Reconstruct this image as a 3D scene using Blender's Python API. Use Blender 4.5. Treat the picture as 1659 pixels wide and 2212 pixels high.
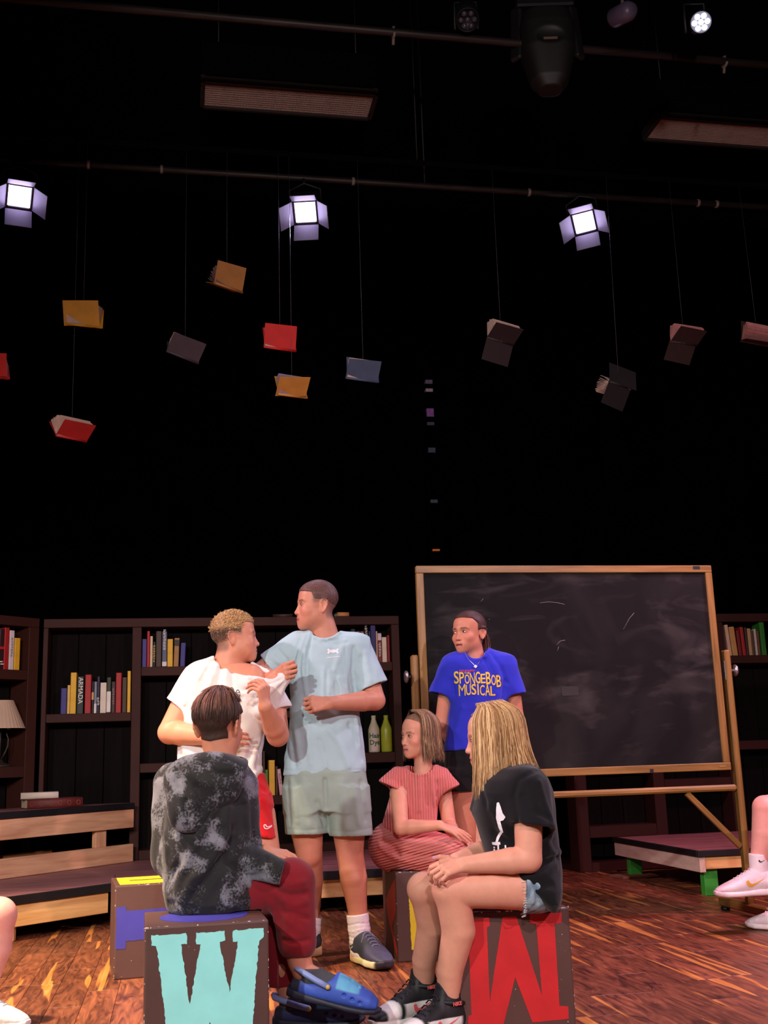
import bpy, bmesh, math, random
import numpy as np
from mathutils import Vector, Matrix, Euler
from mathutils.bvhtree import BVHTree

random.seed(7)
rng = np.random.default_rng(7)
scene = bpy.context.scene
for o in list(bpy.data.objects):
    bpy.data.objects.remove(o)
COL = scene.collection

# ------------------------------------------------------------------ camera
FPX = 2400.0; CAMH = 0.895; PITCH = math.atan(529 / 2400); ROLL = 0.033
PSI = math.atan(0.19)                       # the stage is turned this much to the camera
V_F = np.array([0, math.cos(PITCH), math.sin(PITCH)])
_R = np.array([1.0, 0, 0]); _U = np.array([0, -math.sin(PITCH), math.cos(PITCH)])
V_R = _R * math.cos(ROLL) - _U * math.sin(ROLL)
V_U = _U * math.cos(ROLL) + _R * math.sin(ROLL)
CAM = np.array([0, 0, CAMH])
cam_d = bpy.data.cameras.new('camera'); cam = bpy.data.objects.new('camera', cam_d); COL.objects.link(cam)
cam_d.sensor_fit = 'VERTICAL'; cam_d.sensor_height = 36.0; cam_d.lens = FPX * 36.0 / 2212
cam_d.clip_start = 0.05; cam_d.clip_end = 60
cam.matrix_world = Matrix(((V_R[0], V_U[0], -V_F[0], 0), (V_R[1], V_U[1], -V_F[1], 0), (V_R[2], V_U[2], -V_F[2], CAMH), (0, 0, 0, 1)))
scene.camera = cam

# ------------------------------------------------------------------ world, stage lamps, exposure
wd = bpy.data.worlds.new('world'); scene.world = wd; wd.use_nodes = True
wd.node_tree.nodes['Background'].inputs[0].default_value = (0.55, 0.5, 0.6, 1)
wd.node_tree.nodes['Background'].inputs[1].default_value = 0.004
scene.view_settings.view_transform = 'Standard'; scene.view_settings.look = 'None'
scene.view_settings.gamma = 1.0; scene.view_settings.use_curve_mapping = False
scene.view_settings.exposure = 0.0

def room(a, b, z=0.0):
    c, s = math.cos(PSI), math.sin(PSI)
    return Vector((a * c - b * s, a * s + b * c, z))

def spot(name, loc, target, energy, col, size=0.25, angle=50, blend=0.5):
    l = bpy.data.lights.new(name, 'SPOT'); l.energy = energy; l.color = col
    l.shadow_soft_size = size; l.spot_size = math.radians(angle); l.spot_blend = blend
    o = bpy.data.objects.new(name, l); COL.objects.link(o)
    loc = Vector(loc); o.location = loc
    o.rotation_euler = (Vector(target) - loc).to_track_quat('-Z', 'Y').to_euler()
    return o
# front-of-house lanterns (behind and above the photographer), the overhead wash and added fill lamps
spot('front_light_amber', (-2.7, -1.0, 3.1), (-0.4, 5.4, 0.7), 820, (1.0, 0.95, 0.92), 0.07, 66, 1.0)
spot('added_fill_centre', (0.25, -1.6, 3.2), (-0.1, 5.4, 0.6), 420, (1.0, 0.93, 0.93), 0.07, 58, 1.0)  # added fill lamp, brightens the legs between the seated figures
spot('front_light_pink', (3.3, -0.6, 3.5), (0.9, 5.6, 0.7), 760, (1.0, 0.64, 0.72), 0.07, 66, 1.0)
spot('side_light_rose', (-3.9, 4.0, 3.9), (-0.5, 5.1, 1.0), 620, (1.0, 0.64, 0.72), 0.10, 60, 0.7)
spot('side_light_lilac', (3.9, 5.6, 4.2), (0.2, 5.2, 1.0), 430, (0.84, 0.72, 1.0), 0.10, 60, 0.7)
spot('top_light_amber', (-2.6, 3.2, 4.4), (-1.75, 4.7, 0.0), 2500, (1.0, 0.76, 0.44), 0.12, 44, 0.8)
spot('added_fill_left', (-1.2, -1.2, 3.1), (-2.3, 7.4, 0.8), 760, (1.0, 0.66, 0.60), 0.07, 30, 0.8)  # added lamp, lifts the pine riser and left platform
spot('added_uplight', (0.4, -2.0, 1.7), (1.3, 6.9, 5.3), 520, (1.0, 0.86, 0.84), 0.1, 44, 0.6)  # invented uplight, brightens the ceiling vents and flying books
spot('top_light_magenta', (2.6, 4.2, 4.5), (2.4, 5.8, 0.0), 680, (1.0, 0.36, 0.52), 0.12, 80, 0.8)

# ------------------------------------------------------------------ helpers
def ray(x, y): return V_F + (x - 829.5) / FPX * V_R + (1106 - y) / FPX * V_U
def P(x, y, D):
    d = ray(x, y); return CAM + d * (D / d[1])
def PZ(x, y, z):
    d = ray(x, y); return CAM + d * ((z - CAMH) / d[2])
def PR(x, y, yr):
    d = ray(x, y); c, s = math.cos(PSI), math.sin(PSI); return CAM + d * (yr / (-d[0] * s + d[1] * c))
def to_room(q):
    c, s = math.cos(PSI), math.sin(PSI); return (q[0] * c + q[1] * s, -q[0] * s + q[1] * c, q[2])
def proj(q):
    v = np.asarray(q) - CAM; w = v @ V_F; return 829.5 + FPX * (v @ V_R) / w, 1106 - FPX * (v @ V_U) / w

def lin(c):
    f = lambda v: v / 12.92 if v <= 0.04045 else ((v + 0.055) / 1.055) ** 2.4
    return tuple(f(v / 255.0) for v in c[:3]) + (1.0,)

def WM(o):
    return o.matrix_basis.copy() if o.parent is None else WM(o.parent) @ o.matrix_parent_inverse @ o.matrix_basis
def setp(o, parent):
    o.parent = parent; o.matrix_parent_inverse = WM(parent).inverted()
def tag(o, label=None, cat=None, group=None, kind=None):
    if label: o['label'] = label
    if cat: o['category'] = cat
    if group: o['group'] = group
    if kind: o['kind'] = kind
    return o
def empty(name, loc, rz=0.0):
    o = bpy.data.objects.new(name, None); COL.objects.link(o); o.location = loc; o.rotation_euler = (0, 0, rz)
    o.empty_display_size = 0.1
    return o
def link(name, me, m=None, parent=None, mw=None):
    o = bpy.data.objects.new(name, me); COL.objects.link(o)
    if mw is not None: o.matrix_basis = mw
    if m is not None and len(me.materials) == 0: me.materials.append(m)
    if parent is not None: setp(o, parent)
    return o
def mesh_pd(name, V, Fc, smooth=False):
    me = bpy.data.meshes.new(name); me.from_pydata([tuple(map(float, v)) for v in V], [], [tuple(map(int, f)) for f in Fc]); me.update()
    if smooth: me.shade_smooth()
    return me
def bm_mesh(name, bm, smooth=False):
    bmesh.ops.recalc_face_normals(bm, faces=bm.faces[:])
    me = bpy.data.meshes.new(name); bm.to_mesh(me); bm.free()
    if smooth: me.shade_smooth()
    return me
def box_mesh(name, sx, sy, sz, bev=0.003, seg=1):
    bm = bmesh.new(); bmesh.ops.create_cube(bm, size=1.0)
    for v in bm.verts: v.co = Vector((v.co.x * sx, v.co.y * sy, v.co.z * sz))
    if bev > 0: bmesh.ops.bevel(bm, geom=bm.edges[:], offset=min(bev, 0.3 * min(sx, sy, sz)), segments=seg, affect='EDGES', profile=0.6)
    return bm_mesh(name, bm)
def frame(center, rz=PSI, rx=0.0, ry=0.0):
    return Matrix.Translation(Vector(center)) @ Euler((rx, ry, rz)).to_matrix().to_4x4()
def rbox(name, xr, yr, zr, m, parent=None, bev=0.003, rx=0, ry=0, rz=0.0):
    """box given by its room extents"""
    me = box_mesh(name, xr[1] - xr[0], yr[1] - yr[0], zr[1] - zr[0], bev)
    c = room((xr[0] + xr[1]) / 2, (yr[0] + yr[1]) / 2, (zr[0] + zr[1]) / 2)
    return link(name, me, m, parent, frame(c, PSI + rz, rx, ry))
def bar(name, a, b, w, h, m, parent=None, bev=0.003, up=(0, 0, 1)):
    """rectangular bar from a to b (local X along it)"""
    a, b = Vector(a), Vector(b); d = b - a
    x = d.normalized(); upv = Vector(up); y = upv.cross(x)
    if y.length < 1e-4: y = Vector((0, 1, 0)).cross(x)
    y.normalize(); z = x.cross(y)
    mw = Matrix((x, y, z)).transposed().to_4x4(); mw.translation = (a + b) / 2
    return link(name, box_mesh(name, d.length, w, h, bev), m, parent, mw)
def tube_arrays(pts, rad, n=8, cap=True):
    """pts (k,3), rad scalar or (k,) -> verts, faces"""
    pts = np.asarray(pts, float); k = len(pts); rad = np.broadcast_to(np.asarray(rad, float), (k,))
    t = np.gradient(pts, axis=0); t /= (np.linalg.norm(t, axis=1, keepdims=True) + 1e-9)
    ref = np.array([0.0, 0, 1]) if abs(t[0][2]) < 0.9 else np.array([1.0, 0, 0])
    V = []; u = np.cross(t[0], ref); u /= np.linalg.norm(u)
    for i in range(k):
        u = u - t[i] * (u @ t[i]); u /= (np.linalg.norm(u) + 1e-9); w = np.cross(t[i], u)
        for j in range(n):
            a = 2 * math.pi * j / n; V.append(pts[i] + rad[i] * (math.cos(a) * u + math.sin(a) * w))
    Fc = [(i * n + j, i * n + (j + 1) % n, (i + 1) * n + (j + 1) % n, (i + 1) * n + j) for i in range(k - 1) for j in range(n)]
    if cap: Fc += [tuple(range(n))[::-1], tuple((k - 1) * n + j for j in range(n))]
    return V, Fc
def tube(name, pts, rad, m, parent=None, n=8):
    V, Fc = tube_arrays(pts, rad, n); return link(name, mesh_pd(name, V, Fc, True), m, parent)
def lathe(name, prof, m, parent=None, mw=None, n=24, smooth=True):
    V = []; Fc = []
    for r, z in prof:
        for j in range(n):
            a = 2 * math.pi * j / n; V.append((r * math.cos(a), r * math.sin(a), z))
    k = len(prof)
    for i in range(k - 1):
        for j in range(n): Fc.append((i * n + j, i * n + (j + 1) % n, (i + 1) * n + (j + 1) % n, (i + 1) * n + j))
    Fc += [tuple(range(n))[::-1], tuple((k - 1) * n + j for j in range(n))]
    return link(name, mesh_pd(name, V, Fc, smooth), m, parent, mw)
def prism_mesh(name, poly, th):
    """2-D polygon extruded along +Z by th"""
    bm = bmesh.new(); vs = [bm.verts.new((x, y, 0)) for x, y in poly]; f = bm.faces.new(vs)
    r = bmesh.ops.extrude_face_region(bm, geom=[f])
    for v in [g for g in r['geom'] if isinstance(g, bmesh.types.BMVert)]: v.co.z += th
    bmesh.ops.triangulate(bm, faces=[f for f in bm.faces if len(f.verts) > 4])
    return bm_mesh(name, bm)
_txt = {}
def text_mesh(name, s, size, th=0.001, bold=0.0, squeeze=1.0):
    cu = bpy.data.curves.new(name, 'FONT'); cu.body = s; cu.size = size; cu.extrude = th; cu.align_x = 'CENTER'; cu.align_y = 'CENTER'
    cu.offset = bold; cu.resolution_u = 3
    o = bpy.data.objects.new(name, cu); COL.objects.link(o)
    dg = bpy.context.evaluated_depsgraph_get(); me = bpy.data.meshes.new_from_object(o.evaluated_get(dg)); me.name = name
    bpy.data.objects.remove(o); bpy.data.curves.remove(cu)
    if squeeze != 1.0:
        for v in me.vertices: v.co.x *= squeeze
    return me

# ------------------------------------------------------------------ materials
MATS = {}
def nd(nt, t, **kw):
    n = nt.nodes.new(t)
    for k, v in kw.items():
        if k in n.inputs.keys(): n.inputs[k].default_value = v
        else: setattr(n, k, v)
    return n
def mat(name, col, rough=0.6, var=0.12, scale=8.0, bump=0.0, bscale=60.0, metal=0.0, spec=0.5, stretch=(1, 1, 1), sheen=0.0, emit=None, estr=0.0, attr=None, sss=0.0, trans=0.0, coat=0.0, det=4.0):
    if name in MATS: return MATS[name]
    m = bpy.data.materials.new(name); m.use_nodes = True; nt = m.node_tree; b = nt.nodes['Principled BSDF']
    c = lin(col)
    tc = nd(nt, 'ShaderNodeTexCoord'); mp = nd(nt, 'ShaderNodeMapping'); mp.inputs['Scale'].default_value = stretch
    nt.links.new(tc.outputs['Object'], mp.inputs['Vector'])
    nz = nd(nt, 'ShaderNodeTexNoise'); nz.inputs['Scale'].default_value = scale; nz.inputs['Detail'].default_value = det
    nt.links.new(mp.outputs[0], nz.inputs['Vector'])
    mr = nd(nt, 'ShaderNodeMapRange'); mr.inputs[1].default_value = 0.3; mr.inputs[2].default_value = 0.7
    mr.inputs[3].default_value = 1 - var; mr.inputs[4].default_value = 1 + var
    nt.links.new(nz.outputs[0], mr.inputs[0])
    mx = nd(nt, 'ShaderNodeMix', data_type='RGBA', blend_type='MULTIPLY'); mx.inputs[0].default_value = 1.0
    if attr:
        at = nd(nt, 'ShaderNodeAttribute', attribute_name=attr); nt.links.new(at.outputs['Color'], mx.inputs[6])
    else: mx.inputs[6].default_value = c
    nt.links.new(mr.outputs[0], mx.inputs[7]); nt.links.new(mx.outputs[2], b.inputs['Base Color'])
    b.inputs['Roughness'].default_value = rough; b.inputs['Metallic'].default_value = metal
    b.inputs['Specular IOR Level'].default_value = spec
    if sheen: b.inputs['Sheen Weight'].default_value = sheen
    if coat: b.inputs['Coat Weight'].default_value = coat
    if sss:
        b.inputs['Subsurface Weight'].default_value = sss; b.inputs['Subsurface Radius'].default_value = (0.02, 0.008, 0.004); b.inputs['Subsurface Scale'].default_value = 0.4
    if trans: b.inputs['Transmission Weight'].default_value = trans
    if bump:
        bn = nd(nt, 'ShaderNodeTexNoise'); bn.inputs['Scale'].default_value = bscale; bn.inputs['Detail'].default_value = 3
        nt.links.new(mp.outputs[0], bn.inputs['Vector'])
        bp = nd(nt, 'ShaderNodeBump'); bp.inputs['Strength'].default_value = bump; bp.inputs['Distance'].default_value = 0.004
        nt.links.new(bn.outputs[0], bp.inputs['Height']); nt.links.new(bp.outputs[0], b.inputs['Normal'])
    if emit:
        b.inputs['Emission Color'].default_value = lin(emit); b.inputs['Emission Strength'].default_value = estr
    MATS[name] = m; return m

def wood(name, dark, light, scale=3.0, stretch=(1, 14, 14), rough=0.5, knots=0.0):
    """grain along local X, random offset per object"""
    if name in MATS: return MATS[name]
    m = bpy.data.materials.new(name); m.use_nodes = True; nt = m.node_tree; b = nt.nodes['Principled BSDF']; L = nt.links.new
    tc = nd(nt, 'ShaderNodeTexCoord'); oi = nd(nt, 'ShaderNodeObjectInfo')
    ad = nd(nt, 'ShaderNodeVectorMath', operation='MULTIPLY_ADD'); ad.inputs[1].default_value = (37, 17, 23)
    L(oi.outputs['Random'], ad.inputs[0]); L(tc.outputs['Object'], ad.inputs[2])
    mp = nd(nt, 'ShaderNodeMapping'); mp.inputs['Scale'].default_value = stretch; L(ad.outputs[0], mp.inputs['Vector'])
    nz = nd(nt, 'ShaderNodeTexNoise'); nz.inputs['Scale'].default_value = scale; nz.inputs['Detail'].default_value = 5; nz.inputs['Distortion'].default_value = 0.6
    L(mp.outputs[0], nz.inputs['Vector'])
    cr = nd(nt, 'ShaderNodeValToRGB'); cr.color_ramp.elements[0].position = 0.32; cr.color_ramp.elements[0].color = lin(dark)
    cr.color_ramp.elements[1].position = 0.68; cr.color_ramp.elements[1].color = lin(light)
    L(nz.outputs[0], cr.inputs[0]); last = cr.outputs[0]
    if knots:
        vo = nd(nt, 'ShaderNodeTexVoronoi'); vo.inputs['Scale'].default_value = 3.2
        mp2 = nd(nt, 'ShaderNodeMapping'); mp2.inputs['Scale'].default_value = (1, 2.6, 2.6); L(ad.outputs[0], mp2.inputs['Vector']); L(mp2.outputs[0], vo.inputs['Vector'])
        k = nd(nt, 'ShaderNodeMapRange'); k.inputs[1].default_value = 0.02; k.inputs[2].default_value = 0.075; k.inputs[3].default_value = knots; k.inputs[4].default_value = 0.0
        L(vo.outputs['Distance'], k.inputs[0])
        mx = nd(nt, 'ShaderNodeMix', data_type='RGBA'); L(k.outputs[0], mx.inputs[0]); L(last, mx.inputs[6]); mx.inputs[7].default_value = lin((70, 40, 26)); last = mx.outputs[2]
    L(last, b.inputs['Base Color']); b.inputs['Roughness'].default_value = rough
    MATS[name] = m; return m
# ================================================================== THE SETTING
def plank_mat():
    m = bpy.data.materials.new('acacia_planks'); m.use_nodes = True; nt = m.node_tree; b = nt.nodes['Principled BSDF']; L = nt.links.new
    tc = nd(nt, 'ShaderNodeTexCoord'); oi = nd(nt, 'ShaderNodeObjectInfo')
    ad = nd(nt, 'ShaderNodeVectorMath', operation='MULTIPLY_ADD'); ad.inputs[1].default_value = (53, 29, 0)
    L(oi.outputs['Random'], ad.inputs[0]); L(tc.outputs['Object'], ad.inputs[2])
    def nz(scl, s, det=4, dist=0.0):
        mp = nd(nt, 'ShaderNodeMapping'); mp.inputs['Scale'].default_value = scl; L(ad.outputs[0], mp.inputs['Vector'])
        n = nd(nt, 'ShaderNodeTexNoise'); n.inputs['Scale'].default_value = s; n.inputs['Detail'].default_value = det; n.inputs['Distortion'].default_value = dist
        L(mp.outputs[0], n.inputs['Vector']); return n.outputs[0]
    g = nz((1.6, 9, 1), 2.2, 5, 2.2)
    cr = nd(nt, 'ShaderNodeValToRGB'); e = cr.color_ramp.elements
    e[0].position = 0.3; e[0].color = lin((72, 36, 29)); e[1].position = 0.72; e[1].color = lin((152, 90, 60))
    L(g, cr.inputs[0])
    ri = nd(nt, 'ShaderNodeMapRange'); ri.inputs[3].default_value = 0.75; ri.inputs[4].default_value = 1.2; L(oi.outputs['Random'], ri.inputs[0])
    mul = nd(nt, 'ShaderNodeMix', data_type='RGBA', blend_type='MULTIPLY'); mul.inputs[0].default_value = 1; L(cr.outputs[0], mul.inputs[6]); L(ri.outputs[0], mul.inputs[7])
    s = nz((0.55, 9.5, 1), 1.5, 2.0, 0.5)
    k = nd(nt, 'ShaderNodeMapRange'); k.inputs[1].default_value = 0.60; k.inputs[2].default_value = 0.625; L(s, k.inputs[0])
    mx = nd(nt, 'ShaderNodeMix', data_type='RGBA'); L(k.outputs[0], mx.inputs[0]); L(mul.outputs[2], mx.inputs[6])
    g2 = nz((1, 20, 1), 3, 3); cr2 = nd(nt, 'ShaderNodeValToRGB'); e = cr2.color_ramp.elements
    e[0].position = .3; e[0].color = lin((176, 108, 50)); e[1].position = .7; e[1].color = lin((214, 148, 78)); L(g2, cr2.inputs[0])
    L(cr2.outputs[0], mx.inputs[7])
    sp = nz((1, 1, 1), 38, 2); k2 = nd(nt, 'ShaderNodeMapRange'); k2.inputs[1].default_value = 0.765; k2.inputs[2].default_value = 0.79; L(sp, k2.inputs[0])
    mx2 = nd(nt, 'ShaderNodeMix', data_type='RGBA'); L(k2.outputs[0], mx2.inputs[0]); L(mx.outputs[2], mx2.inputs[6]); mx2.inputs[7].default_value = lin((205, 190, 178))
    L(mx2.outputs[2], b.inputs['Base Color'])
    rr = nd(nt, 'ShaderNodeMapRange'); rr.inputs[3].default_value = 0.34; rr.inputs[4].default_value = 0.5; L(g, rr.inputs[0]); L(rr.outputs[0], b.inputs['Roughness'])
    b.inputs['Specular IOR Level'].default_value = 0.4
    MATS['plank'] = m; return m
M_PLANK = plank_mat()
M_VELVET = mat('black_velvet', (2, 2, 3), 1.0, 0.2, 5, spec=0.02)
M_BLACKP = mat('flat_black_paint', (6, 6, 7), 0.95, 0.2, 6, spec=0.08)
M_BROWN = mat('brown_paint', (58, 29, 22), 0.65, 0.10, 5, bump=0.06, bscale=40, spec=.25)
M_BROWNBX = mat('brown_box_paint', (84, 56, 50), 0.55, 0.09, 6, bump=0.08, bscale=50)
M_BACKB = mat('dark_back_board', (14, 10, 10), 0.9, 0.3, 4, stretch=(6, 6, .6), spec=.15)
M_TOPPUR = mat('scuffed_platform_top', (150, 100, 102), 0.5, 0.28, 3.0, stretch=(1, 4, 1), det=8)
M_EDGE = mat('black_rubber_edging', (20, 20, 22), 0.5, 0.15, 9)
M_PINE = wood('pine_lumber', (206, 146, 108), (238, 186, 142), 2.5, (1, 10, 10), 0.55, 0.85)
M_PINEP = wood('pine_lumber_raw', (205, 150, 88), (236, 190, 124), 2.5, (1, 10, 10), 0.55, 0.85)
M_OAK = wood('oak_frame', (114, 84, 38), (150, 114, 58), 3.0, (1, 16, 16), 0.42)
M_GREEN = mat('green_paint', (52, 150, 50), 0.5, 0.08, 7)
M_STEEL = mat('brushed_metal', (176, 172, 176), 0.35, 0.1, 20, metal=0.9)
M_BLKMET = mat('black_metal', (18, 18, 20), 0.5, 0.12, 12)

# floor: every plank that shows is a piece
fl = rbox('floor', (-7, 9), (-2.5, 11), (-0.06, -0.006), M_PLANK, bev=0); fl['kind'] = 'structure'
PW = 0.125; lens = [0.82, 0.95, 1.08, 1.22]
pmesh = [box_mesh('plank', l - 0.0015, PW - 0.0015, 0.012, 0.0012) for l in lens]
for me in pmesh: me.materials.append(M_PLANK)
col_i = 0; xr = -1.6
npl = 0
while xr < 4.6:
    y = 2.9 - random.random() * 0.9
    while y < 8.4:
        i = random.randrange(4); l = lens[i]
        pts = [proj(room(xr + a, max(y + b, 2.6), 0)) for a in (0, PW) for b in (0, l / 2, l)]
        vis = any(-25 < p[0] < 1684 and 1840 < p[1] < 2235 for p in pts)
        under = (y > 6.9 and xr < 1.5) or (xr < -0.5 and y > 6.6 + (xr + .8)) or (y > 6.75 and xr > 3.2)
        if vis and not under:
            o = bpy.data.objects.new('plank', pmesh[i]); COL.objects.link(o)
            o.matrix_basis = frame(room(xr + PW / 2, y + l / 2, -0.006), PSI + math.pi / 2)
            setp(o, fl); npl += 1
        y += l
    xr += PW
print('planks', npl)

# black box room
def drape(name, a, b, z0, z1, folds, amp, m):
    """pleated curtain wall from room point a to b"""
    n = folds * 6; V = []; Fc = []
    a = Vector(a); b = Vector(b); d = (b - a); nrm = Vector((-d.y, d.x)).normalized()
    for i in range(n + 1):
        t = i / n; q = a + d * t + nrm * amp * (math.sin(t * folds * 2 * math.pi) + 0.4 * math.sin(t * folds * 5.1 + 1))
        for z in (z0, z1):
            w = room(q.x, q.y, z); V.append(tuple(w))
    for i in range(n): Fc.append((2 * i, 2 * i + 2, 2 * i + 3, 2 * i + 1))
    o = link(name, mesh_pd(name, V, Fc, True), m); o['kind'] = 'structure'
    sm = o.modifiers.new('solid', 'SOLIDIFY'); sm.thickness = 0.03
    return o
drape('wall_back', (-6.6, 10.2), (8.4, 10.2), 0.0, 6.4, 46, 0.06, M_VELVET)
w = rbox('wall_left', (-6.9, -6.7), (-2.5, 10.6), (0, 6.4), M_BLACKP, bev=0); w['kind'] = 'structure'
w = rbox('wall_right', (8.5, 8.7), (-2.5, 10.6), (0, 6.4), M_BLACKP, bev=0); w['kind'] = 'structure'
w = rbox('ceiling', (-6.9, 8.7), (-2.5, 10.6), (6.4, 6.5), M_BLACKP, bev=0); w['kind'] = 'structure'

# ------------------------------------------------------------------ platforms
def poly_top(name, pts, z0, z1, m, parent):
    me = prism_mesh(name, [(p[0], p[1]) for p in pts], z1 - z0)
    return link(name, me, m, parent, Matrix.Translation((0, 0, z0)) @ Matrix.Rotation(PSI, 4, 'Z'))
ZP = 0.235
# centre platform (straight)
t = empty('stage_platform', room(0.5, 7.6), PSI); tag(t, 'low brown-topped platform on pine boards under the long brown bookcase', 'platform')
poly_top('deck', [(-0.36, 6.93), (1.60, 6.93), (1.60, 9.0), (-0.9, 9.0), (-0.9, 8.0), (-0.36, 7.4)], ZP - 0.02, ZP, M_TOPPUR, t)
rbox('edging', (-0.36, 1.605), (6.91, 6.932), (ZP - 0.045, ZP + 0.002), M_EDGE, t)
rbox('fascia_board', (-0.36, 1.60), (6.925, 6.96), (ZP - 0.15, ZP - 0.046), M_PINEP, t)
for x in (-0.25, 0.75, 1.45): rbox('support_post', (x, x + 0.09), (6.97, 7.06), (0.0, ZP - 0.02), M_PINEP, t)
rbox('skirt', (-0.36, 1.60), (7.30, 7.32), (0.0, ZP - 0.03), M_BLACKP, t)
# left platform (angled)
A = Vector((-1.72, 5.74)); B = Vector((-0.365, 6.90)); dr = (B - A).normalized(); nr = Vector((-dr.y, dr.x))
def on(s, n, z): q = A + dr * s + nr * n; return room(q.x, q.y, z)
Ltot = (B - A).length
t = empty('stage_platform', on(0.8, 0.5, 0), PSI); tag(t, 'low angled platform with raw pine front board at the left edge', 'platform')
q1 = A; q2 = B; q3 = Vector((-0.365, 7.4)); q4 = Vector((-0.91, 8.0)); q5 = Vector((-0.91, 8.36)); q6 = Vector((-2.6, 7.4))
poly_top('deck', [q1, q2, q3, q4, q5, q6], ZP - 0.02, ZP, M_TOPPUR, t)
ez = (0, 0, 1)
bar('edging', on(0, -0.012, ZP - 0.022), on(Ltot, -0.012, ZP - 0.022), 0.022, 0.046, M_EDGE, t)
bar('fascia_board', on(0, 0.01, ZP - 0.103), on(Ltot - 0.02, 0.01, ZP - 0.103), 0.036, 0.112, M_PINEP, t)
for s in (0.12, 1.16): bar('support_post', on(s, 0.07, 0), on(s, 0.07, ZP - 0.02), 0.09, 0.04, M_PINEP, t)
bar('skirt', on(0.0, 0.45, 0.09), on(Ltot - 0.3, 0.45, 0.09), 0.02, 0.18, M_BLACKP, t)
bar('floor_cleat', on(0.0, 0.36, 0.03), on(Ltot - 0.3, 0.36, 0.03), 0.03, 0.06, M_BROWN, t)
# riser on the left platform
R0 = Vector((-1.60, 6.86)); R1 = Vector((-0.30, 8.33)); dd = (R1 - R0).normalized(); nn = Vector((-dd.y, dd.x)); RL = (R1 - R0).length
def ro(s, n, z): q = R0 + dd * s + nn * n; return room(q.x, q.y, z)
ZR = 0.635
t = empty('stage_riser', ro(0.9, 0.3, ZP), PSI); tag(t, 'raw pine framed riser with dark top holding two lying books', 'riser')
e0 = R1 + nn * 0.02
poly_top('deck', [R0, R1, (-0.36, 8.40), (-0.93, 8.40), (-1.10, 8.19), (-2.05, 7.25)], ZR - 0.018, ZR, M_TOPPUR, t)
bar('edging', ro(-0.0, -0.012, ZR - 0.02), ro(RL, -0.012, ZR - 0.02), 0.02, 0.042, M_EDGE, t)
bar('upper_rail', ro(-0.0, 0.005, ZR - 0.105), ro(RL, 0.005, ZR - 0.105), 0.038, 0.125, M_PINE, t)
bar('lower_rail', ro(-0.0, 0.005, ZP + 0.062), ro(RL, 0.005, ZP + 0.062), 0.038, 0.12, M_PINE, t)
for s in (RL - 0.29, 0.30): bar('upright', ro(s, 0.028, ZP + 0.12), ro(s, 0.028, ZR - 0.165), 0.038, 0.10, M_PINE, t, up=(dd.x * math.cos(PSI) - dd.y * math.sin(PSI), dd.x * math.sin(PSI) + dd.y * math.cos(PSI), 0))
bar('back_rail', ro(0.1, 0.32, ZP + 0.06), ro(RL - 0.45, 0.32, ZP + 0.06), 0.038, 0.11, M_PINEP, t)
bar('back_post', ro(1.02, 0.30, ZP), ro(1.02, 0.30, ZR - 0.02), 0.04, 0.10, M_BROWN, t, up=(dd.x, dd.y, 0))
# right platform on green legs
t = empty('stage_platform', room(3.8, 7.3), PSI); tag(t, 'low platform on short green legs behind the chalkboard easel', 'platform')
X0, X1, Y0, Y1, ZT = 3.155, 4.9, 6.64, 8.02, 0.268
rbox('deck', (X0, X1), (Y0, Y1), (ZT - 0.02, ZT), M_TOPPUR, t)
rbox('edging', (X0 - 0.012, X1), (Y0 - 0.012, Y0 + 0.01), (ZT - 0.034, ZT + 0.003), M_EDGE, t)
rbox('edging', (X0 - 0.012, X0 + 0.01), (Y0 + 0.011, Y1), (ZT - 0.034, ZT + 0.003), M_EDGE, t)
rbox('side_board', (X0, X0 + 0.038), (Y0, Y1), (ZT - 0.125, ZT - 0.035), mat('whitewashed_board', (206, 178, 160), 0.6, 0.15, 5, stretch=(6, 1, 6)), t)
rbox('front_board', (X0 + 0.04, X1), (Y0 + 0.006, Y0 + 0.044), (ZT - 0.108, ZT - 0.035), M_PINEP, t)
for (x, y) in ((X0 + 0.045, Y0 + 0.05), (X0 + 0.045, Y1 - 0.16), (X1 - 0.15, Y0 + 0.05), (X1 - 0.15, Y1 - 0.16)):
    rbox('leg', (x, x + 0.09), (y, y + 0.06), (0.0, ZT - 0.022), M_GREEN, t)
rbox('wooden_shim', (X0 - 0.08, X0 + 0.28), (Y1 - 0.24, Y1 - 0.06), (0.0, 0.02), mat('shim_wood', (120, 78, 58), 0.6), t, rz=0.2)

# ------------------------------------------------------------------ bookcases
def bookcase(label, xs, posts, shelves, y0, z0, z1, depth=0.2, rail=0.066, boards=True, top_over=None):
    """posts: list of (x0,x1); shelves: list of (bay index, ztop, thickness)"""
    t = empty('bookcase', room((xs[0] + xs[1]) / 2, y0 + depth / 2, z0), PSI); tag(t, label, 'bookcase')
    for i, (a, b) in enumerate(posts): rbox('post', (a, b), (y0, y0 + depth), (z0, z1 - rail - 0.001), M_BROWN, t)
    rbox('top_rail', xs, (y0 - 0.002, y0 + depth), (z1 - rail, z1), M_BROWN, t)
    for i in range(len(posts) - 1):
        a, b = posts[i][1], posts[i + 1][0]
        rbox('bottom_rail', (a + .001, b - .001), (y0 + 0.004, y0 + depth), (z0, z0 + 0.066), M_BROWN, t)
        for (k, zt, th) in shelves:
            if k == i: rbox('shelf', (a + .001, b - .001), (y0 + 0.003, y0 + depth), (zt - th, zt), M_BROWN, t)
        n = max(1, round((b - a) / 0.19)); wdt = (b - a) / n
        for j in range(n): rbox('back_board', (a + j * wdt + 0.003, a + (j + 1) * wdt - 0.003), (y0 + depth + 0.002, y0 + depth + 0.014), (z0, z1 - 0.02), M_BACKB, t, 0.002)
    return t
YC = 8.43
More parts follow.
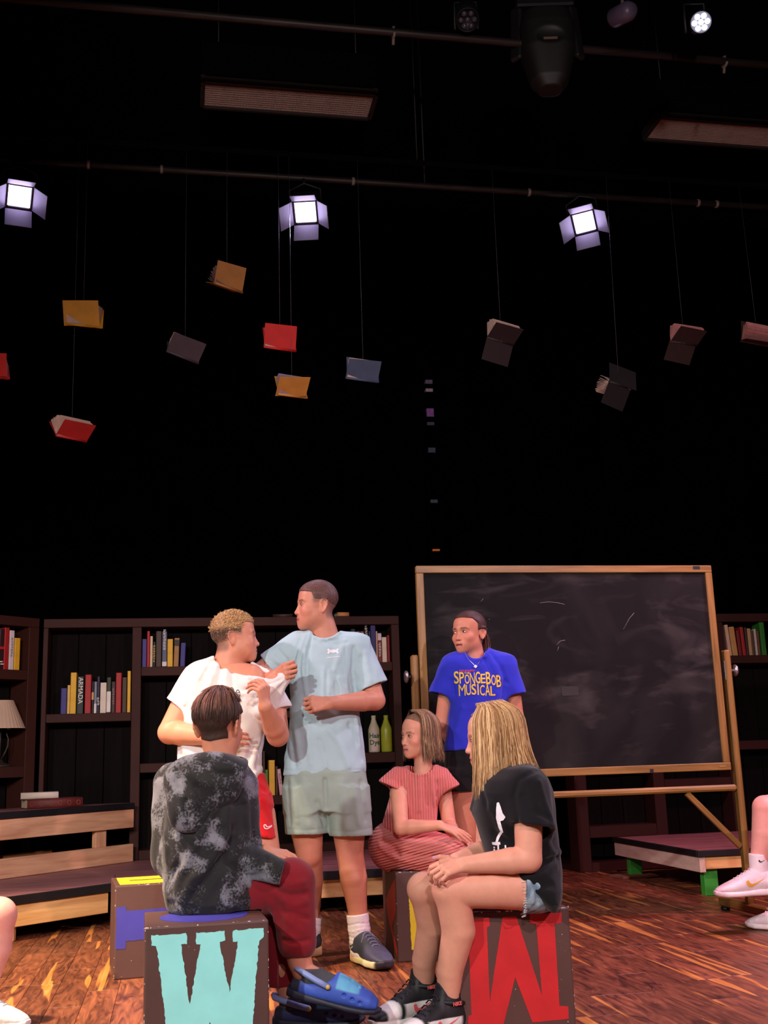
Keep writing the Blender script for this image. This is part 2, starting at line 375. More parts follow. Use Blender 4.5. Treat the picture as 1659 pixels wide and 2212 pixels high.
bookcase('long brown open bookcase across the middle of the stage behind the two standing boys', (-0.96, 1.69),
         [(-0.96, -0.925), (-0.325, -0.258), (0.29, 0.355), (0.95, 1.015), (1.628, 1.69)],
         [(0, 1.274, 0.062), (1, 1.601, 0.066), (1, 0.905, 0.066), (2, 1.256, 0.05), (2, 0.645, 0.066), (3, 1.607, 0.066), (3, 0.931, 0.076)], YC, ZP, 1.962)
YB = 8.32
bookcase('brown open bookcase at the right edge, partly hidden by the chalkboard', (2.99, 5.1),
         [(2.99, 3.085), (3.63, 3.72), (4.28, 4.335), (5.0, 5.1)],
         [(0, 0.33, 0.085), (1, 0.655, 0.066), (2, 1.602, 0.062), (2, 0.93, 0.07), (1, 1.602, .06), (0, 1.25, .06), (0, .8, .06)], YB, 0.0, 1.94)
# angled wing bookcase at the left
WA = Vector((-0.985, 8.40)); wdir = (Vector((-1.251, 8.15)) - WA).normalized(); wn = Vector((wdir.y, -wdir.x))
if wn.y < 0: wn = -wn
def wo(s, n, z): q = WA + wdir * s + wn * n; return room(q.x, q.y, z)
t = empty('bookcase', wo(0.6, 0.1, ZP), PSI); tag(t, 'angled brown bookcase wing at the left edge holding the table lamp', 'bookcase')
wup = (0, 0, 1)
def wbar(name, s0, s1, z0, z1, n0=0.0, n1=0.2, m=None):
    a, b = wo(s0, (n0 + n1) / 2, (z0 + z1) / 2), wo(s1, (n0 + n1) / 2, (z0 + z1) / 2)
    return bar(name, a, b, n1 - n0, z1 - z0, m or M_BROWN, t)
wbar('post', 0.0, 0.085, ZP, 1.895); wbar('post', 1.3, 1.38, ZP, 1.895)
wbar('top_rail', 0.0, 1.38, 1.896, 1.962)
wbar('shelf', 0.087, 1.298, 1.515, 1.583); wbar('shelf', 0.087, 1.298, 0.838, 0.913); wbar('bottom_rail', 0.087, 1.298, ZP, ZP + 0.066)
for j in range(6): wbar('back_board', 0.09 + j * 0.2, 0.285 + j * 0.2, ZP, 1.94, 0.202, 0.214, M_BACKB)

# ------------------------------------------------------------------ shelf books
M_PAGES = mat('book_pages', (214, 200, 170), 0.85, 0.12, 20, stretch=(1, 40, 1))
def cloth(c): return mat('book_cloth_%d_%d_%d' % c, c, 0.6, 0.10, 14)
def make_book(wd_, h_, dp, c, mw, label, group, text=None, tcol=(235, 235, 225), band=None):
    """spine faces local -Y, stands on z=0"""
    o_ = bmesh.new(); tk = 0.003
    poly = [(-wd_ / 2, dp), (-wd_ / 2, 0.003), (-wd_ / 2 + 0.004, 0), (wd_ / 2 - 0.004, 0), (wd_ / 2, 0.003), (wd_ / 2, dp), (wd_ / 2 - tk, dp), (wd_ / 2 - tk, tk), (-wd_ / 2 + tk, tk), (-wd_ / 2 + tk, dp)]
    if wd_ < 0.014: poly = [(-wd_ / 2, dp), (-wd_ / 2, 0), (wd_ / 2, 0), (wd_ / 2, dp), (wd_ / 2 - tk, dp), (wd_ / 2 - tk, tk), (-wd_ / 2 + tk, tk), (-wd_ / 2 + tk, dp)]
    o = link('book', prism_mesh('book_cover', poly, h_), cloth(c), None, mw)
    tag(o, label, 'book', group)
    pg = box_mesh('pages', max(wd_ - 2 * tk - .0005, .002), dp - 0.008, h_ - 0.010, 0)
    link('pages', pg, M_PAGES, o, mw @ Matrix.Translation((0, dp / 2 + 0.001, h_ / 2)))
    front = Matrix.Rotation(math.pi / 2, 4, 'X')
    if band:
        bz0, bz1, bc = band
        link('spine_band', box_mesh('spine_band', wd_ * 0.97, 0.0016, (bz1 - bz0) * h_, 0), mat('band_%d_%d_%d' % bc, bc, 0.6, 0.1), o, mw @ Matrix.Translation((0, -0.0008, (bz0 + bz1) / 2 * h_)))
    if text:
        s, size, zc = text
        if s == 'ARMADA': me = text_mesh('spine_lettering', s, size, 0.0004, 0.0)
        else:
            bm = bmesh.new(); r = random.Random(len(s) * 7 + int(size * 1000)); xx = -len(s) * size * .33
            for _ in s:      # too blurred to read in the picture: short uneven strokes
                for q in range(2): bmesh.ops.create_cube(bm, size=1, matrix=Matrix.Translation((xx + q * size * .28, r.uniform(-.1, .1) * size, 0)) @ Matrix.Diagonal((size * .12, size * r.uniform(.35, .6), .0006, 1)))
                xx += size * .66
            me = bm_mesh('spine_lettering', bm)
        link('spine_lettering', me, mat('ink_%d_%d_%d' % tcol, tcol, 0.6, 0.05), o, mw @ Matrix.Translation((0, -0.0018, zc * h_)) @ front @ Matrix.Rotation(-math.pi / 2, 4, 'Z'))
    return o
def shelf_row(rows, y, zshelf, yaw, group, pos):
    """rows: (px left, px right, py top, colour, label, extra dict)"""
    for (a, b, top, c, label, ex) in rows:
        q0 = pos(a, top); q1 = pos(b, top)
        w_ = (Vector(q1) - Vector(q0)).length * 0.94; h_ = q0[2] - zshelf
        mid = (Vector(q0) + Vector(q1)) / 2
        mw = Matrix.Translation((mid.x, mid.y, zshelf + 0.001)) @ Matrix.Rotation(yaw, 4, 'Z') @ Matrix.Rotation(ex.get('tilt', 0), 4, 'Y')
        make_book(w_, h_, 0.13, c, mw, label, group, ex.get('text'), ex.get('tcol', (235, 235, 225)), ex.get('band'))
BL, YE, RD, CR, BR, BK = (52, 50, 128), (226, 180, 44), (168, 28, 30), (222, 214, 196), (62, 44, 36), (22, 22, 24)
k = 1 / 3.686
g = 'books on the shelf above the pine riser'
rows = [(485, 535, 690, BL, 'blue book at the left end of the middle shelf row above the pine riser', {}),
        (538, 560, 665, (222, 190, 96), 'thin pale yellow book next to the blue one at the row end', {}),
        (563, 612, 565, YE, 'tall thick yellow book left of the dark lettered book', {}),
        (616, 670, 597, (32, 52, 52), 'dark green book with large white capitals down the spine', {'text': ('ARMADA', 0.046, 0.62)}),
        (678, 730, 582, RD, 'thick red book just right of the book with white capitals', {}),
        (732, 750, 635, BK, 'thin black book with a tan band on the spine', {'band': (0.42, 0.66, (196, 160, 96))}),
        (752, 773, 637, (128, 138, 158), 'thin grey blue book beside the tan banded black book', {'band': (0.0, 0.3, (214, 214, 214))}),
        (775, 797, 597, (30, 30, 62), 'thin tall navy book left of the thick cream book', {'text': ('111', 0.03, 0.3)}),
        (799, 850, 645, CR, 'thick cream white book in the middle shelf row', {}),
        (852, 886, 603, (40, 56, 40), 'dark green book with white lower spine', {'band': (0.02, 0.6, (226, 224, 216))}),
        (889, 920, 637, (52, 38, 44), 'dark plum book with small pale spine letters', {'text': ('BOOK OF', 0.026, 0.5), 'tcol': (150, 130, 120)}),
        (923, 970, 567, RD, 'tall red book near the right end of the middle shelf row', {}),
        (974, 1012, 603, BR, 'dull brown book between a red and a yellow book at the row end', {}),
        (1016, 1043, 552, YE, 'tall thin yellow book against the bookcase post at the row end', {})]
shelf_row([(a * k, b * k, 1300 + c * k, d, e, f) for a, b, c, d, e, f in rows], YC, 1.274, PSI, g, lambda x, y: PR(x, y, YC + 0.03))
g = 'books on the upper shelf left of the boy in the white shirt'
rows = [(1132, 1170, 298, BL, 'blue book at the left end of the upper shelf row', {}),
        (1172, 1194, 235, RD, 'thin tall red book on the upper shelf beside the blue one', {}),
        (1196, 1217, 275, (216, 196, 164), 'thin cream book on the upper shelf beside the thin red one', {}),
        (1219, 1239, 320, BK, 'short black book with yellow spine letters on the upper shelf', {'text': ('PIRATES', 0.028, 0.5), 'tcol': (220, 200, 90)}),
        (1242, 1289, 236, BR, 'tall thick brown book on the upper shelf', {}),
        (1292, 1331, 237, (88, 96, 122), 'grey blue paperback with white letters on the upper shelf', {'text': ('HISTORY', 0.034, 0.74), 'band': (0.02, 0.14, (220, 220, 220))}),
        (1333, 1378, 298, YE, 'bright yellow book on the upper shelf', {}),
        (1382, 1424, 290, (160, 120, 66), 'tan book with dark label, leaning slightly on the upper shelf', {'band': (0.72, 0.94, (50, 36, 24)), 'tilt': 0.03}),
        (1432, 1474, 328, BL, 'short blue book at the right end of the upper shelf row, near the white sleeve', {'tilt': 0.04})]
shelf_row([(a * k, b * k, 1300 + c * k, d, e, f) for a, b, c, d, e, f in rows], YC, 1.601, PSI, g, lambda x, y: PR(x, y, YC + 0.03))
wyaw = math.atan2((-wdir).y, (-wdir).x) + PSI
def wpos(x, y):
    d = ray(x, y); o0 = np.array(wo(0, 0.03, 0)); n3 = np.array(room(wn.x, wn.y, 0)); kk = ((o0 - CAM) @ n3) / (d @ n3); return CAM + d * kk
g = 'books on the wing bookcase above the lamp'
rows = [(-42, 0, 215, (40, 22, 26), 'dark book with a red cross at the left picture edge above the lamp', {}),
        (2, 40, 215, (44, 20, 24), 'black and red striped book above the lamp beside the tall red one', {'band': (0.5, 0.56, (200, 30, 50)), 'text': ('+', .06, .12)}),
        (42, 80, 205, RD, 'tall red book above the lamp at the left edge', {}),
        (82, 120, 228, (218, 212, 214), 'white paperback above the lamp between a red and a yellow book', {'text': ('STORIES', 0.03, 0.55), 'tcol': (60, 50, 60)}),
        (122, 166, 288, YE, 'short orange yellow book at the right end of the row above the lamp', {})]
shelf_row([(a * k, b * k, 1300 + c * k, d, e, f) for a, b, c, d, e, f in rows], 0, 1.583, wyaw, g, wpos)
k2 = 1 / 5.394
g = 'books on the upper shelf right of the tall boy'
rows = [(95, 150, 265, BK, 'black book half hidden behind the shoulder of the tall boy', {}),
        (160, 203, 290, (88, 70, 66), 'grey brown book just behind the shoulder of the tall boy', {}),
        (206, 247, 290, (132, 58, 58), 'book with a red and white label behind the pale blue sleeve', {'band': (0.8, 0.95, (226, 190, 186))}),
        (251, 297, 250, BK, 'black book with white spine letters beside the tall navy book', {'text': ('SHADOWS', 0.034, 0.78)}),
        (303, 321, 290, (34, 30, 66), 'thin dark navy book beside the tall navy one', {}),
        (323, 385, 222, (44, 40, 104), 'tall thick navy book right of the tall boy', {}),
        (387, 403, 290, (206, 168, 130), 'thin tan book beside the tall navy one', {}),
        (406, 452, 310, (120, 40, 42), 'red and white spined book near the right bookcase end', {'band': (0.75, 0.98, (214, 196, 206)), 'text': ('MYTHS', 0.034, 0.4)}),
        (456, 512, 360, (224, 206, 184), 'short cream book near the right bookcase end', {}),
        (515, 547, 337, (128, 22, 26), 'dark red book against the right end post of the long bookcase', {})]
shelf_row([(740 + a * k2, 740 + b * k2, 1310 + c * k2, d, e, f) for a, b, c, d, e, f in rows], YC, 1.607, PSI, g, lambda x, y: PR(x, y, YC + 0.03))
k3 = 1 / 4.424
g = 'books on the low shelf between the two standing boys'
rows = [(86, 118, 190, (228, 168, 60), 'short orange book partly behind the white shirt on the low shelf', {}),
        (122, 143, 12, (70, 46, 36), 'very tall thin brown book on the low shelf between the boys', {}),
        (146, 174, 190, (70, 130, 40), 'green book on the low shelf between the boys', {}),
        (180, 238, 100, (232, 176, 56), 'tall thick yellow book on the low shelf between the boys', {}),
        (243, 266, 157, (74, 44, 40), 'narrow brown book right of the yellow one on the low shelf', {}),
        (282, 318, 182, (216, 170, 178), 'leaning pink and white paperback beside the grey green shorts', {'tilt': -0.1, 'text': ('MINI', .03, .6), 'tcol': (120, 40, 60)})]
shelf_row([(540 + a * k3, 540 + b * k3, 1620 + c * k3, d, e, f) for a, b, c, d, e, f in rows], YC, 0.645, PSI, g, lambda x, y: PR(x, y, YC + 0.03))
k4 = 1 / 2.1027
g = 'books on the bookcase right of the chalkboard'
rows = [(1469, 1484, 315, (222, 178, 150), 'pale leaning book beside the chalkboard post, first of its row', {'tilt': -0.06}),
        (1488, 1512, 324, (200, 150, 86), 'tan yellow leaning book, second of the row right of the chalkboard', {'tilt': -0.06}),
        (1518, 1532, 342, (120, 30, 30), 'short dark red book in the row right of the chalkboard', {'tilt': -0.03}),
        (1535, 1549, 325, (168, 34, 34), 'bright red book in the row right of the chalkboard', {'tilt': -0.03}),
        (1552, 1562, 327, (60, 40, 34), 'thin dark brown book beside the bright red one', {}),
        (1564, 1579, 332, (188, 150, 108), 'tan book in the row right of the chalkboard', {}),
        (1581, 1592, 342, (90, 60, 40), 'narrow brown book beside the tan one, right of the chalkboard', {}),
        (1594, 1604, 334, (196, 186, 176), 'thin grey white book left of the green book', {}),
        (1607, 1617, 342, (112, 60, 40), 'thin rust book just left of the green book', {}),
        (1619, 1640, 303, (44, 122, 36), 'tall bright green book at the right end of the row', {})]
shelf_row([(870 + a * k4, 870 + b * k4, 1200 + c * k4, d, e, f) for a, b, c, d, e, f in rows], YB, 1.602, PSI, g, lambda x, y: PR(x, y, YB + 0.03))

# lying books
def lying_book(name_label, q, size, rz, c, group=None, tooling=False):
    t = empty('book', q, rz); tag(t, name_label, 'book', group)
    L_, W_, T_ = size; m = cloth(c); mw0 = t.matrix_basis.copy()
    def pc(n, sx, sy, sz, x, y, z, mm, bv=0.002): link(n, box_mesh(n, sx, sy, sz, bv, 2), mm, t, mw0 @ Matrix.Translation((x, y, z)))
    pc('lower_board', L_, W_, 0.004, 0, 0, 0.002, m); pc('upper_board', L_, W_, 0.004, 0, 0, T_ - 0.002, m)
    pc('pages', L_ - 0.012, W_ - 0.012, T_ - 0.0085, 0, 0.002, T_ / 2, M_PAGES, 0.001)
    n = 8; V = []; Fc = []
    for i in range(n + 1):
        a = -math.pi / 2 + math.pi * i / n
        for x in (-L_ / 2, L_ / 2): V.append((x, -W_ / 2 - math.cos(a) * T_ * 0.22 + 0.002, T_ / 2 + math.sin(a) * T_ / 2))
    for i in range(n): Fc.append((2 * i, 2 * i + 1, 2 * i + 3, 2 * i + 2))
    sp = link('spine', mesh_pd('spine', V, Fc, True), m, t, mw0)
    s = sp.modifiers.new('s', 'SOLIDIFY'); s.thickness = 0.003
    if tooling:
        for i in range(6):
            x = -L_ / 2 + L_ * (i + 0.5) / 6
            V2, F2 = tube_arrays([(x + 0.012 * math.cos(a), -W_ / 2 - T_ * .225, T_ / 2 + T_ * 0.25 * math.sin(a)) for a in np.linspace(0, 2 * math.pi, 9)], 0.0016, 4)
            link('gilt_tooling', mesh_pd('gilt', V2, F2, True), mat('gilt', (150, 96, 62), 0.4, 0.1), t, mw0)
    return t
qq = ro(1.06, 0.12, ZR); ryaw = math.atan2(dd.y, dd.x) + PSI
lying_book('large old leather-bound red brown book lying on the pine riser', Vector((P(112, 1700, 7.7)[0], 7.7, ZR + 0.001)), (0.36, 0.24, 0.062), PSI + 0.30, (96, 30, 28), None, True)
lying_book('white book lying on top of the big red leather book', Vector((P(88, 1700, 7.7)[0], 7.68, ZR + 0.064)), (0.24, 0.17, 0.040), PSI + 0.12, (218, 208, 190))
lying_book('tan book lying on the bookcase top right of the tall boy', room(1.25, 8.5, 1.963), (0.09, 0.14, 0.03), PSI + 0.1, (200, 140, 84))
lying_book('dark brown book lying on the bookcase top beside the face of the tall boy', room(0.80, 8.5, 1.963), (0.15, 0.12, 0.022), PSI - 0.15, (60, 34, 32))

# ------------------------------------------------------------------ table lamp
lp = wpos(14, 1600); lc = Vector((lp[0], lp[1], 0.914)) + room(wn.x, wn.y, 0) * 0.07
t = empty('table_lamp', lc); tag(t, 'table lamp with pale pleated fabric shade and dark leafy metal stem', 'lamp')
zt = PR(14, 1511, 8.2)[2]; zb = PR(14, 1573, 8.2)[2]
V = []; Fc = []; n = 72
for i, (r_, z_) in enumerate(((0.165, zb), (0.078, zt), (0.074, zt), (0.161, zb + .002))):
    for j in range(n):
        a = 2 * math.pi * j / n; rr = r_ * (1 + 0.008 * (-1) ** j); V.append((lc.x + rr * math.cos(a), lc.y + rr * math.sin(a), z_))
for i in range(4):
    for j in range(n): Fc.append((i * n + j, i * n + (j + 1) % n, ((i + 1) % 4) * n + (j + 1) % n, ((i + 1) % 4) * n + j))
link('lamp_shade', mesh_pd('lamp_shade', V, Fc, False), mat('lamp_shade_fabric', (196, 172, 148), 0.8, 0.05, 10), t)
M_BRONZE = mat('dark_bronze', (58, 50, 42), 0.5, 0.2, 14, metal=0.4)
lathe('lamp_base', [(0.0, 0), (0.085, 0), (0.085, 0.008), (0.06, 0.02), (0.028, 0.03), (0.018, 0.05), (0.0, 0.05)], M_BRONZE, t, Matrix.Translation(lc))
tube('lamp_stem', [lc + Vector((0, 0, 0.045)), lc + Vector((0, 0, zb - 0.914 + 0.03))], 0.007, M_BRONZE, t)
for a in (0.3, 1.9, 3.4, 5.0):
    pts = [lc + Vector((math.cos(a) * r_, math.sin(a) * r_, z_)) for r_, z_ in ((0.008, 0.05), (0.03, 0.09), (0.05, 0.14), (0.052, 0.19), (0.035, 0.24), (0.012, zb - .914))]
    tube('leaf_stem', pts, np.array([0.004, 0.006, 0.007, 0.006, 0.004, 0.003]), M_BRONZE, t)

# ------------------------------------------------------------------ hair dye bottles
def bottle(px, label, c, text=False):
    q = to_room(PR(px, 1690, YC + 0.07)); b0 = room(q[0], q[1], 0.932)
    s = 0.001
    prof = [(0.0, 0), (0.040, 0), (0.0435, 0.006), (0.0435, 0.165), (0.041, 0.18), (0.034, 0.198), (0.024, 0.222), (0.0185, 0.242), (0.0165, 0.25), (0.0165, 0.253), (0.018, 0.255), (0.018, 0.275), (0.0, 0.275)]
    o = lathe('bottle', prof, mat('plastic_%d' % c[2], c, 0.35, 0.06, 10), None, Matrix.Translation(b0) @ Matrix.Rotation(PSI, 4, 'Z'))
    tag(o, label, 'bottle', 'bottles on the shelf')
    if text:
        lab = []; Fc = []
        for i in range(9):
            a = -math.pi / 2 - 0.75 + 1.3 * i / 8
            for z in (0.012, 0.17 if 2 <= i <= 6 else 0.15): lab.append((0.0441 * math.cos(a), 0.0441 * math.sin(a), z))
        for i in range(8): Fc.append((2 * i, 2 * i + 2, 2 * i + 3, 2 * i + 1))
        link('paper_label', mesh_pd('paper_label', lab, Fc, True), mat('label_paper', (226, 196, 196), 0.7, 0.05), o, WM(o))
        for s_, z in (('Hair', 0.122), ('Dye', 0.072)):
            me = text_mesh('lettering', s_, 0.05, 0.0003, 0.0012)
            for v in me.vertices:
                a = v.co.x / 0.0445 - math.pi / 2 - .05; r_ = 0.0452 + v.co.z
                v.co = Vector((r_ * math.cos(a), r_ * math.sin(a), z + v.co.y))
            link('lettering', me, mat('green_marker', (28, 110, 24), 0.6, 0.1), o, WM(o))
bottle(811, 'cream plastic bottle with green handwritten letters on the shelf', (212, 200, 168), True)
bottle(838, 'plain olive yellow plastic bottle on the shelf, right of the lettered one', (170, 176, 50))

# ------------------------------------------------------------------ chalkboard on its easel
YE_ = 5.77
t = empty('chalkboard_easel', room(2.1, 5.8), PSI); tag(t, 'large black chalkboard in an oak frame on a standing oak easel', 'chalkboard')
m = bpy.data.materials.new('slate_chalk'); m.use_nodes = True; nt = m.node_tree; b_ = nt.nodes['Principled BSDF']; L = nt.links.new
tc = nd(nt, 'ShaderNodeTexCoord')
def chn(scl, s, det, dist, lo, hi, amt, rot=0.0):
    mp = nd(nt, 'ShaderNodeMapping'); mp.inputs['Scale'].default_value = scl; mp.inputs['Rotation'].default_value = (0, rot, 0); L(tc.outputs['Object'], mp.inputs['Vector'])
    n_ = nd(nt, 'ShaderNodeTexNoise'); n_.inputs['Scale'].default_value = s; n_.inputs['Detail'].default_value = det; n_.inputs['Distortion'].default_value = dist; L(mp.outputs[0], n_.inputs['Vector'])
    k_ = nd(nt, 'ShaderNodeMapRange'); k_.inputs[1].default_value = lo; k_.inputs[2].default_value = hi; k_.inputs[4].default_value = amt; L(n_.outputs[0], k_.inputs[0]); return k_.outputs[0]
a1 = chn((1, 1, 1), 1.6, 6, 1.0, 0.46, 0.8, 0.05); a2 = chn((1, 1, 2.4), 2.2, 3, 1.0, 0.52, 0.9, 0.13, 0.3); a3 = chn((1.2, 1, 4), 1.8, 4, 1.4, 0.58, 0.9, 0.13, -0.15)
def addn(p, q):
    n_ = nd(nt, 'ShaderNodeMath', operation='ADD'); L(p, n_.inputs[0]); L(q, n_.inputs[1]); return n_.outputs[0]
su = addn(addn(a1, a2), a3)
mx = nd(nt, 'ShaderNodeMix', data_type='RGBA'); L(su, mx.inputs[0]); mx.inputs[6].default_value = lin((8, 8, 8)); mx.inputs[7].default_value = lin((150, 146, 142))
L(mx.outputs[2], b_.inputs['Base Color']); b_.inputs['Roughness'].default_value = 0.75; b_.inputs['Specular IOR Level'].default_value = .2; MATS['slate'] = m
zT, zB, xL, xR = 1.895, 0.766, 1.262, 2.972
rbox('slate', (xL + 0.036, xR - 0.036), (YE_ + 0.012, YE_ + 0.022), (zB + 0.036, zT - 0.036), m, t)
rbox('frame_rail', (xL, xR), (YE_, YE_ + 0.035), (zT - 0.04, zT), M_OAK, t); rbox('frame_rail', (xL, xR), (YE_ - 0.006, YE_ + 0.035), (zB, zB + 0.04), M_OAK, t)
for x in (xL, xR - 0.04):
    bar('frame_stile', room(x + 0.02, YE_ + 0.0175, zB + 0.0405), room(x + 0.02, YE_ + 0.0175, zT - 0.0405), 0.035, 0.04, M_OAK, t, up=room(1, 0, 0))
for x, sgn in ((1.239, -1), (3.022, 1)):
    bar('leg', room(x, YE_ + 0.03, 0.05), room(x, YE_ + 0.03, 1.418), 0.05, 0.037, M_OAK, t, up=room(1, 0, 0), bev=0.008)
    bar('foot', room(x, YE_ - 0.17, 0.045), room(x, YE_ + 0.36, 0.045), 0.045, 0.05, M_OAK, t, bev=0.01)
    for y in (-0.14, 0.32): lathe('castor', [(0, 0), (0.022, 0), (0.026, 0.008), (0.022, 0.019), (0, 0.019)], M_BLKMET, t, Matrix.Translation(room(x, YE_ + y, 0.0)))
    kz = 1.305
    mwk = Matrix.Translation(room(x + sgn * 0.02, YE_ + 0.03, kz)) @ Matrix.Rotation(PSI, 4, 'Z') @ Matrix.Rotation(sgn * math.pi / 2, 4, 'Y')
    lathe('clamp_knob', [(0, 0), (0.008, 0), (0.008, 0.018), (0.03, 0.02), (0.034, 0.026), (0.03, 0.034), (0.012, 0.036), (0, 0.036)], M_STEEL, t, mwk, 12)
    mwk = Matrix.Translation(room(x - sgn * 0.015, YE_ + 0.03, kz)) @ Matrix.Rotation(PSI, 4, 'Z')
    link('pivot_bracket', box_mesh('pivot_bracket', 0.012, 0.03, 0.11, 0.004), M_STEEL, t, mwk)
rbox('cross_rail', (1.258, 3.003), (YE_ + 0.005, YE_ + 0.05), (0.655, 0.688), M_OAK, t, 0.01)
for s in (-1, 1):
    xe = 3.0 if s > 0 else 1.262
    bar('diagonal_brace', room(xe - s * 0.285, YE_ + 0.03, 0.652), room(xe - s * 0.0, YE_ + 0.03, 0.36), 0.022, 0.03, M_OAK, t)
rbox('tape_scrap', (2.86, 2.90), (YE_ - 0.002, YE_ - 0.0005), (zT - 0.022, zT - 0.004), M_BLKMET, t, 0)
rbox('tape_scrap', (2.50, 2.52), (YE_ - 0.008, YE_ - 0.0065), (zB + 0.0, zB + 0.02), M_BLKMET, t, 0)
rbox('maker_plate', (2.90, 2.94), (YE_ - 0.008, YE_ - 0.0065), (zB + 0.016, zB + 0.026), mat('plate', (150, 120, 60), .5), t, 0)
rbox('tape_residue', (2.04, 2.135), (YE_ + 0.0105, YE_ + 0.0118), (1.185, 1.235), mat('tape_residue', (30, 29, 29), 0.4, .3, 30), t, 0)
chm = mat('chalk_marks', (130, 126, 122), 0.9, 0.3, 40)
for pts in ([(1.95, 1.69), (2.0, 1.695), (2.05, 1.69), (2.09, 1.68)], [(1.615, 1.70), (1.63, 1.715)], [(2.03, 1.46), (2.05, 1.48), (2.08, 1.485)], [(2.42, 1.54), (2.46, 1.60), (2.49, 1.63)], [(1.655, 1.60), (1.66, 1.605)], [(2.03, 1.425), (2.04, 1.45)]):
    tube('chalk_mark', [room(x, YE_ + 0.0118, z) for x, z in pts], 0.0012, chm, t, 5)

# ------------------------------------------------------------------ painted boxes
CB = 0.385
def paint_poly(name, pts, mw, m, parent, th=0.0012, jit=0.0015):
    """brushed letter, outline densified and roughened; local X right, Y up"""
    out = []
    for i in range(len(pts)):
        a = Vector(pts[i]); b = Vector(pts[(i + 1) % len(pts)]); n = max(1, int((b - a).length / 0.008))
        for j in range(n):
            q = a + (b - a) * j / n; out.append((q.x + random.uniform(-jit, jit), q.y + random.uniform(-jit, jit)))
    return link(name, prism_mesh(name, out, th), m, parent, mw)
def crate(label, c, rz, size=(CB, CB, CB)):
    mw = Matrix.Translation(Vector((c.x, c.y, size[2] / 2))) @ Matrix.Rotation(rz, 4, 'Z')
    me = box_mesh('painted_box', *size, 0.006, 2)
    o = link('painted_box', me, M_BROWNBX, None, mw); tag(o, label, 'box', 'brown painted stage boxes')
    return o, mw
def face(mw, size, which):
    sx, sy, sz = size
    if which == 'front': return mw @ Matrix.Translation((0, -sy / 2 - 0.0001, 0)) @ Matrix.Rotation(math.pi / 2, 4, 'X')
    if which == 'top': return mw @ Matrix.Translation((0, 0, sz / 2 + 0.0001))
    if which == 'left': return mw @ Matrix.Translation((-sx / 2 - 0.0001, 0, 0)) @ Matrix.Rotation(-math.pi / 2, 4, 'Z') @ Matrix.Rotation(math.pi / 2, 4, 'X')
M_TURQ = mat('turquoise_paint', (152, 238, 232), 0.5, 0.06, 9, bump=0.1, bscale=30)
M_REDP = mat('red_paint', (196, 34, 38), 0.5, 0.12, 9, bump=0.1, bscale=30)
M_YELP = mat('yellow_paint', (238, 214, 40), 0.5, 0.06, 9); M_BLUP = mat('blue_paint', (62, 60, 160), 0.5, 0.06, 9)
M_CHIP = mat('chipped_paint', (196, 178, 166), 0.8, .2, 30)
def chips(o, mw, size, n, seed):
    """worn spots along the box edges"""
    r = random.Random(seed); bm = bmesh.new()
    for _ in range(n):
        e = r.random(); sx, sy, sz = size
        if e < 0.35: p = (r.uniform(-.5, .5) * sx, -sy / 2 + r.uniform(-.0005, .008), sz / 2 - 0.0025); s3 = (r.uniform(.003, .02), .004, .006)
        elif e < 0.6: p = (r.choice((-.5, .5)) * (sx - .004), -sy / 2 + .003, r.uniform(-.5, .5) * sz); s3 = (.005, .005, r.uniform(.003, .012))
        else: p = (r.uniform(-.48, .48) * sx, -sy / 2, r.uniform(-.48, .45) * sz); s3 = (r.uniform(.001, .004), .0012, r.uniform(.001, .004))
        bmesh.ops.create_icosphere(bm, subdivisions=1, radius=0.5, matrix=Matrix.Translation(p) @ Matrix.Diagonal((*s3, 1)))
    c_ = link('paint_chips', bm_mesh('paint_chips', bm), M_CHIP, o, mw); c_['kind'] = 'stuff'
# W box
WB = 0.402; SZ = (.384, .384, WB)
pl = PZ(313, 2004, WB); W_c = room(0.098, 3.835 + CB / 2, 0)
W_c = Vector((pl[0], pl[1], 0)) + Vector((math.cos(PSI + .03), math.sin(PSI + .03), 0)) * .192 + Vector((-math.sin(PSI + .03), math.cos(PSI + .03), 0)) * .192
boxW, mwW = crate('brown painted box with a big turquoise letter, under the boy in the tie-dye hoodie', W_c, PSI + 0.03, SZ)
def norm_pts(pts, x0, x1, y0): s = .384 / (x1 - x0); return [((x - x0) * s - .192, WB / 2 - (y - y0) * s) for x, y in pts]
wp = [(285, 462), (495, 450), (500, 515), (464, 518), (518, 862), (582, 515), (555, 515), (553, 452), (730, 440), (730, 500), (698, 508), (760, 800), (812, 505), (780, 505), (782, 440), (970, 425), (974, 480), (942, 506), (890, 1112), (680, 1112), (641, 965), (605, 1112), (395, 1112), (314, 520), (285, 520)]
wp = [(x, y + (x - 245) * 0.046) for x, y in wp]
paint_poly('letter', norm_pts(wp, 243, 1005, 415), face(mwW, SZ, 'front'), M_TURQ, boxW, 0.0014, 0.002)
paint_poly('painted_disc', [(0.145 * math.cos(a), 0.145 * math.sin(a)) for a in np.linspace(0, 2 * math.pi, 20)[:-1]], face(mwW, SZ, 'top'), M_BLUP, boxW)
chips(boxW, mwW, SZ, 55, 1); SZ = (CB, CB, CB)
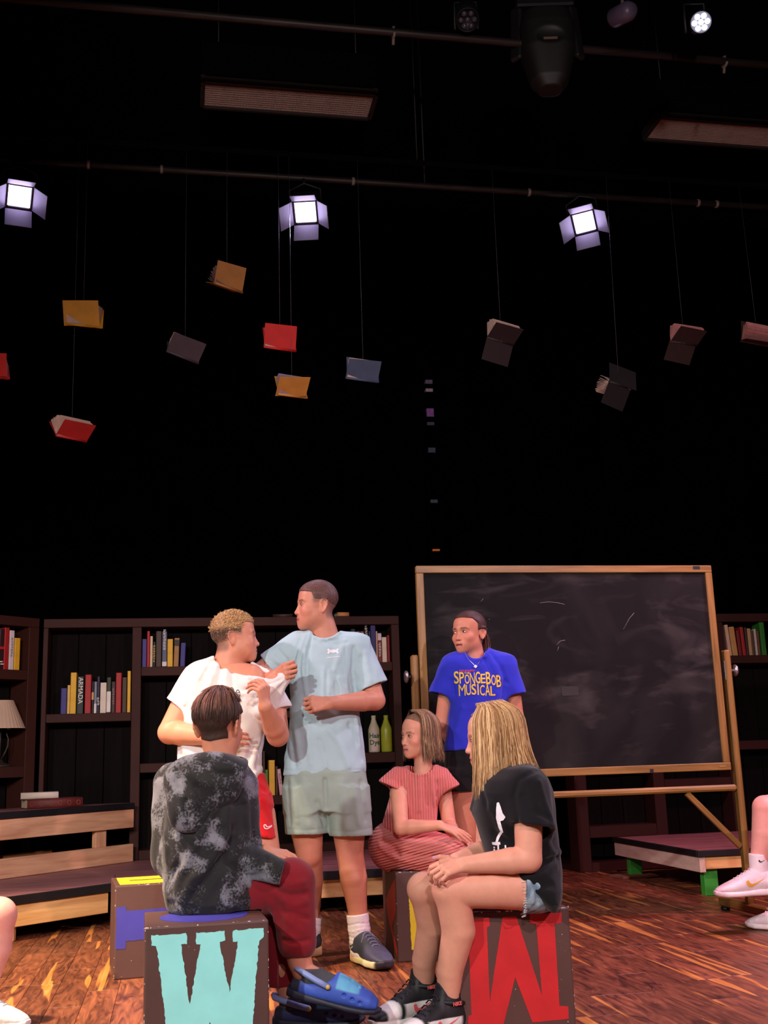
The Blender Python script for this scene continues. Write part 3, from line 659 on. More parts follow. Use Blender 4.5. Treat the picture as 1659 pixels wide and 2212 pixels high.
# M box
MS = (0.39, 0.34, CB); pr = PZ(1229, 1959, CB); ax = Vector((math.cos(PSI - .03), math.sin(PSI - .03), 0)); ay = Vector((-ax.y, ax.x, 0))
M_c = Vector((pr[0], pr[1], 0)) - ax * MS[0] / 2 + ay * MS[1] / 2
boxM, mwM = crate('brown painted box with a big red letter, under the blonde girl', M_c, PSI - 0.03, MS)
mp_ = [(790, 485), (980, 465), (985, 530), (965, 540), (978, 1095), (1075, 462), (1170, 458), (1345, 1060), (1310, 520), (1265, 515), (1265, 445), (1490, 438), (1490, 515), (1440, 522), (1468, 1140), (1530, 1148), (1533, 1238), (1275, 1258), (1158, 920), (1068, 1285), (825, 1302), (828, 1195), (850, 1190), (833, 540), (795, 540)]
s = 0.385 / 935.0
mp2 = [(-0.195 + (x - (745 + (y - 430) * 0.03)) * 0.39 / (800 + (y - 400) * 0.02), CB / 2 - (y - 430 + (x - 745) * 0.045) * s) for x, y in mp_]
paint_poly('letter', mp2, face(mwM, MS, 'front'), M_REDP, boxM, 0.0014, 0.0005)
chips(boxM, mwM, MS, 70, 2)
# T box
pt = PZ(249, 1914, CB); rz = PSI + 0.10; ax = Vector((math.cos(rz), math.sin(rz), 0)); ay = Vector((-ax.y, ax.x, 0))
T_c = Vector((pt[0], pt[1], 0)) + ax * CB / 2 + ay * CB / 2
boxT, mwT = crate('brown painted box with a blue sideways letter and yellow top lettering, behind the hoodie boy', T_c, rz)
k5 = CB / 780
paint_poly('letter', [(-CB / 2 + (x - 985) * k5, CB / 2 - (y - 842) * k5) for x, y in [(1000, 1022), (1080, 1020), (1085, 1058), (1560, 1050), (1560, 1300), (1085, 1308), (1080, 1368), (996, 1368)]], face(mwT, SZ, 'front'), M_BLUP, boxT)
paint_poly('letter', [(-0.17, -0.16), (0.17, -0.16), (0.17, -0.06), (0.15, -0.06), (.15, -.02), (-0.12, -0.02), (-0.12, 0.03), (0.15, 0.03), (.15, .06), (0.17, 0.06), (0.17, 0.15), (-0.17, 0.15)], face(mwT, SZ, 'top'), M_YELP, boxT)
chips(boxT, mwT, SZ, 40, 3)
# girl's box
pg_ = PZ(854, 1884, CB); rz = PSI - 0.02; ax = Vector((math.cos(rz), math.sin(rz), 0)); ay = Vector((-ax.y, ax.x, 0))
G_c = Vector((pg_[0], pg_[1], 0)) + ax * CB / 2 + ay * CB / 2
boxG, mwG = crate('brown painted box with a yellow bar and red side letter, under the girl in coral', G_c, rz)
paint_poly('letter', [(-0.13, -0.14), (-0.10, -0.15), (-0.085, -0.14), (-0.085, 0.12), (-0.07, 0.13), (-0.08, 0.145), (-0.11, 0.13), (-0.135, 0.08)], face(mwG, SZ, 'front'), M_YELP, boxG)
paint_poly('letter', [(0.02, 0.10), (0.17, 0.16), (0.17, 0.02), (0.05, -0.06), (0.17, -0.15), (0.17, -0.17), (0.14, -0.16), (-0.06, -0.02), (-0.10, 0.04)], face(mwG, SZ, 'left'), M_REDP, boxG)
paint_poly('letter', [(-0.15, -0.15), (0.15, -0.15), (0.15, 0.12), (-0.13, 0.12)], face(mwG, SZ, 'top'), M_BLUP, boxG)
chips(boxG, mwG, SZ, 30, 4)
# ================================================================== implicit-surface modelling for people and cloth
def npv(a): return np.asarray(a, np.float32)
def unit(v): v = np.asarray(v, float); return v / (np.linalg.norm(v) + 1e-12)
def rot_to(fwd, up=(0, 0, 1)):
    """3x3 with columns X, Y(forward), Z(up)"""
    y = unit(fwd); x = unit(np.cross(y, up)); z = np.cross(x, y); return np.stack([x, y, z], 1)
class RC:      # tapered capsule, optionally flattened along n by factor s
    def __init__(s, a, b, ra, rb, n=None, f=1.0):
        s.a, s.b, s.ra, s.rb = np.asarray(a, float), np.asarray(b, float), ra, rb; s.n = None if n is None else unit(n); s.f = f
        r = max(ra, rb); s.lo = np.minimum(s.a, s.b) - r; s.hi = np.maximum(s.a, s.b) + r
    def __call__(s, x, y, z):
        ba = s.b - s.a; L = float(ba @ ba) + 1e-12
        px, py, pz = x - s.a[0], y - s.a[1], z - s.a[2]
        t = np.clip((px * ba[0] + py * ba[1] + pz * ba[2]) / L, 0, 1)
        px, py, pz = px - t * ba[0], py - t * ba[1], pz - t * ba[2]
        if s.n is not None:
            q = (px * s.n[0] + py * s.n[1] + pz * s.n[2]) * (1 / s.f - 1); px, py, pz = px + q * s.n[0], py + q * s.n[1], pz + q * s.n[2]
        return np.sqrt(px * px + py * py + pz * pz) - (s.ra + (s.rb - s.ra) * t)
class EL:      # ellipsoid, R columns are its axes
    def __init__(s, c, r, R=None):
        s.c = np.asarray(c, float); s.r = np.asarray(r, float) * np.ones(3); s.R = np.eye(3) if R is None else np.asarray(R)
        e = np.abs(s.R) @ s.r; s.lo = s.c - e; s.hi = s.c + e
    def __call__(s, x, y, z):
        dx, dy, dz = x - s.c[0], y - s.c[1], z - s.c[2]; R = s.R; k0 = 0; k1 = 0
        for i in range(3):
            q = dx * R[0, i] + dy * R[1, i] + dz * R[2, i]; k0 = k0 + (q / s.r[i]) ** 2; k1 = k1 + (q / s.r[i] ** 2) ** 2
        k0 = np.sqrt(k0); k1 = np.sqrt(k1); return k0 * (k0 - 1) / (k1 + 1e-6)
class BX:      # oriented box
    def __init__(s, c, half, rz): s.c, s.hf = np.asarray(c, float), np.asarray(half, float); s.cs, s.sn = math.cos(rz), math.sin(rz); e = math.hypot(half[0], half[1]); s.lo = s.c - np.array((e, e, half[2])); s.hi = s.c + np.array((e, e, half[2]))
    def __call__(s, x, y, z):
        dx, dy, dz = x - s.c[0], y - s.c[1], z - s.c[2]; a = np.abs(dx * s.cs + dy * s.sn) - s.hf[0]; b = np.abs(-dx * s.sn + dy * s.cs) - s.hf[1]; c = np.abs(dz) - s.hf[2]
        return np.maximum(np.maximum(a, b), c)
class CLIP:    # primitive cut off beyond a plane
    def __init__(s, f, p, n): s.f, s.p, s.n = f, np.asarray(p, float), unit(n); s.lo, s.hi = f.lo, f.hi
    def __call__(s, x, y, z): return np.maximum(s.f(x, y, z), (x - s.p[0]) * s.n[0] + (y - s.p[1]) * s.n[1] + (z - s.p[2]) * s.n[2])
class LOFT:    # stack of super-elliptical sections along unit axis w; rows: (t, cu, cv, a, b)
    def __init__(s, rows, O=(0, 0, 0), w=(0, 0, 1), u=(1, 0, 0), p=2.3):
        rows = sorted(rows); s.T = np.array(rows, float); s.O = np.asarray(O, float); s.w = unit(w); u = np.asarray(u, float); s.u = unit(u - s.w * (u @ s.w)); s.v = np.cross(s.w, s.u); s.p = p
        cs = [s.O + s.w * r[0] + s.u * (r[1] + i * r[3]) + s.v * (r[2] + j * r[4]) for r in s.T for i in (-1, 1) for j in (-1, 1)]
        s.lo = np.min(cs, 0); s.hi = np.max(cs, 0)
    def __call__(s, x, y, z):
        dx, dy, dz = x - s.O[0], y - s.O[1], z - s.O[2]
        t = dx * s.w[0] + dy * s.w[1] + dz * s.w[2]; a_ = dx * s.u[0] + dy * s.u[1] + dz * s.u[2]; b_ = dx * s.v[0] + dy * s.v[1] + dz * s.v[2]
        I = lambda k: np.interp(t, s.T[:, 0], s.T[:, k]).astype(np.float32)
        A, B = I(3), I(4); q = (np.abs((a_ - I(1)) / A) ** s.p + np.abs((b_ - I(2)) / B) ** s.p) ** (1 / s.p)
        d = (q - 1) * np.minimum(A, B)
        return np.maximum(d, np.maximum(s.T[0, 0] - t, t - s.T[-1, 0]))
class SDF:
    def __init__(s, lo, hi, h):
        s.h = h; s.lo = np.asarray(lo, float) - 3 * h; n = np.ceil((np.asarray(hi, float) + 3 * h - s.lo) / h).astype(int) + 1
        s.n = n; s.ax = [(s.lo[i] + h * np.arange(n[i])).astype(np.float32) for i in range(3)]
        s.D = np.full(n, 0.5, np.float32)
    def reg(s, lo, hi, m):
        sl = []
        for i in range(3):
            a = int(np.floor((lo[i] - m - s.lo[i]) / s.h)); b = int(np.ceil((hi[i] + m - s.lo[i]) / s.h)) + 1
            sl.append(slice(max(a, 0), max(min(b, s.n[i]), 0)))
        return tuple(sl)
    def pts(s, sl): return s.ax[0][sl[0]][:, None, None], s.ax[1][sl[1]][None, :, None], s.ax[2][sl[2]][None, None, :]
    def add(s, f, k=0.0):
        sl = s.reg(f.lo, f.hi, k + 4 * s.h)
        if s.D[sl].size == 0: return s
        d = f(*s.pts(sl)); a = s.D[sl]
        if k > 0:
            h = np.maximum(k - np.abs(a - d), 0) / k; s.D[sl] = np.minimum(a, d) - h * h * k * 0.25
        else: s.D[sl] = np.minimum(a, d)
        return s
    def sub(s, f, k=0.0):
        sl = s.reg(f.lo, f.hi, k + 4 * s.h)
        if s.D[sl].size == 0: return s
        d = -f(*s.pts(sl)); a = s.D[sl]
        if k > 0:
            h = np.maximum(k - np.abs(a - d), 0) / k; s.D[sl] = np.maximum(a, d) + h * h * k * 0.25
        else: s.D[sl] = np.maximum(a, d)
        return s
    def cut(s, p, n, lo=None, hi=None):
        """remove what lies on the +n side of the plane through p (inside box lo..hi)"""
        sl = s.reg(lo, hi, 0) if lo is not None else (slice(None),) * 3
        if s.D[sl].size == 0: return s
        x, y, z = s.pts(sl); n = unit(n); d = (x - p[0]) * n[0] + (y - p[1]) * n[1] + (z - p[2]) * n[2]
        s.D[sl] = np.maximum(s.D[sl], d); return s
    def disp(s, fn): s.D = s.D + fn(*s.pts((slice(None),) * 3)).astype(np.float32); return s
    def ridge(s, pl, w, amp):
        """raise (amp>0) or press in (amp<0) a soft ridge along a polyline"""
        for a, b in zip(pl[:-1], pl[1:]):
            f = RC(a, b, 0, 0); sl = s.reg(f.lo, f.hi, w * 2.6)
            if s.D[sl].size == 0: continue
            d = f(*s.pts(sl)); s.D[sl] -= amp * np.exp(-(d / w) ** 2)
        return s
    def surf(s, x, y, D0, span=0.35):
        """first surface point along the picture ray (x,y), searched from D0-span to D0+span"""
        Ds = np.arange(D0 - span, D0 + span, s.h * 0.5); d = ray(x, y); q = CAM + d[None, :] * (Ds / d[1])[:, None]
        i = np.round((q - s.lo) / s.h).astype(int); ok = ((i >= 0) & (i < s.n)).all(1)
        v = np.full(len(Ds), 1.0); v[ok] = s.D[tuple(i[ok].T)]; hit = np.argwhere(v < 0)
        return q[hit[0, 0]] if len(hit) else None
    def rpx(s, pl, D0, w, amp, step=7.0):
        """ridge along a polyline traced in picture measures, laid on the surface"""
        pts = []
        for (x0, y0), (x1, y1) in zip(pl[:-1], pl[1:]):
            n = max(1, int(math.hypot(x1 - x0, y1 - y0) / step)); pts += [(x0 + (x1 - x0) * i / n, y0 + (y1 - y0) * i / n) for i in range(n)]
        pts.append(pl[-1]); run = []
        hits = [s.surf(x, y, D0) for x, y in pts]; hits = [q for q in hits if q is not None]
        if len(hits) < 2: return s
        h_ = np.array(hits); acc = None
        lo, hi = h_.min(0), h_.max(0); sl = s.reg(lo, hi, w * 2.6)
        if s.D[sl].size == 0: return s
        X = s.pts(sl); d = None
        for a, b in zip(h_[:-1], h_[1:]):
            q = RC(a, b, 0, 0)(*X); d = q if d is None else np.minimum(d, q)
        s.D[sl] -= amp * np.exp(-(d / w) ** 2); return s
    def folds(s, D0, lst):
        for pl, w, am in lst: s.rpx(pl, D0, w, am)
        return s
    def mesh(s, smooth=1):
        D = s.D; ins = D < 0; n = D.shape
        c = [D[i:n[0] - 1 + i, j:n[1] - 1 + j, k:n[2] - 1 + k] for i in (0, 1) for j in (0, 1) for k in (0, 1)]
        cnt = sum((q < 0).astype(np.int8) for q in c); act = np.argwhere((cnt > 0) & (cnt < 8))
        if len(act) == 0: return np.zeros((0, 3)), np.zeros((0, 4), int)
        vals = np.stack([q[tuple(act.T)] for q in c], 1)
        off = np.array([(i, j, k) for i in (0, 1) for j in (0, 1) for k in (0, 1)], float)
        pos = np.zeros((len(act), 3)); num = np.zeros(len(act))
        for a in range(8):
            for b in range(a + 1, 8):
                if np.abs(off[a] - off[b]).sum() != 1: continue
                va, vb = vals[:, a], vals[:, b]; m = (va < 0) != (vb < 0)
                t = va[m] / (va[m] - vb[m]); pos[m] += off[a] + t[:, None] * (off[b] - off[a]); num[m] += 1
        V = s.lo + s.h * (act + pos / num[:, None])
        idx = np.full([q - 1 for q in n], -1, np.int32); idx[tuple(act.T)] = np.arange(len(act))
        Fs = []
        for ax in range(3):
            o1, o2 = [(1, 2), (2, 0), (0, 1)][ax]
            sa = [slice(None)] * 3; sb = [slice(None)] * 3; sa[ax] = slice(0, -1); sb[ax] = slice(1, None)
            e = np.argwhere(ins[tuple(sa)] != ins[tuple(sb)])
            e = e[(e[:, o1] > 0) & (e[:, o2] > 0) & (e[:, o1] < n[o1] - 1) & (e[:, o2] < n[o2] - 1)]
            if len(e) == 0: continue
            flip = ins[tuple(sa)][tuple(e.T)]
            q = []
            for (i, j) in ((-1, -1), (0, -1), (0, 0), (-1, 0)):
                g = e.copy(); g[:, o1] += i; g[:, o2] += j; q.append(idx[tuple(g.T)])
            q = np.stack(q, 1); q[~flip] = q[~flip][:, ::-1]; Fs.append(q[(q >= 0).all(1)])
        Fq = np.concatenate(Fs)
        for _ in range(smooth):
            acc = np.zeros_like(V); nn_ = np.zeros(len(V))
            for i in range(4):
                a, b = Fq[:, i], Fq[:, (i + 1) % 4]
                for q in range(3):
                    acc[:, q] += np.bincount(a, V[b, q], len(V)) + np.bincount(b, V[a, q], len(V))
                nn_ += np.bincount(a, minlength=len(V)) + np.bincount(b, minlength=len(V))
            V = 0.45 * V + 0.55 * acc / np.maximum(nn_, 1)[:, None]
        return V, Fq
def sdf_for(prims, h, pad=0.03):
    return SDF(np.min([p.lo for p in prims], 0) - pad, np.max([p.hi for p in prims], 0) + pad, h)
def wav(x, y, z, f, seed=0.0):
    """cheap smooth noise in about -1..1"""
    s = seed
    return (np.sin(f * (x + 0.6 * y) + 1.7 * np.sin(f * 0.7 * z + s) + s) * np.sin(f * (0.8 * y - 0.5 * z) + 1.3 * np.sin(f * 0.6 * x + 2 * s)) + 0.6 * np.sin(f * 1.9 * z + 1.5 * np.sin(f * 0.9 * y + s) + 3 * s) * np.sin(f * 1.6 * x + s)) / 1.4
def fast_mesh(name, V, Fq, C=None, smooth=True):
    me = bpy.data.meshes.new(name); V = np.asarray(V, np.float32); Fq = np.asarray(Fq, np.int32)
    me.vertices.add(len(V)); me.vertices.foreach_set('co', V.ravel())
    k = Fq.shape[1]; me.loops.add(Fq.size); me.loops.foreach_set('vertex_index', Fq.ravel())
    me.polygons.add(len(Fq)); me.polygons.foreach_set('loop_start', np.arange(0, Fq.size, k, dtype=np.int32)); me.polygons.foreach_set('loop_total', np.full(len(Fq), k, np.int32))
    me.update(calc_edges=True); me.validate()
    if C is not None:
        a = me.color_attributes.new('Col', 'FLOAT_COLOR', 'POINT'); a.data.foreach_set('color', np.asarray(C, np.float32).ravel())
    if smooth: me.shade_smooth()
    return me
def joinv(parts):
    V, Fq, C, o = [], [], [], 0
    for v, f, c in parts:
        V.append(v); Fq.append(f + o); C.append(c); o += len(v)
    return np.concatenate(V), np.concatenate(Fq), np.concatenate(C)
def col4(c, n): return np.tile(np.array(lin(c), np.float32), (n, 1))
def mixc(C, c, m):
    m = np.clip(m, 0, 1)[:, None]; return C * (1 - m) + np.array(lin(c), np.float32) * m
def sstep(a, b, x): t = np.clip((x - a) / (b - a), 0, 1); return t * t * (3 - 2 * t)

# ------------------------------------------------------------------ heads
def head(pos, fwd, scale=1.0, up=(0, 0, 1), skin=(214, 160, 132), lip=(178, 92, 88), hairc=None, stubble=None, neck=(0.052, 0.055), neck_to=None, ears=True, jaw=1.0, nose=1.0, mouth_open=0.0, h=0.0026, brow=(110, 76, 56), smile=0.0, sz=1.0, sy=1.0, full=1.0):
    """returns V,F,C in world space and the transform; local: X right, Y face, Z up, origin between the eyes inside the skull (cm)"""
    c = 0.01; R = rot_to(fwd, up)
    f = SDF((-0.105, -0.135, -0.20), (0.105, 0.145, 0.135), h)
    E = lambda p, r, k, R_=None: f.add(EL(np.array(p) * c, np.array(r) * c, R_), k * c)
    E((0, -1.4, 3.5), (7.3, 9.2, 7.6), 0)
    E((0, 3.2, 4.0), (6.0, 5.2, 5.0), 2.0)
    E((0, 2.4, -2.0), (6.2 * jaw, 6.2, 8.2), 2.5); f.add(EL((0, 0.036, -0.045), (.050 * full * jaw, .046, .045)), .02)
    E((0, 3.2, -6.4), (5.2 * jaw, 5.2, 4.2), 2.0)
    E((0, 7.0, -9.2), (2.3, 1.8, 1.7), 2.2)
    for sx in (-1, 1):
        E((4.7 * sx * jaw, 0.3, -5.6), (1.5, 2.2, 2.4), 2.5)
        E((4.0 * sx, 5.6, -2.9), (2.1, 2.2, 1.9), 2.0)
        f.add(RC(np.array((0.6 * sx, 8.25, 1.5)) * c, np.array((4.4 * sx, 7.0, 1.6)) * c, 0.007, 0.006), 0.012)
    E((0, 7.0, -6.5), (2.9, 2.0, 2.2), 1.8)
    for sx in (-1, 1): f.sub(EL(np.array((3.2 * sx, 9.4, 0.0)) * c, np.array((2.0, 1.9, 1.15)) * c), 0.009)
    for sx in (-1, 1):
        E((3.15 * sx, 7.15, -0.1), (1.55, 1.15, 1.0), 0.4)
    ns = nose
    f.add(RC(np.array((0, 8.1, 0.6)) * c, np.array((0, 8.9 + 1.0 * ns, -3.2)) * c, 0.0058, 0.0078), 0.010)
    E((0, 8.95 + 1.0 * ns, -3.55), (1.1, 1.05, 0.95), 0.6)
    for sx in (-1, 1): E((1.2 * sx, 8.55 + 0.4 * ns, -3.8), (0.72, 0.9, 0.72), 0.6)
    for sx in (-1, 1): f.sub(EL(np.array((0.62 * sx, 8.9 + 0.6 * ns, -4.5)) * c, np.array((0.38, 0.55, 0.35)) * c), 0.002)
    mo = mouth_open; cz = smile
    for sx in (-1, 1):
        f.add(RC(np.array((2.35 * sx, 7.75, -6.5 + cz)) * c, np.array((0, 9.0, -6.05)) * c, 0.0028, 0.0050), 0.004)
        f.add(RC(np.array((2.2 * sx, 7.8, -6.7 + cz)) * c, np.array((0, 8.75, -7.15 - mo)) * c, 0.003, 0.0062), 0.004)
    for sx in (-1, 1): f.sub(RC(np.array((2.5 * sx, 8.1, -6.6 + cz)) * c, np.array((0, 9.6, -6.55 - mo * 0.5)) * c, 0.0012, 0.0016 + mo * 0.006), 0.003)
    if ears:
        for sx in (-1, 1):
            o = np.array((7.05 * sx, -1.0, -0.8)); Re = rot_to((-0.28 * sx * -1 * -1, -1, -0.12)); a = math.radians(18)
            yv = np.array((0.34 * sx, -math.cos(a) * .94, -0.05)); yv = unit(yv); zv = unit(np.array((0.12 * sx, -0.22, 1.0))); xv = unit(np.cross(yv, zv)); zv = np.cross(xv, yv); Re = np.stack([xv, yv, zv], 1)
            f.add(EL((o + Re @ np.array((0, 0.9, -0.2))) * c, np.array((0.55, 1.75, 2.9)) * c, Re), 0.006)
            rim = [o + Re @ np.array((0, q[0], q[1])) for q in ((-0.4, 1.5), (0.4, 2.8), (1.7, 2.9), (2.6, 1.8), (2.5, 0.2), (1.8, -1.4), (0.9, -2.6))]
            for p, q in zip(rim[:-1], rim[1:]): f.add(RC((p + np.array((.35 * sx, 0, 0))) * c, (q + np.array((.35 * sx, 0, 0))) * c, 0.0042, 0.0042), 0.003)
            f.sub(EL((o + Re @ np.array((0, 0.7, 0.0)) + np.array((0.85 * sx, 0, 0))) * c, np.array((0.75, 0.95, 1.5)) * c, Re), 0.004)
    nt = np.array((0, -4.2, -19.0)) * c if neck_to is None else (R.T @ (np.asarray(neck_to) - np.asarray(pos))) / (scale * np.array((1, sy, sz)))
    f.add(RC(np.array((0, -1.8, -4.5)) * c, nt, neck[0], neck[1]), 0.02)
    V, Fq = f.mesh(1)
    x, y, z = (V / c).T
    C = col4(skin, len(V))
    cheek = np.exp(-(((np.abs(x) - 4.2) / 2.2) ** 2 + ((y - 6.5) / 2.5) ** 2 + ((z + 3.6) / 1.8) ** 2)); C = mixc(C, (214, 120, 108), 0.35 * cheek)
    lipm = np.exp(-((z + 6.6 - cz * np.abs(x) / 2.3) / 0.75) ** 4) * (np.abs(x) < 2.3) * (y > 7.6); C = mixc(C, lip, 0.85 * lipm)
    ml = np.exp(-((z + 6.57 - cz * np.abs(x) / 2.4 + mo * 0.3) / (0.16 + mo * 0.45)) ** 2) * (np.abs(x) < 2.2) * (y > 7.3); C = mixc(C, (96, 40, 40), 0.9 * ml)
    bz = 1.75 - 0.06 * (np.abs(x) - 2.8) ** 2
    bm_ = np.exp(-((z - bz) / 0.42) ** 2) * sstep(1.0, 1.6, np.abs(x)) * (1 - sstep(4.4, 5.2, np.abs(x))) * (y > 5.5); C = mixc(C, brow, 0.85 * bm_)
    em = np.exp(-(((np.abs(x) - 3.15) / 1.6) ** 2 + ((z + 0.1) / 0.85) ** 2)) * (y > 6); C = mixc(C, (168, 104, 88), 0.5 * em)
    if stubble is not None: C = stubble(x, y, z, C)
    Rs = R @ np.diag((scale, scale * sy, scale * sz))
    return (V @ Rs.T + np.asarray(pos), Fq, C), (np.asarray(pos, float), Rs), f
def hair_from(name, person, T, f, thick, colfn, seed=0, extra=None, keep=None):
    """short hair: the skull surface lifted by thick(x,y,z in cm), sinking under the skin where it is negative"""
    g = SDF(f.lo, f.lo + 0.01, f.h); g.n = f.n; g.ax = f.ax; g.lo = f.lo; g.D = f.D.copy()
    x, y, z = (q * 100 for q in g.pts((slice(None),) * 3))
    g.D = (g.D - 0.01 * np.maximum(thick(x, y, z), -0.5)).astype(np.float32)
    if extra: extra(g)
    V, Fq = g.mesh(1); q = V * 100; t = thick(q[:, 0], q[:, 1], q[:, 2]); ok = t > -0.12
    if keep is not None: ok = ok | keep(q)
    fm = ok[Fq].all(1); Fq = Fq[fm]; used = np.unique(Fq); mp = np.full(len(V), -1); mp[used] = np.arange(len(used)); V = V[used]; Fq = mp[Fq]
    return link(name, fast_mesh(name, V @ T[1].T + T[0], Fq, colfn(V * 100)), M_HAIR, person)
def hl(T, p): return T[0] + T[1] @ (np.asarray(p, float) * 0.01)      # head-local cm -> world
def eyes(person, T, look=(0, 1, 0), iris=(70, 52, 40), openness=0.5, lids=True):
    for sx in (-1, 1):
        e = hl(T, (3.15 * sx, 7.35, -0.1)); sc = np.linalg.norm(T[1][:, 0])
        R = T[1] / sc
        me = bpy.data.meshes.new('eye'); bm = bmesh.new(); bmesh.ops.create_uvsphere(bm, u_segments=14, v_segments=10, radius=1.0)
        mm = Matrix([list(R[0]), list(R[1]), list(R[2])]).to_4x4(); mm.translation = Vector(e)
        for v in bm.verts: v.co = Vector((v.co.x * 0.0125 * sc, v.co.y * 0.0105 * sc, v.co.z * openness * 0.0105 * sc))
        me2 = bm_mesh('eye', bm, True); ey = link('eye', me2, mat('eye_white', (226, 216, 212), 0.25, 0.02), person, mm)
        lk = unit(look); bm = bmesh.new(); bmesh.ops.create_uvsphere(bm, u_segments=12, v_segments=8, radius=1.0)
        for v in bm.verts: v.co = Vector((v.co.x * 0.0055 * sc, v.co.y * 0.0028 * sc, v.co.z * min(0.0055, openness * 0.0108) * sc))
        ix, iz = lk[0] * .0075, lk[2] * .003; iy = .0105 * math.sqrt(max(.05, 1 - (ix / .0125) ** 2 - (iz / (openness * .0105)) ** 2)) - .0012; ip = mm @ Matrix.Translation(Vector((ix, iy, iz)) * sc)
        link('iris', bm_mesh('iris', bm, True), mat('iris_%d' % iris[0], iris, 0.15, 0.1, 200), ey, ip)
        pts = [hl(T, (sx * (3.15 + a * 1.5), 8.35 - 0.28 * (a * 1.5 + .2) ** 2, -0.1 + openness * 0.95 * (1 - a * a) + 0.12)) for a in np.linspace(-1, 1, 7)]
        tube('eyelash', pts, np.array([.0006, .001, .0012, .0013, .0013, .0012, .0008]), mat('lash', (46, 30, 26), 0.7), ey, 5)

# ------------------------------------------------------------------ hands and arms
FING = [(-2.9, 7.7, (4.0, 2.5, 2.0)), (-0.95, 8.1, (4.4, 2.8, 2.1)), (1.0, 7.8, (4.1, 2.6, 2.0)), (2.8, 7.1, (3.2, 1.9, 1.8))]
def hand_prims(wrist, fwd, back, thumb_side, curls, thumb=((0.55, 0.75, -0.4), (0.2, 0.95, -0.35), (0.0, 1.0, -0.3)), size=0.9, spread=0.06):
    """curls: 4 x (mcp,pip,dip) radians; back = direction out of the back of the hand; thumb_side +-1 along local X"""
    y = unit(fwd); z = unit(np.asarray(back, float) - y * (np.asarray(back, float) @ y)); x = np.cross(y, z); R = np.stack([x, y, z], 1); s = 0.01 * size
    w = np.asarray(wrist, float); L = lambda p: w + R @ (np.array(p, float) * s); ts = thumb_side
    pr = []; tips = []
    for i, (fx, fy, ln) in enumerate(FING):
        fx2 = -fx if ts > 0 else fx            # index finger next to the thumb
        pr.append((RC(L((fx2 * 0.45, 0.2, 0)), L((fx2, fy, 0.1)), 1.25 * s, 1.02 * s), 1.2 * s))
        p = np.array((fx2, fy, 0.1)); ang = 0.0; sp = (fx2 / 2.9) * spread
        for j in range(3):
            ang += curls[i][j]; d = np.array((math.sin(sp) * math.cos(ang), math.cos(ang) * math.cos(sp), -math.sin(ang)))
            q = p + d * ln[j]; r0 = (0.90, 0.78, 0.70)[j] * (0.88 if i == 3 else 1); r1 = (0.80, 0.71, 0.58)[j] * (0.88 if i == 3 else 1)
            pr.append((RC(L(p), L(q), r0 * s, r1 * s), (0.5 if j == 0 else 0.25) * s)); dn = np.array((0, math.sin(ang), math.cos(ang))); p = q
        tips.append((L(p - d * 0.15 + dn * 0.42), R @ dn, R @ d))
    p = np.array((2.0 * ts, 1.6, -0.6)); rr = (1.25, 1.0, 0.85, 0.68); ll = (4.0, 3.1, 2.5)
    for j in range(3):
        d = unit((thumb[j][0] * ts, thumb[j][1], thumb[j][2])); q = p + d * ll[j]; pr.append((RC(L(p), L(q), rr[j] * s, rr[j + 1] * s), (0.9 if j == 0 else 0.3) * s)); p = q
    dn = unit(np.cross(d, np.cross((0.2 * ts, 0, 1), d))); tips.append((L(p - d * 0.1 + dn * 0.45), R @ dn, R @ d))
    return pr, tips
FIST = [(1.35, 1.6, 1.0)] * 4
RELAX = [(0.35, 0.45, 0.25), (0.4, 0.5, 0.3), (0.45, 0.55, 0.3), (0.5, 0.6, 0.3)]
def arm(sh, el, wr, r=(0.048, 0.040, 0.041, 0.026), hand=None, skin=(214, 160, 132), h=0.003, extra=None, tint=(206, 116, 100)):
    """upper arm, forearm and hand as one surface"""
    sh, el, wr = (np.asarray(q, float) for q in (sh, el, wr)); pr = []
    mid = el + (wr - el) * 0.28
    pr.append((RC(sh, el, r[0], r[1]), 0)); pr.append((RC(el, mid, r[1] * 0.97, r[2]), 0.008)); pr.append((RC(mid, wr, r[2], r[3]), 0.006))
    tips = []
    if hand:
        hp, tips = hand_prims(wr, **hand); pr += hp
    f = sdf_for([p for p, k in pr], h, 0.015)
    for p, k in pr: f.add(p, k)
    V, Fq = f.mesh(1); C = col4(skin, len(V))
    if hand:
        for t_, n_, d_ in tips: C = mixc(C, tint, 0.35 * np.exp(-(np.linalg.norm(V - t_, axis=1) / 0.012) ** 2))
    C = mixc(C, tint, 0.25 * np.exp(-(np.linalg.norm(V - el, axis=1) / 0.04) ** 2))
    return (V, Fq, C), tips
def limb(pts, rad, skin=(214, 160, 132), h=0.004, knee=None, ks=0.03, extra=(), sub=None):
    pr = [RC(a, b, ra, rb) for a, b, ra, rb in zip(pts[:-1], pts[1:], rad[:-1], rad[1:])] + list(extra)
    f = sdf_for(pr, h, 0.02)
    for p in pr: f.add(p, 0.004 if isinstance(p, RC) else ks)
    if sub is not None: f.sub(sub)
    V, Fq = f.mesh(2); C = col4(skin, len(V))
    if knee is not None: C = mixc(C, (206, 120, 104), 0.4 * np.exp(-(np.linalg.norm(V - np.asarray(knee), axis=1) / 0.05) ** 2))
    return (V, Fq, C)
def add_body(person, parts, m):
    V, Fq, C = joinv(parts); return link('body', fast_mesh('body', V, Fq, C), m, person)
def add_sdf(name, person, f, m, smooth=1, colfn=None):
    V, Fq = f.mesh(smooth); C = colfn(V) if colfn is not None else None
    return link(name, fast_mesh(name, V, Fq, C), m, person)
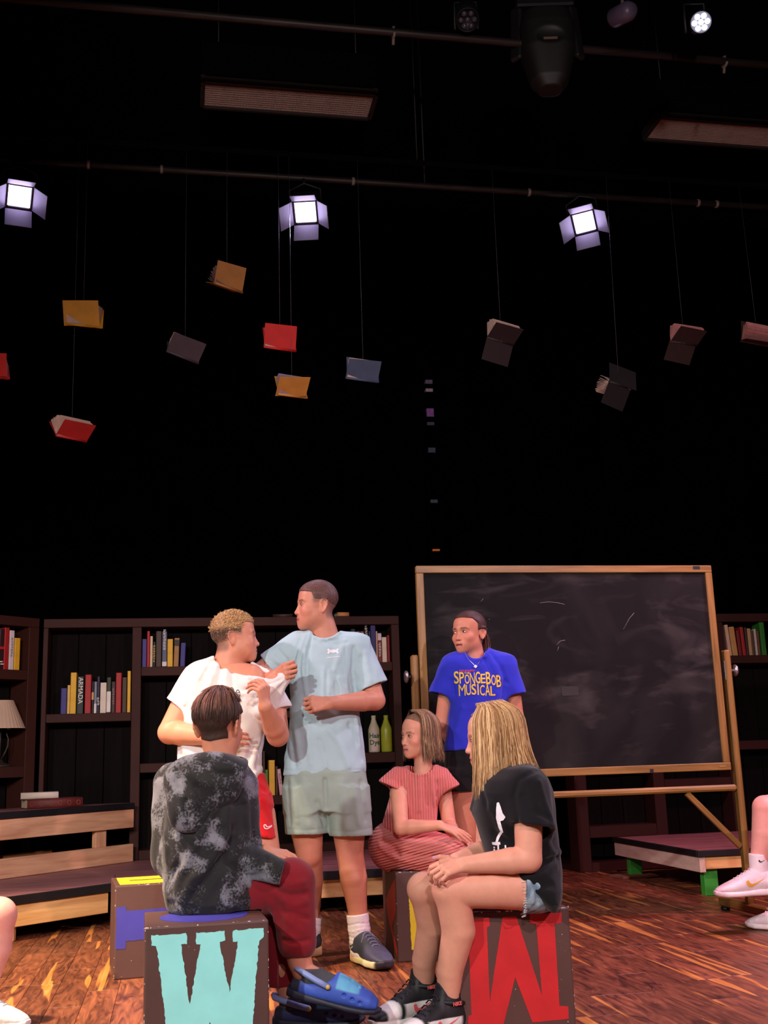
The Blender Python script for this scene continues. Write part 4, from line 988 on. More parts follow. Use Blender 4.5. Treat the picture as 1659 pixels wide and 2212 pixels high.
def rows_px(rows, p=2.3):
    """rows (y, xl, xr, D, depth half) in picture measures -> vertical loft"""
    out = []
    for y, xl, xr, D, b in rows:
        a, c = P(xl, y, D), P(xr, y, D); out.append(((a[2] + c[2]) / 2, (a[0] + c[0]) / 2, (a[1] + c[1]) / 2, (c[0] - a[0]) / 2, b))
    return LOFT(out, (0, 0, 0), (0, 0, 1), (1, 0, 0), p)
def px(n, D): return n * D / FPX
def ring_rib(f, c, n, rx, r, k=0.004, u=None, ry=None):
    """rolled collar / cuff rib"""
    n = unit(n); u = unit(np.cross(n, (0, 1, 0.01)) if u is None else np.asarray(u, float)); v = np.cross(n, u); ry = ry or rx
    pts = [np.asarray(c) + u * rx * math.cos(a) + v * ry * math.sin(a) for a in np.linspace(0, 2 * math.pi, 25)]
    for a, b in zip(pts[:-1], pts[1:]): f.add(RC(a, b, r, r), k)
def rib_px(f, pl, D0, r, k=0.004):
    h_ = [f.surf(x, y, D0) for x, y in pl]; h_ = [q for q in h_ if q is not None]
    for a, b in zip(h_[:-1], h_[1:]): f.add(RC(a, b, r, r), k)
def drape_on(name, me, target, mw, direction, m, parent, off=0.002, maxlen=0.012):
    """lay a flat print (mesh in XY plane of mw) on a surface along a direction"""
    bm = bmesh.new(); bm.from_mesh(me); bmesh.ops.triangulate(bm, faces=bm.faces[:], ngon_method='EAR_CLIP')
    for _ in range(4):
        es = [e for e in bm.edges if e.calc_length() > maxlen]
        if not es: break
        bmesh.ops.subdivide_edges(bm, edges=es, cuts=1); bmesh.ops.triangulate(bm, faces=bm.faces[:])
    tm = target.data; bv = BVHTree.FromPolygons([v.co.copy() for v in tm.vertices], [tuple(p.vertices) for p in tm.polygons])
    d = Vector(direction).normalized()
    for v in bm.verts:
        zz = v.co.z; w = mw @ Vector((v.co.x, v.co.y, 0))
        hit = bv.ray_cast(w - d * 0.6, d)
        v.co = (hit[0] - d * (off + zz)) if hit[0] is not None else w
    return link(name, bm_mesh(name, bm), m, parent)

# ------------------------------------------------------------------ hair strands
def strands(name, person, paths, widths, cols, m, flat=0.45, n=5):
    """many locks in one mesh; paths list of (k,3)"""
    V, Fq, C = [], [], []; o = 0
    for pth, w, c in zip(paths, widths, cols):
        pth = np.asarray(pth, float); k = len(pth); t = np.gradient(pth, axis=0); t /= (np.linalg.norm(t, axis=1, keepdims=True) + 1e-9)
        prof = np.interp(np.linspace(0, 1, k), [0, 0.15, 0.75, 1], [0.2, 1, 0.9, 0.12]) * w
        ref = np.array((0.31, 0.8, 0.5)); u = np.cross(t, ref); u /= (np.linalg.norm(u, axis=1, keepdims=True) + 1e-9); v = np.cross(t, u)
        for j in range(n):
            a = 2 * math.pi * j / n; V.append(pth + prof[:, None] * (math.cos(a) * u + flat * math.sin(a) * v))
        base = o + np.arange(n)[:, None] * k + np.arange(k)[None, :]
        for j in range(n):
            a, b = base[j], base[(j + 1) % n]; Fq.append(np.stack([a[:-1], a[1:], b[1:], b[:-1]], 1))
        C.append(np.tile(np.array(c, np.float32), (n * k, 1))); o += n * k
    return link(name, fast_mesh(name, np.concatenate(V), np.concatenate(Fq), np.concatenate(C)), m, person)
def vary(c, amt, r): 
    l = np.array(lin(c)); l[:3] *= (1 + r.uniform(-amt, amt)); return np.clip(l, 0, 1)

M_SKIN = mat('skin', (214, 160, 132), 0.48, 0.05, 30, attr='Col', sss=0.08, bump=0.03, bscale=300, spec=0.35)
M_HAIR = mat('hair', (120, 84, 60), 0.55, 0.12, 60, attr='Col', spec=0.3)

def scalp_paths(T, n, r, az, length, part_x=0.0, part_y=(5.0, -6.0), lift=(0.0, 0.6), hang_from=88, curl=0.0, wave=0.25, world_down=(0, 0, -1), rad=(7.55, 9.45, 7.85), th0=8, k=15, spread=0.0, side_bias=None):
    """hair locks: from the parting over the skull, then hanging; az range in degrees from the face (both sides), length in cm"""
    dn = unit(np.linalg.inv(T[1]) @ np.asarray(world_down, float)); out = []
    for i in range(n):
        s = 1 if r.random() < 0.5 else -1
        if side_bias is not None: s = 1 if r.random() < side_bias else -1
        a = math.radians(r.uniform(*az)); lf = r.uniform(*lift); L = r.uniform(*length) if isinstance(length, tuple) else length
        dx, dy = s * math.sin(a), math.cos(a); th1 = math.radians(hang_from + r.uniform(-4, 8)); ctr = np.array((0, -1.4, 3.5)); rr = np.array(rad) + lf
        y0 = part_y[0] + (part_y[1] - part_y[0]) * np.clip((math.degrees(a) - az[0]) / (az[1] - az[0] + 1e-6) + r.uniform(-.15, .15), 0, 1)
        p = []; ph = r.uniform(0, 6.28); dist = 0.0; ths = np.linspace(math.radians(th0), th1, 9)
        for th in ths:
            e = ctr + rr * np.array((math.sin(th) * dx, math.sin(th) * dy, math.cos(th))); w = min(1.0, math.sin(th) * 1.15)
            base = np.array((part_x * (1 - w), (y0 - e[1]) * (1 - w) ** 1.2 * 0.9, 0)); q = e + base; p.append(q)
        p = np.array(p); seg = np.linalg.norm(np.diff(p, axis=0), axis=1).sum(); rest = L - seg
        if rest < 0:
            cum = np.concatenate([[0], np.cumsum(np.linalg.norm(np.diff(p, axis=0), axis=1))]); tt = np.linspace(0, L, k); p = np.stack([np.interp(tt, cum, p[:, j]) for j in range(3)], 1)
        else:
            m = max(4, k - 6); tail = []; q = p[-1].copy(); d = unit(p[-1] - p[-2]); out_d = unit(np.array((dx, dy, 0)))
            for j in range(m):
                d = unit(d * 0.45 + dn * 0.55 + out_d * spread * (j / m) - out_d * curl * (j / m)); q = q + d * rest / m; tail.append(q + wave * math.sin(ph + j * 0.9) * np.array((dy, -dx, 0)))
            p = np.vstack([p, tail])
        p = p + np.array([r.normal(0, .05), r.normal(0, .05), 0]); out.append(T[0] + (p * 0.01) @ T[1].T)
    return out

def tufts(T, n, r, mask, length, comb=(0, .5, .6), rad=(7.4, 9.3, 7.7), jit=.35):
    """short standing hair: roots spread over the skull where mask is high"""
    out = []
    while len(out) < n:
        d = unit(r.normal(size=3)); q = np.array((0, -1.4, 3.5)) + np.array(rad) * d
        if r.random() > mask(q[0], q[1], q[2]): continue
        nn_ = unit(d / np.array(rad)); L = r.uniform(*length); dr = unit(nn_ * .7 + np.array(comb) + r.normal(0, jit, 3)); p = [q - nn_ * .2]
        for j in range(3): p.append(p[-1] + unit(dr + np.array(comb) * .35 * j) * L / 3)
        out.append(T[0] + (np.array(p) * .01) @ T[1].T)
    return out
# ================================================================== footwear
SWOOSH = [(0.0, 0.10), (0.03, -0.06), (0.12, -0.17), (0.26, -0.20), (0.45, -0.13), (1.0, 0.20), (0.48, -0.02), (0.30, -0.05), (0.20, 0.0), (0.16, 0.12), (0.10, 0.16)]
def foot_frame(heel, toe, pitch=0.0, roll_up=(0, 0, 1)):
    y = unit(np.asarray(toe, float) - np.asarray(heel, float)); R = rot_to(y, roll_up)
    return R
def local_loft(rows): return LOFT([(y, 0.0, z, a, b) for y, z, a, b in rows], (0, 0, 0), (0, 1, 0), (-1, 0, 0), 2.4)
def place(V, o, R): return V @ R.T + np.asarray(o)
def shoe(person, heel, toe, up=(0, 0, 1), L=None, c_up=(60, 66, 84), c_sole=(232, 224, 190), style='runner', c_lace=(120, 120, 150), name='shoe', label=None, patches=(), side=1, h=0.003):
    heel = np.asarray(heel, float); toe = np.asarray(toe, float); L0 = np.linalg.norm(toe - heel); R = rot_to(toe - heel, up); k = L0 / 0.27
    st = {'runner': 0.034, 'high': 0.026, 'low': 0.030, 'clog': 0.022, 'slide': 0.028}[style]
    rows = [(0.004, .058, .026, .026), (.02, .06, .034, .042), (.06, .062, .037, .05), (.10, .06, .039, .052), (.14, .052, .043, .042), (.18, .045, .0465, .030), (.22, .038, .044, .022), (.25, .033, .034, .015), (.268, .03, .02, .008)]
    if style == 'clog': rows = [(0.004, .034, .03, .02), (.03, .036, .038, .026), (.07, .036, .041, .028), (.105, .04, .043, .034), (.13, .05, .047, .045), (.17, .047, .052, .038), (.21, .041, .052, .029), (.24, .037, .046, .022), (.262, .032, .03, .012)]
    f = SDF((-.07, -.02, -.01), (.07, .29, .19), h)
    f.add(local_loft(rows))
    top = .14 if style == 'high' else .088
    if style in ('runner', 'low', 'high'):
        f.add(RC((0, .05, .06), (0, .052, top - .012), .042, .036, (0, 1, 0), 1.25), 0.02)
        f.add(RC((0, .10, .08), (0, .085, top + .004), .026, .022, (0, 1, -.4), 0.4), 0.012)
        f.sub(RC((0, .052, top - .035), (0, .05, top + .06), .027, .031, (0, 1, 0), 1.2), 0.006)
    if style == 'clog':
        f.sub(RC((0, .05, .055), (0, .05, .16), .030, .036), 0.004); f.sub(RC((0, .05, .06), (0, .10, .075), .030, .034), 0.004)
        for sx in (-1, 1):
            for y, z in ((.165, .046), (.19, .04), (.214, .036)): f.sub(EL((sx * .052, y, z), (.010, .0065, .0055)), 0.001)
        for x, y in ((-.02, .2), (0.0, .215), (.02, .2), (-.012, .175), (.012, .175)): f.sub(EL((x, y, .078), (.005, .005, .022)), 0.001)
    if style == 'slide':
        f.D[:] = 0.5; f.add(LOFT([(.11, 0, .05, .047, .03), (.19, 0, .043, .05, .03)], (0, 0, 0), (0, 1, 0), (-1, 0, 0), 2.2)); f.sub(LOFT([(.10, 0, .05, .040, .023), (.20, 0, .043, .043, .023)], (0, 0, 0), (0, 1, 0), (-1, 0, 0), 2.2), .002)
    f.cut((0, 0, st - 0.004), (0, 0, -1))
    V, Fq = f.mesh(1); C = col4(c_up, len(V))
    x, y, z = V.T
    for fn, pc in patches: C = mixc(C, pc, fn(x, y, z))
    up_ = link(name, fast_mesh(name, place(V * k, heel, R), Fq, C), mat('shoe_upper', c_up, 0.6, 0.08, 40, attr='Col', bump=0.1, bscale=200), person)
    if label: up_['label'] = label
    g = SDF((-.07, -.02, -.01), (.07, .29, .08), h)
    srow = [(-.004, st / 2 + .006, .024, st / 2 + .004), (.02, st / 2 + .002, .036, st / 2 + .006), (.07, st / 2, .040, st / 2 + .003), (.12, st / 2, .041, st / 2), (.18, st / 2, .0495, st / 2), (.23, st / 2 + .002, .047, st / 2), (.26, st / 2 + .006, .032, st / 2 - .002), (.275, st / 2 + .01, .016, st / 2 - .006)]
    g.add(LOFT([(a, 0, b, c, d) for a, b, c, d in srow], (0, 0, 0), (0, 1, 0), (-1, 0, 0), 3.2)); g.cut((0, 0, 0), (0, 0, -1))
    if style == 'runner': g.ridge([(.045, .0, .022), (.047, .06, .018), (.046, .1, .014)], .004, -.003); g.ridge([(-.045, .0, .022), (-.047, .06, .018), (-.046, .1, .014)], .004, -.003)
    V, Fq = g.mesh(1); C = col4(c_sole, len(V))
    if style == 'runner': C = mixc(C, (40, 40, 46), (V[:, 2] < .008) * 1.0); C = mixc(C, (214, 160, 120), 0.8 * (1 - sstep(.03, .11, V[:, 1])) * (V[:, 2] < .03)); C = mixc(C, (44, 44, 54), sstep(.235, .25, V[:, 1]))
    if style == 'high': C = mixc(C, (230, 110, 110), (V[:, 2] < .012) * 1.0)
    link('sole', fast_mesh('sole', place(V * k, heel, R), Fq, C), mat('shoe_sole', c_sole, 0.55, 0.05, 30, attr='Col'), up_)
    if style in ('runner', 'low', 'high'):
        ml = mat('lace_%d_%d' % (c_lace[0], c_lace[2]), c_lace, 0.7, 0.1, 60)
        n = 6 if style == 'high' else 5
        for i in range(n):
            yy = .178 - i * .018 * (1 if style != 'high' else .95); zt = .078 + i * .0085 if style != 'high' else .080 + i * .012; sx = (-1) ** i
            pts = [(-.022 * sx, yy + .004, zt - .008), (-.010, yy + .001, zt + .003), (.010, yy - .003, zt + .003), (.022 * sx, yy - .006, zt - .006)] if False else [(-.021, yy, zt - .009), (-.009, yy - .002, zt + .001), (.009, yy - .002, zt + .001), (.021, yy, zt - .009)]
            tube('lace', place(np.array(pts) * k, heel, R), .0024 * k, ml, up_, 5)
        if style == 'runner':
            for sx in (-1, 1):
                pts = [(0, .100, .112), (.016 * sx, .108, .108), (.034 * sx, .125, .085), (.036 * sx, .13, .065), (.024 * sx, .122, .08), (.006 * sx, .106, .108)]
                tube('lace_bow', place(np.array(pts) * k, heel, R), .0022 * k, ml, up_, 5)
    return up_, (heel, R * k)
def shoe_mark(sh, T, poly, size, yc, zc, side, m, name='logo_mark', flip=1):
    """flat mark laid on the shoe side; poly x runs along the shoe"""
    o, R = T; k = np.linalg.norm(R[:, 0]); me = prism_mesh(name, [(flip * (p[0] - .5) * size, p[1] * size) for p in poly], 0.0006)
    mw = Matrix([list(R[:, 1] / k * 1), list(R[:, 2] / k), list(-R[:, 0] / k * side * -1 * -1)]).transposed().to_4x4()
    X = Vector(R[:, 1] / k); Y = Vector(R[:, 2] / k); Zv = X.cross(Y)
    mw = Matrix((X, Y, Zv)).transposed().to_4x4(); mw.translation = Vector(o + R @ np.array((side * .09, yc, zc)))
    return drape_on(name, me, sh, mw, Vector(R[:, 0] / k) * -side, m, sh, 0.0012, 0.006)
def sock(person, a, b, r0, r1, c=(236, 228, 228), foot=None, name='sock', rings=4):
    a, b = np.asarray(a, float), np.asarray(b, float); pr = [RC(a, b, r0, r1)] + ([RC(b, foot, r1, r1 * .95)] if foot is not None else [])
    f = sdf_for(pr, .003)
    for p in pr: f.add(p, .012)
    f.cut(a, a - b)
    n = unit(b - a)
    for i in range(rings):
        cpt = a + (b - a) * (0.25 + 0.7 * i / max(rings, 1)); u = unit(np.cross(n, (0, 1, .3))); v = np.cross(n, u); rr = (r0 + r1) / 2
        f.ridge([cpt + (u * math.cos(t_) + v * math.sin(t_)) * rr + n * .004 * math.sin(3 * t_ + i) for t_ in np.linspace(0, 6.283, 13)], .004, .0022 * (1 if i % 2 else -1))
    return add_sdf(name, person, f, mat('sock_%d_%d' % (c[0], c[2]), c, 0.85, 0.08, 30, bump=0.3, bscale=160))
# ================================================================== PEOPLE
def person(label, base):
    o = empty('person', (base[0], base[1], base[2] if len(base) > 2 else 0)); tag(o, label, 'person'); return o
def S(pts, D): return [P(x, y, D if not isinstance(D, (list, tuple)) else D[i]) for i, (x, y) in enumerate(pts)]
def cloth_mat(name, c, bump=0.15, var=0.05): return mat(name, c, 0.85, var, 12, bump=bump, bscale=350, sheen=0.15, spec=0.2)
SK_A = (200, 134, 108)
# ---------------------------------------------------------------- tall boy in the pale blue shirt
DA = 5.28
pA = person('tall boy with buzzed hair in a pale blue shirt and grey green shorts', PZ(735, 2078, 0))
def hairmask_buzz(x, y, z):
    ax = np.abs(x)
    front = 6.0 - 0.02 * x * x                                              # hairline height at the forehead
    top = sstep(front - .5, front + .5, z + 0.0 * y)
    temple = sstep(-0.8, 1.2, 3.4 - y - 0.25 * np.clip(z - 3, 0, 5) * -1.0) * sstep(-1.0, 1.4, z - 0.10 * y)
    nape = sstep(-1.0, 1.0, -3.2 - y + 0.35 * (z + 4)) * sstep(-7.2, -4.5, z)
    ear = np.exp(-(((y + 1.6) / 2.6) ** 2 + ((z + 1.2) / 2.8) ** 2) * 1.0)
    return np.clip(np.maximum(np.maximum(top, temple), nape) - 1.2 * ear * (z < 2.2), 0, 1)
def buzz(x, y, z, C): return mixc(C, (112, 82, 70), 0.85 * hairmask_buzz(x, y, z))
hA, TA, fA = head(P(683, 1308, DA), (-0.955, -0.29, 0.03), 1.0, skin=SK_A, stubble=buzz, neck=(.060, .070), neck_to=P(706, 1392, DA + .02), jaw=1.06, nose=.72, sz=1.09, sy=.98, full=1.1)
hairA = hair_from('hair', pA, TA, fA, lambda x, y, z: 0.42 * sstep(1.0, 5.5, z - .18 * y) * hairmask_buzz(x, y, z) - .2 * (1 - hairmask_buzz(x, y, z)) - .16 * (1 - sstep(-.5, 2.0, z - .18 * y)) + .035 * wav(x, y, z, 7.0), lambda q: mixc(col4((116, 82, 74), len(q)), (70, 46, 42), .5 + .5 * wav(q[:, 0], q[:, 1], q[:, 2], 4.0)))
parts = [hA]
ra_ = np.random.default_rng(31); pt = tufts(TA, 2600, ra_, lambda x, y, z: hairmask_buzz(x, y, z) * sstep(-4, 2, z) * (.35 + .65 * sstep(1, 4, z)), (.3, .55), comb=(0, .3, .0), rad=(7.35, 9.25, 7.65))
strands('hair_stubble', pA, pt, ra_.uniform(.0008, .0013, len(pt)), [vary((112, 80, 70), .35, ra_) for _ in pt], M_HAIR, n=3)['kind'] = 'stuff'
# his left arm (right in the picture): elbow out, fist at the chest
aL, _ = arm(P(783, 1425, DA), P(811, 1513, DA - .03), P(712, 1519, DA - .22), (.052, .046, .046, .029), dict(fwd=P(660, 1521, DA - .27) - P(712, 1519, DA - .22), back=P(690, 1475, DA - .5) - P(690, 1521, DA - .2), thumb_side=1, curls=[(.9, 1.5, 1.0), (1.0, 1.5, 1.0), (1.05, 1.5, 1.0), (1.1, 1.5, 1.0)], thumb=((.35, .8, -.7), (-.4, .75, -.6), (-.6, .6, -.2)), size=1.03), SK_A)
parts.append(aL)
# his right arm: reaches across, fist holding the other boy's shirt
aR, _ = arm(P(640, 1395, DA), P(556, 1455, DA - .02), P(592, 1464, DA - .25), (.05, .043, .044, .03), dict(fwd=P(622, 1450, DA - .31) - P(592, 1466, DA - .25), back=P(598, 1420, DA - .5) - P(610, 1447, DA - .25), thumb_side=-1, curls=[(.55, 1.75, 1.3), (.6, 1.75, 1.3), (.65, 1.75, 1.3), (.7, 1.7, 1.2)], thumb=((.3, .9, -.1), (-.1, 1, -.15), (-.3, .9, -.3)), size=1.05, spread=.03), SK_A)
parts.append(aR)
# legs stand on the shoes
toL = PZ(840, 2100, 0); dL = unit(toL - PZ(750, 2068, 0)); hlL = toL - dL * .335; hlR = PZ(693, 2064, 0); dR = unit(PZ(560, 2072, 0) - hlR)
anL = hlL + dL * .058 + np.array((0, 0, .085)); anR = hlR + dR * .058 + np.array((0, 0, .085)); DL_ = anL[1]; DR_ = anR[1]
kR = P(668, 1845, DA + .02); kL = P(756, 1845, DA + .02)
parts.append(limb([P(660, 1760, DA), kR, P(670, 1898, (DA + DR_) / 2), P(672, 1955, DR_), anR], [.085, .060, .060, .045, .037], SK_A, knee=kR - np.array((0, .06, 0)), extra=[EL(kR - np.array((0, .03, .0)), (.036, .032, .042))]))
parts.append(limb([P(752, 1760, DA), kL, P(764, 1898, (DA + DL_) / 2), P(771, 1955, DL_), anL], [.085, .061, .062, .046, .038], SK_A, knee=kL - np.array((0, .06, 0)), extra=[EL(kL - np.array((0, .03, .0)), (.036, .032, .042))]))
parts += [limb(q, [.05] * len(q), (200, 150, 124), h=.008) for q in ([P(704, 1392, DA), P(703, 1500, DA), P(703, 1700, DA)], [P(645, 1400, DA), P(778, 1420, DA)], [P(660, 1760, DA), P(703, 1700, DA), P(752, 1760, DA)])]
add_body(pA, parts, M_SKIN); eyes(pA, TA, (-.1, 1, 0), openness=.5)
# shirt
M_SHA = cloth_mat('pale_blue_jersey', (170, 199, 206), .1)
tor = rows_px([(1362, 672, 728, DA, .05), (1368, 652, 752, DA, .068), (1378, 636, 784, DA, .085), (1395, 628, 790, DA, .098), (1430, 624, 778, DA, .112), (1480, 626, 768, DA, .118), (1530, 627, 775, DA, .118), (1580, 624, 782, DA, .118), (1630, 616, 789, DA, .12), (1674, 612, 791, DA, .125)], 2.4)
slR = RC(P(645, 1390, DA), P(580, 1440, DA - .01), .062, .068); slL = RC(P(772, 1398, DA), P(807, 1484, DA - .02), .066, .072)
f = sdf_for([tor, slR, slL], .005)
f.add(tor); f.add(CLIP(slR, P(581, 1440, DA - .01), P(581, 1440, DA) - P(645, 1390, DA)), .05); f.add(CLIP(slL, P(806, 1482, DA - .02), P(806, 1482, DA) - P(774, 1400, DA)), .05)
e = P(581, 1440, DA - .01); f.sub(RC(e, P(592, 1431, DA), .053, .05), .004)
e = P(806, 1482, DA - .02); f.sub(RC(e, P(800, 1466, DA), .057, .05), .004)
f.sub(RC(P(704, 1385, DA + .01), P(700, 1300, DA + .0), .071, .078), .006); f.sub(EL(P(701, 1357, DA - .06), (.074, .10, .048)), .006)
rib_px(f, [(664, 1362), (670, 1371), (680, 1378), (694, 1382), (708, 1381), (722, 1376), (732, 1367), (738, 1358)], DA, .007, .006)
f.cut(P(700, 1671, DA), (0.02, 0, -1))
f.folds(DA, [([(670, 1366), (658, 1400), (654, 1440), (664, 1500)], .010, .013), ([(660, 1370), (646, 1410), (640, 1450)], .009, .012), ([(674, 1372), (664, 1420), (662, 1470), (670, 1530)], .008, -.010), ([(652, 1374), (634, 1425), (630, 1460)], .008, -.009), ([(665, 1372), (652, 1410), (648, 1455)], .007, -.008),
    ([(745, 1385), (725, 1440), (716, 1480)], .012, .008), ([(764, 1400), (762, 1450), (768, 1500)], .008, -.014), ([(752, 1395), (745, 1470), (752, 1500)], .012, .008), ([(700, 1445), (697, 1505)], .010, .008), ([(722, 1455), (726, 1500)], .010, -.008), ([(711, 1450), (712, 1495)], .010, .006), ([(733, 1465), (742, 1505)], .010, .007),
    ([(638, 1570), (648, 1640)], .011, .010), ([(628, 1580), (637, 1655)], .009, -.010), ([(770, 1555), (776, 1620), (786, 1655)], .010, .010), ([(755, 1565), (770, 1600), (785, 1640)], .010, -.010), ([(715, 1580), (735, 1610), (752, 1655)], .014, .008), ([(655, 1545), (690, 1572), (730, 1562)], .012, -.008), ([(600, 1405), (618, 1425), (626, 1445)], .008, -.010), ([(588, 1415), (606, 1432)], .008, .009), ([(580, 1425), (598, 1440)], .007, -.007), ([(790, 1410), (800, 1470)], .011, .008), ([(780, 1420), (786, 1480)], .009, -.008), ([(690, 1600), (705, 1660)], .012, -.007), ([(665, 1590), (672, 1650)], .012, .007), ([(705, 1380), (722, 1392), (748, 1388)], .008, -.006), ([(690, 1384), (712, 1402)], .010, .006)])
f.folds(DA, [([(614, 1664), (700, 1667), (790, 1663)], .004, -.003)])
f.disp(lambda x, y, z: .0018 * wav(x, y, z, 38, 1.0))
shA = add_sdf('t_shirt', pA, f, M_SHA)
# chest mark
M_WHT = mat('white_print', (236, 234, 240), 0.7, 0.03)
def arc_band(cy, a0, a1, r, w, n=9):
    A = np.radians(np.linspace(a0, a1, n)); return [((r + w) * math.cos(t), cy + (r + w) * math.sin(t)) for t in A] + [((r - w) * math.cos(t), cy + (r - w) * math.sin(t)) for t in A[::-1]]
for poly in (arc_band(.42, 205, 335, .5, .09), arc_band(-.42, 25, 155, .5, .09), [(-.62, -.62), (.62, -.56), (.62, -.51), (-.62, -.57)]):
    c = P(722, 1411, DA); mw = Matrix((Vector((1, .1, .0)).normalized(), Vector((0, 0, 1)), Vector((0, -1, 0)))).transposed().to_4x4(); mw.translation = Vector(c)
    drape_on('chest_mark', prism_mesh('chest_mark', [(a * .052, b * .05) for a, b in poly], .0004), shA, mw, (0, 1, 0), M_WHT, shA, .0015)
# shorts
M_SRA = mat('grey_green_nylon', (146, 166, 156), 0.6, 0.04, 10, bump=0.25, bscale=45, sheen=0.1)
pel = rows_px([(1640, 622, 786, DA, .105), (1668, 614, 790, DA, .125), (1700, 612, 795, DA, .125), (1735, 612, 799, DA, .122), (1752, 614, 800, DA, .12)])
lgR = rows_px([(1700, 613, 702, DA, .115), (1740, 613, 706, DA, .115), (1805, 617, 710, DA, .11)]); lgL = rows_px([(1700, 700, 797, DA, .115), (1740, 705, 800, DA, .115), (1808, 714, 806, DA, .11)])
f = sdf_for([pel, lgR, lgL], .005); f.add(pel); f.add(lgR, .02); f.add(lgL, .02)
f.sub(RC(P(667, 1812, DA), P(665, 1770, DA), .088, .078), .005); f.sub(RC(P(757, 1815, DA), P(755, 1770, DA), .088, .078), .005)
f.cut(P(665, 1800, DA), (-.02, 0, -1), P(560, 1900, DA) - .2, P(707, 1700, DA) + .2 * np.array((0, 1, 1)))
f.cut(P(757, 1804, DA), (-.02, 0, -1), P(707, 1900, DA) - .2 * np.array((0, 1, 1)), P(900, 1700, DA) + .2)
f.sub(RC(P(803, 1810, DA - .02), P(799, 1778, DA - .02), .012, .003), .002)
f.folds(DA, [([(702, 1685), (704, 1745)], .008, -.012), ([(630, 1685), (642, 1775)], .012, .008), ([(621, 1700), (627, 1780)], .008, -.006), ([(780, 1690), (790, 1770)], .012, -.008), ([(685, 1735), (700, 1780)], .012, -.010), ([(655, 1690), (668, 1780)], .02, .006), ([(735, 1690), (748, 1785)], .02, .006), ([(765, 1700), (775, 1780)], .012, .006),
    ([(618, 1791), (665, 1794), (708, 1788)], .004, -.003), ([(716, 1795), (757, 1798), (804, 1788)], .004, -.003)])
f.disp(lambda x, y, z: .002 * wav(x, y, z, 30, 2.0))
add_sdf('shorts', pA, f, M_SRA)
# socks and running shoes
sock(pA, P(772, 1974, DL_), anL - np.array((0, 0, .03)), .051, .049, (236, 230, 236), foot=anL + dL * .06 - np.array((0, 0, .045)))
sock(pA, P(674, 1980, DR_), anR - np.array((0, 0, .03)), .050, .048, (236, 222, 222), foot=anR + dR * .06 - np.array((0, 0, .045)))
pat = [(lambda x, y, z: sstep(.0, .01, .05 - y) * (z < .07) * .5, (46, 56, 62)), (lambda x, y, z: sstep(.15, .2, y) * .35, (84, 84, 120))]
s1, T1 = shoe(pA, hlL, hlL + dL * .325, style='runner', c_up=(58, 66, 84), c_sole=(226, 220, 170), c_lace=(120, 122, 152), patches=pat)
M_BEIGE = mat('beige_mark', (186, 168, 140), 0.6)
shoe_mark(s1, T1, [(0, .45), (.25, -.2), (.5, -.3), (1, .05), (.9, .13), (.5, -.12), (.3, 0), (.08, .5)], .045, .05, .06, -1, M_BEIGE); shoe_mark(s1, T1, [(0, .45), (.25, -.2), (.5, -.3), (1, .05), (.9, .13), (.5, -.12), (.3, 0), (.08, .5)], .045, .05, .06, 1, M_BEIGE)
s2, T2 = shoe(pA, hlR, hlR + dR * .31, style='runner', c_up=(44, 46, 50), c_sole=(206, 170, 118), c_lace=(90, 90, 110), patches=pat)
shoe_mark(s2, T2, [(0, .45), (.25, -.2), (.5, -.3), (1, .05), (.9, .13), (.5, -.12), (.3, 0), (.08, .5)], .045, .05, .06, 1, M_BEIGE); shoe_mark(s2, T2, [(0, .45), (.25, -.2), (.5, -.3), (1, .05), (.9, .13), (.5, -.12), (.3, 0), (.08, .5)], .045, .05, .06, -1, M_BEIGE)
# ---------------------------------------------------------------- boy in the white shirt
DB = 5.12; SK_B = (202, 136, 108)
pB = person('boy in a white shirt and red shorts whose collar is being pulled', PZ(545, 2095, 0))
def mask_b(x, y, z):
    top = sstep(5.6, 6.4, z - 0.0 * y + .05 * (5 - np.abs(x)))
    side = sstep(-0.6, 1.0, 3.0 - y) * sstep(-1.0, 1.6, z - 0.1 * y)
    nape = sstep(-1.0, 1.0, -3.0 - y + 0.35 * (z + 4)) * sstep(-7.6, -4.8, z)
    ear = np.exp(-(((y + 1.6) / 2.4) ** 2 + ((z + 1.2) / 2.8) ** 2))
    return np.clip(np.maximum(np.maximum(top, side), nape) - 1.2 * ear * (z < 2.2), 0, 1)
hB, TB, fB = head(P(508, 1377, DB), (0.975, 0.20, 0.05), 1.0, skin=SK_B, stubble=lambda x, y, z, C: mixc(C, (104, 82, 66), 0.8 * mask_b(x, y, z)), neck=(.062, .074), neck_to=P(488, 1468, DB), jaw=1.08, nose=.75, sz=1.06, sy=1.02, full=1.12, smile=.25)
hair_from('hair', pB, TB, fB, lambda x, y, z: (.55 * sstep(2.2, 5.2, z - .05 * y) + .03 * sstep(-2, 2, z)) * mask_b(x, y, z) - .2 * (1 - mask_b(x, y, z)) - .15 * (1 - sstep(-4.5, 0.0, z + .25 * y)), lambda q: mixc(col4((150, 116, 78), len(q)), (86, 66, 54), np.clip(1 - sstep(2.0, 5.0, q[:, 2]), 0, 1)))
rb_ = np.random.default_rng(21)
pt = tufts(TB, 2600, rb_, lambda x, y, z: mask_b(x, y, z) * sstep(2.6, 4.6, z - .05 * y), (1.3, 2.3), comb=(0, .75, .25))
pt += tufts(TB, 1300, rb_, lambda x, y, z: mask_b(x, y, z) * sstep(-5, -2, z) * (1 - sstep(3.0, 5.0, z)) * (y < 1), (.5, .95), comb=(0, -.35, -.7))
strands('hair_tufts', pB, pt, rb_.uniform(.0011, .0021, len(pt)), [vary((206, 168, 112) if (i < 2600 and rb_.random() < .75) else ((150, 116, 80) if i < 2600 else (100, 78, 62)), .25, rb_) for i in range(len(pt))], M_HAIR, n=4)
partsB = [hB]
fist = P(617, 1462, DA - .29)
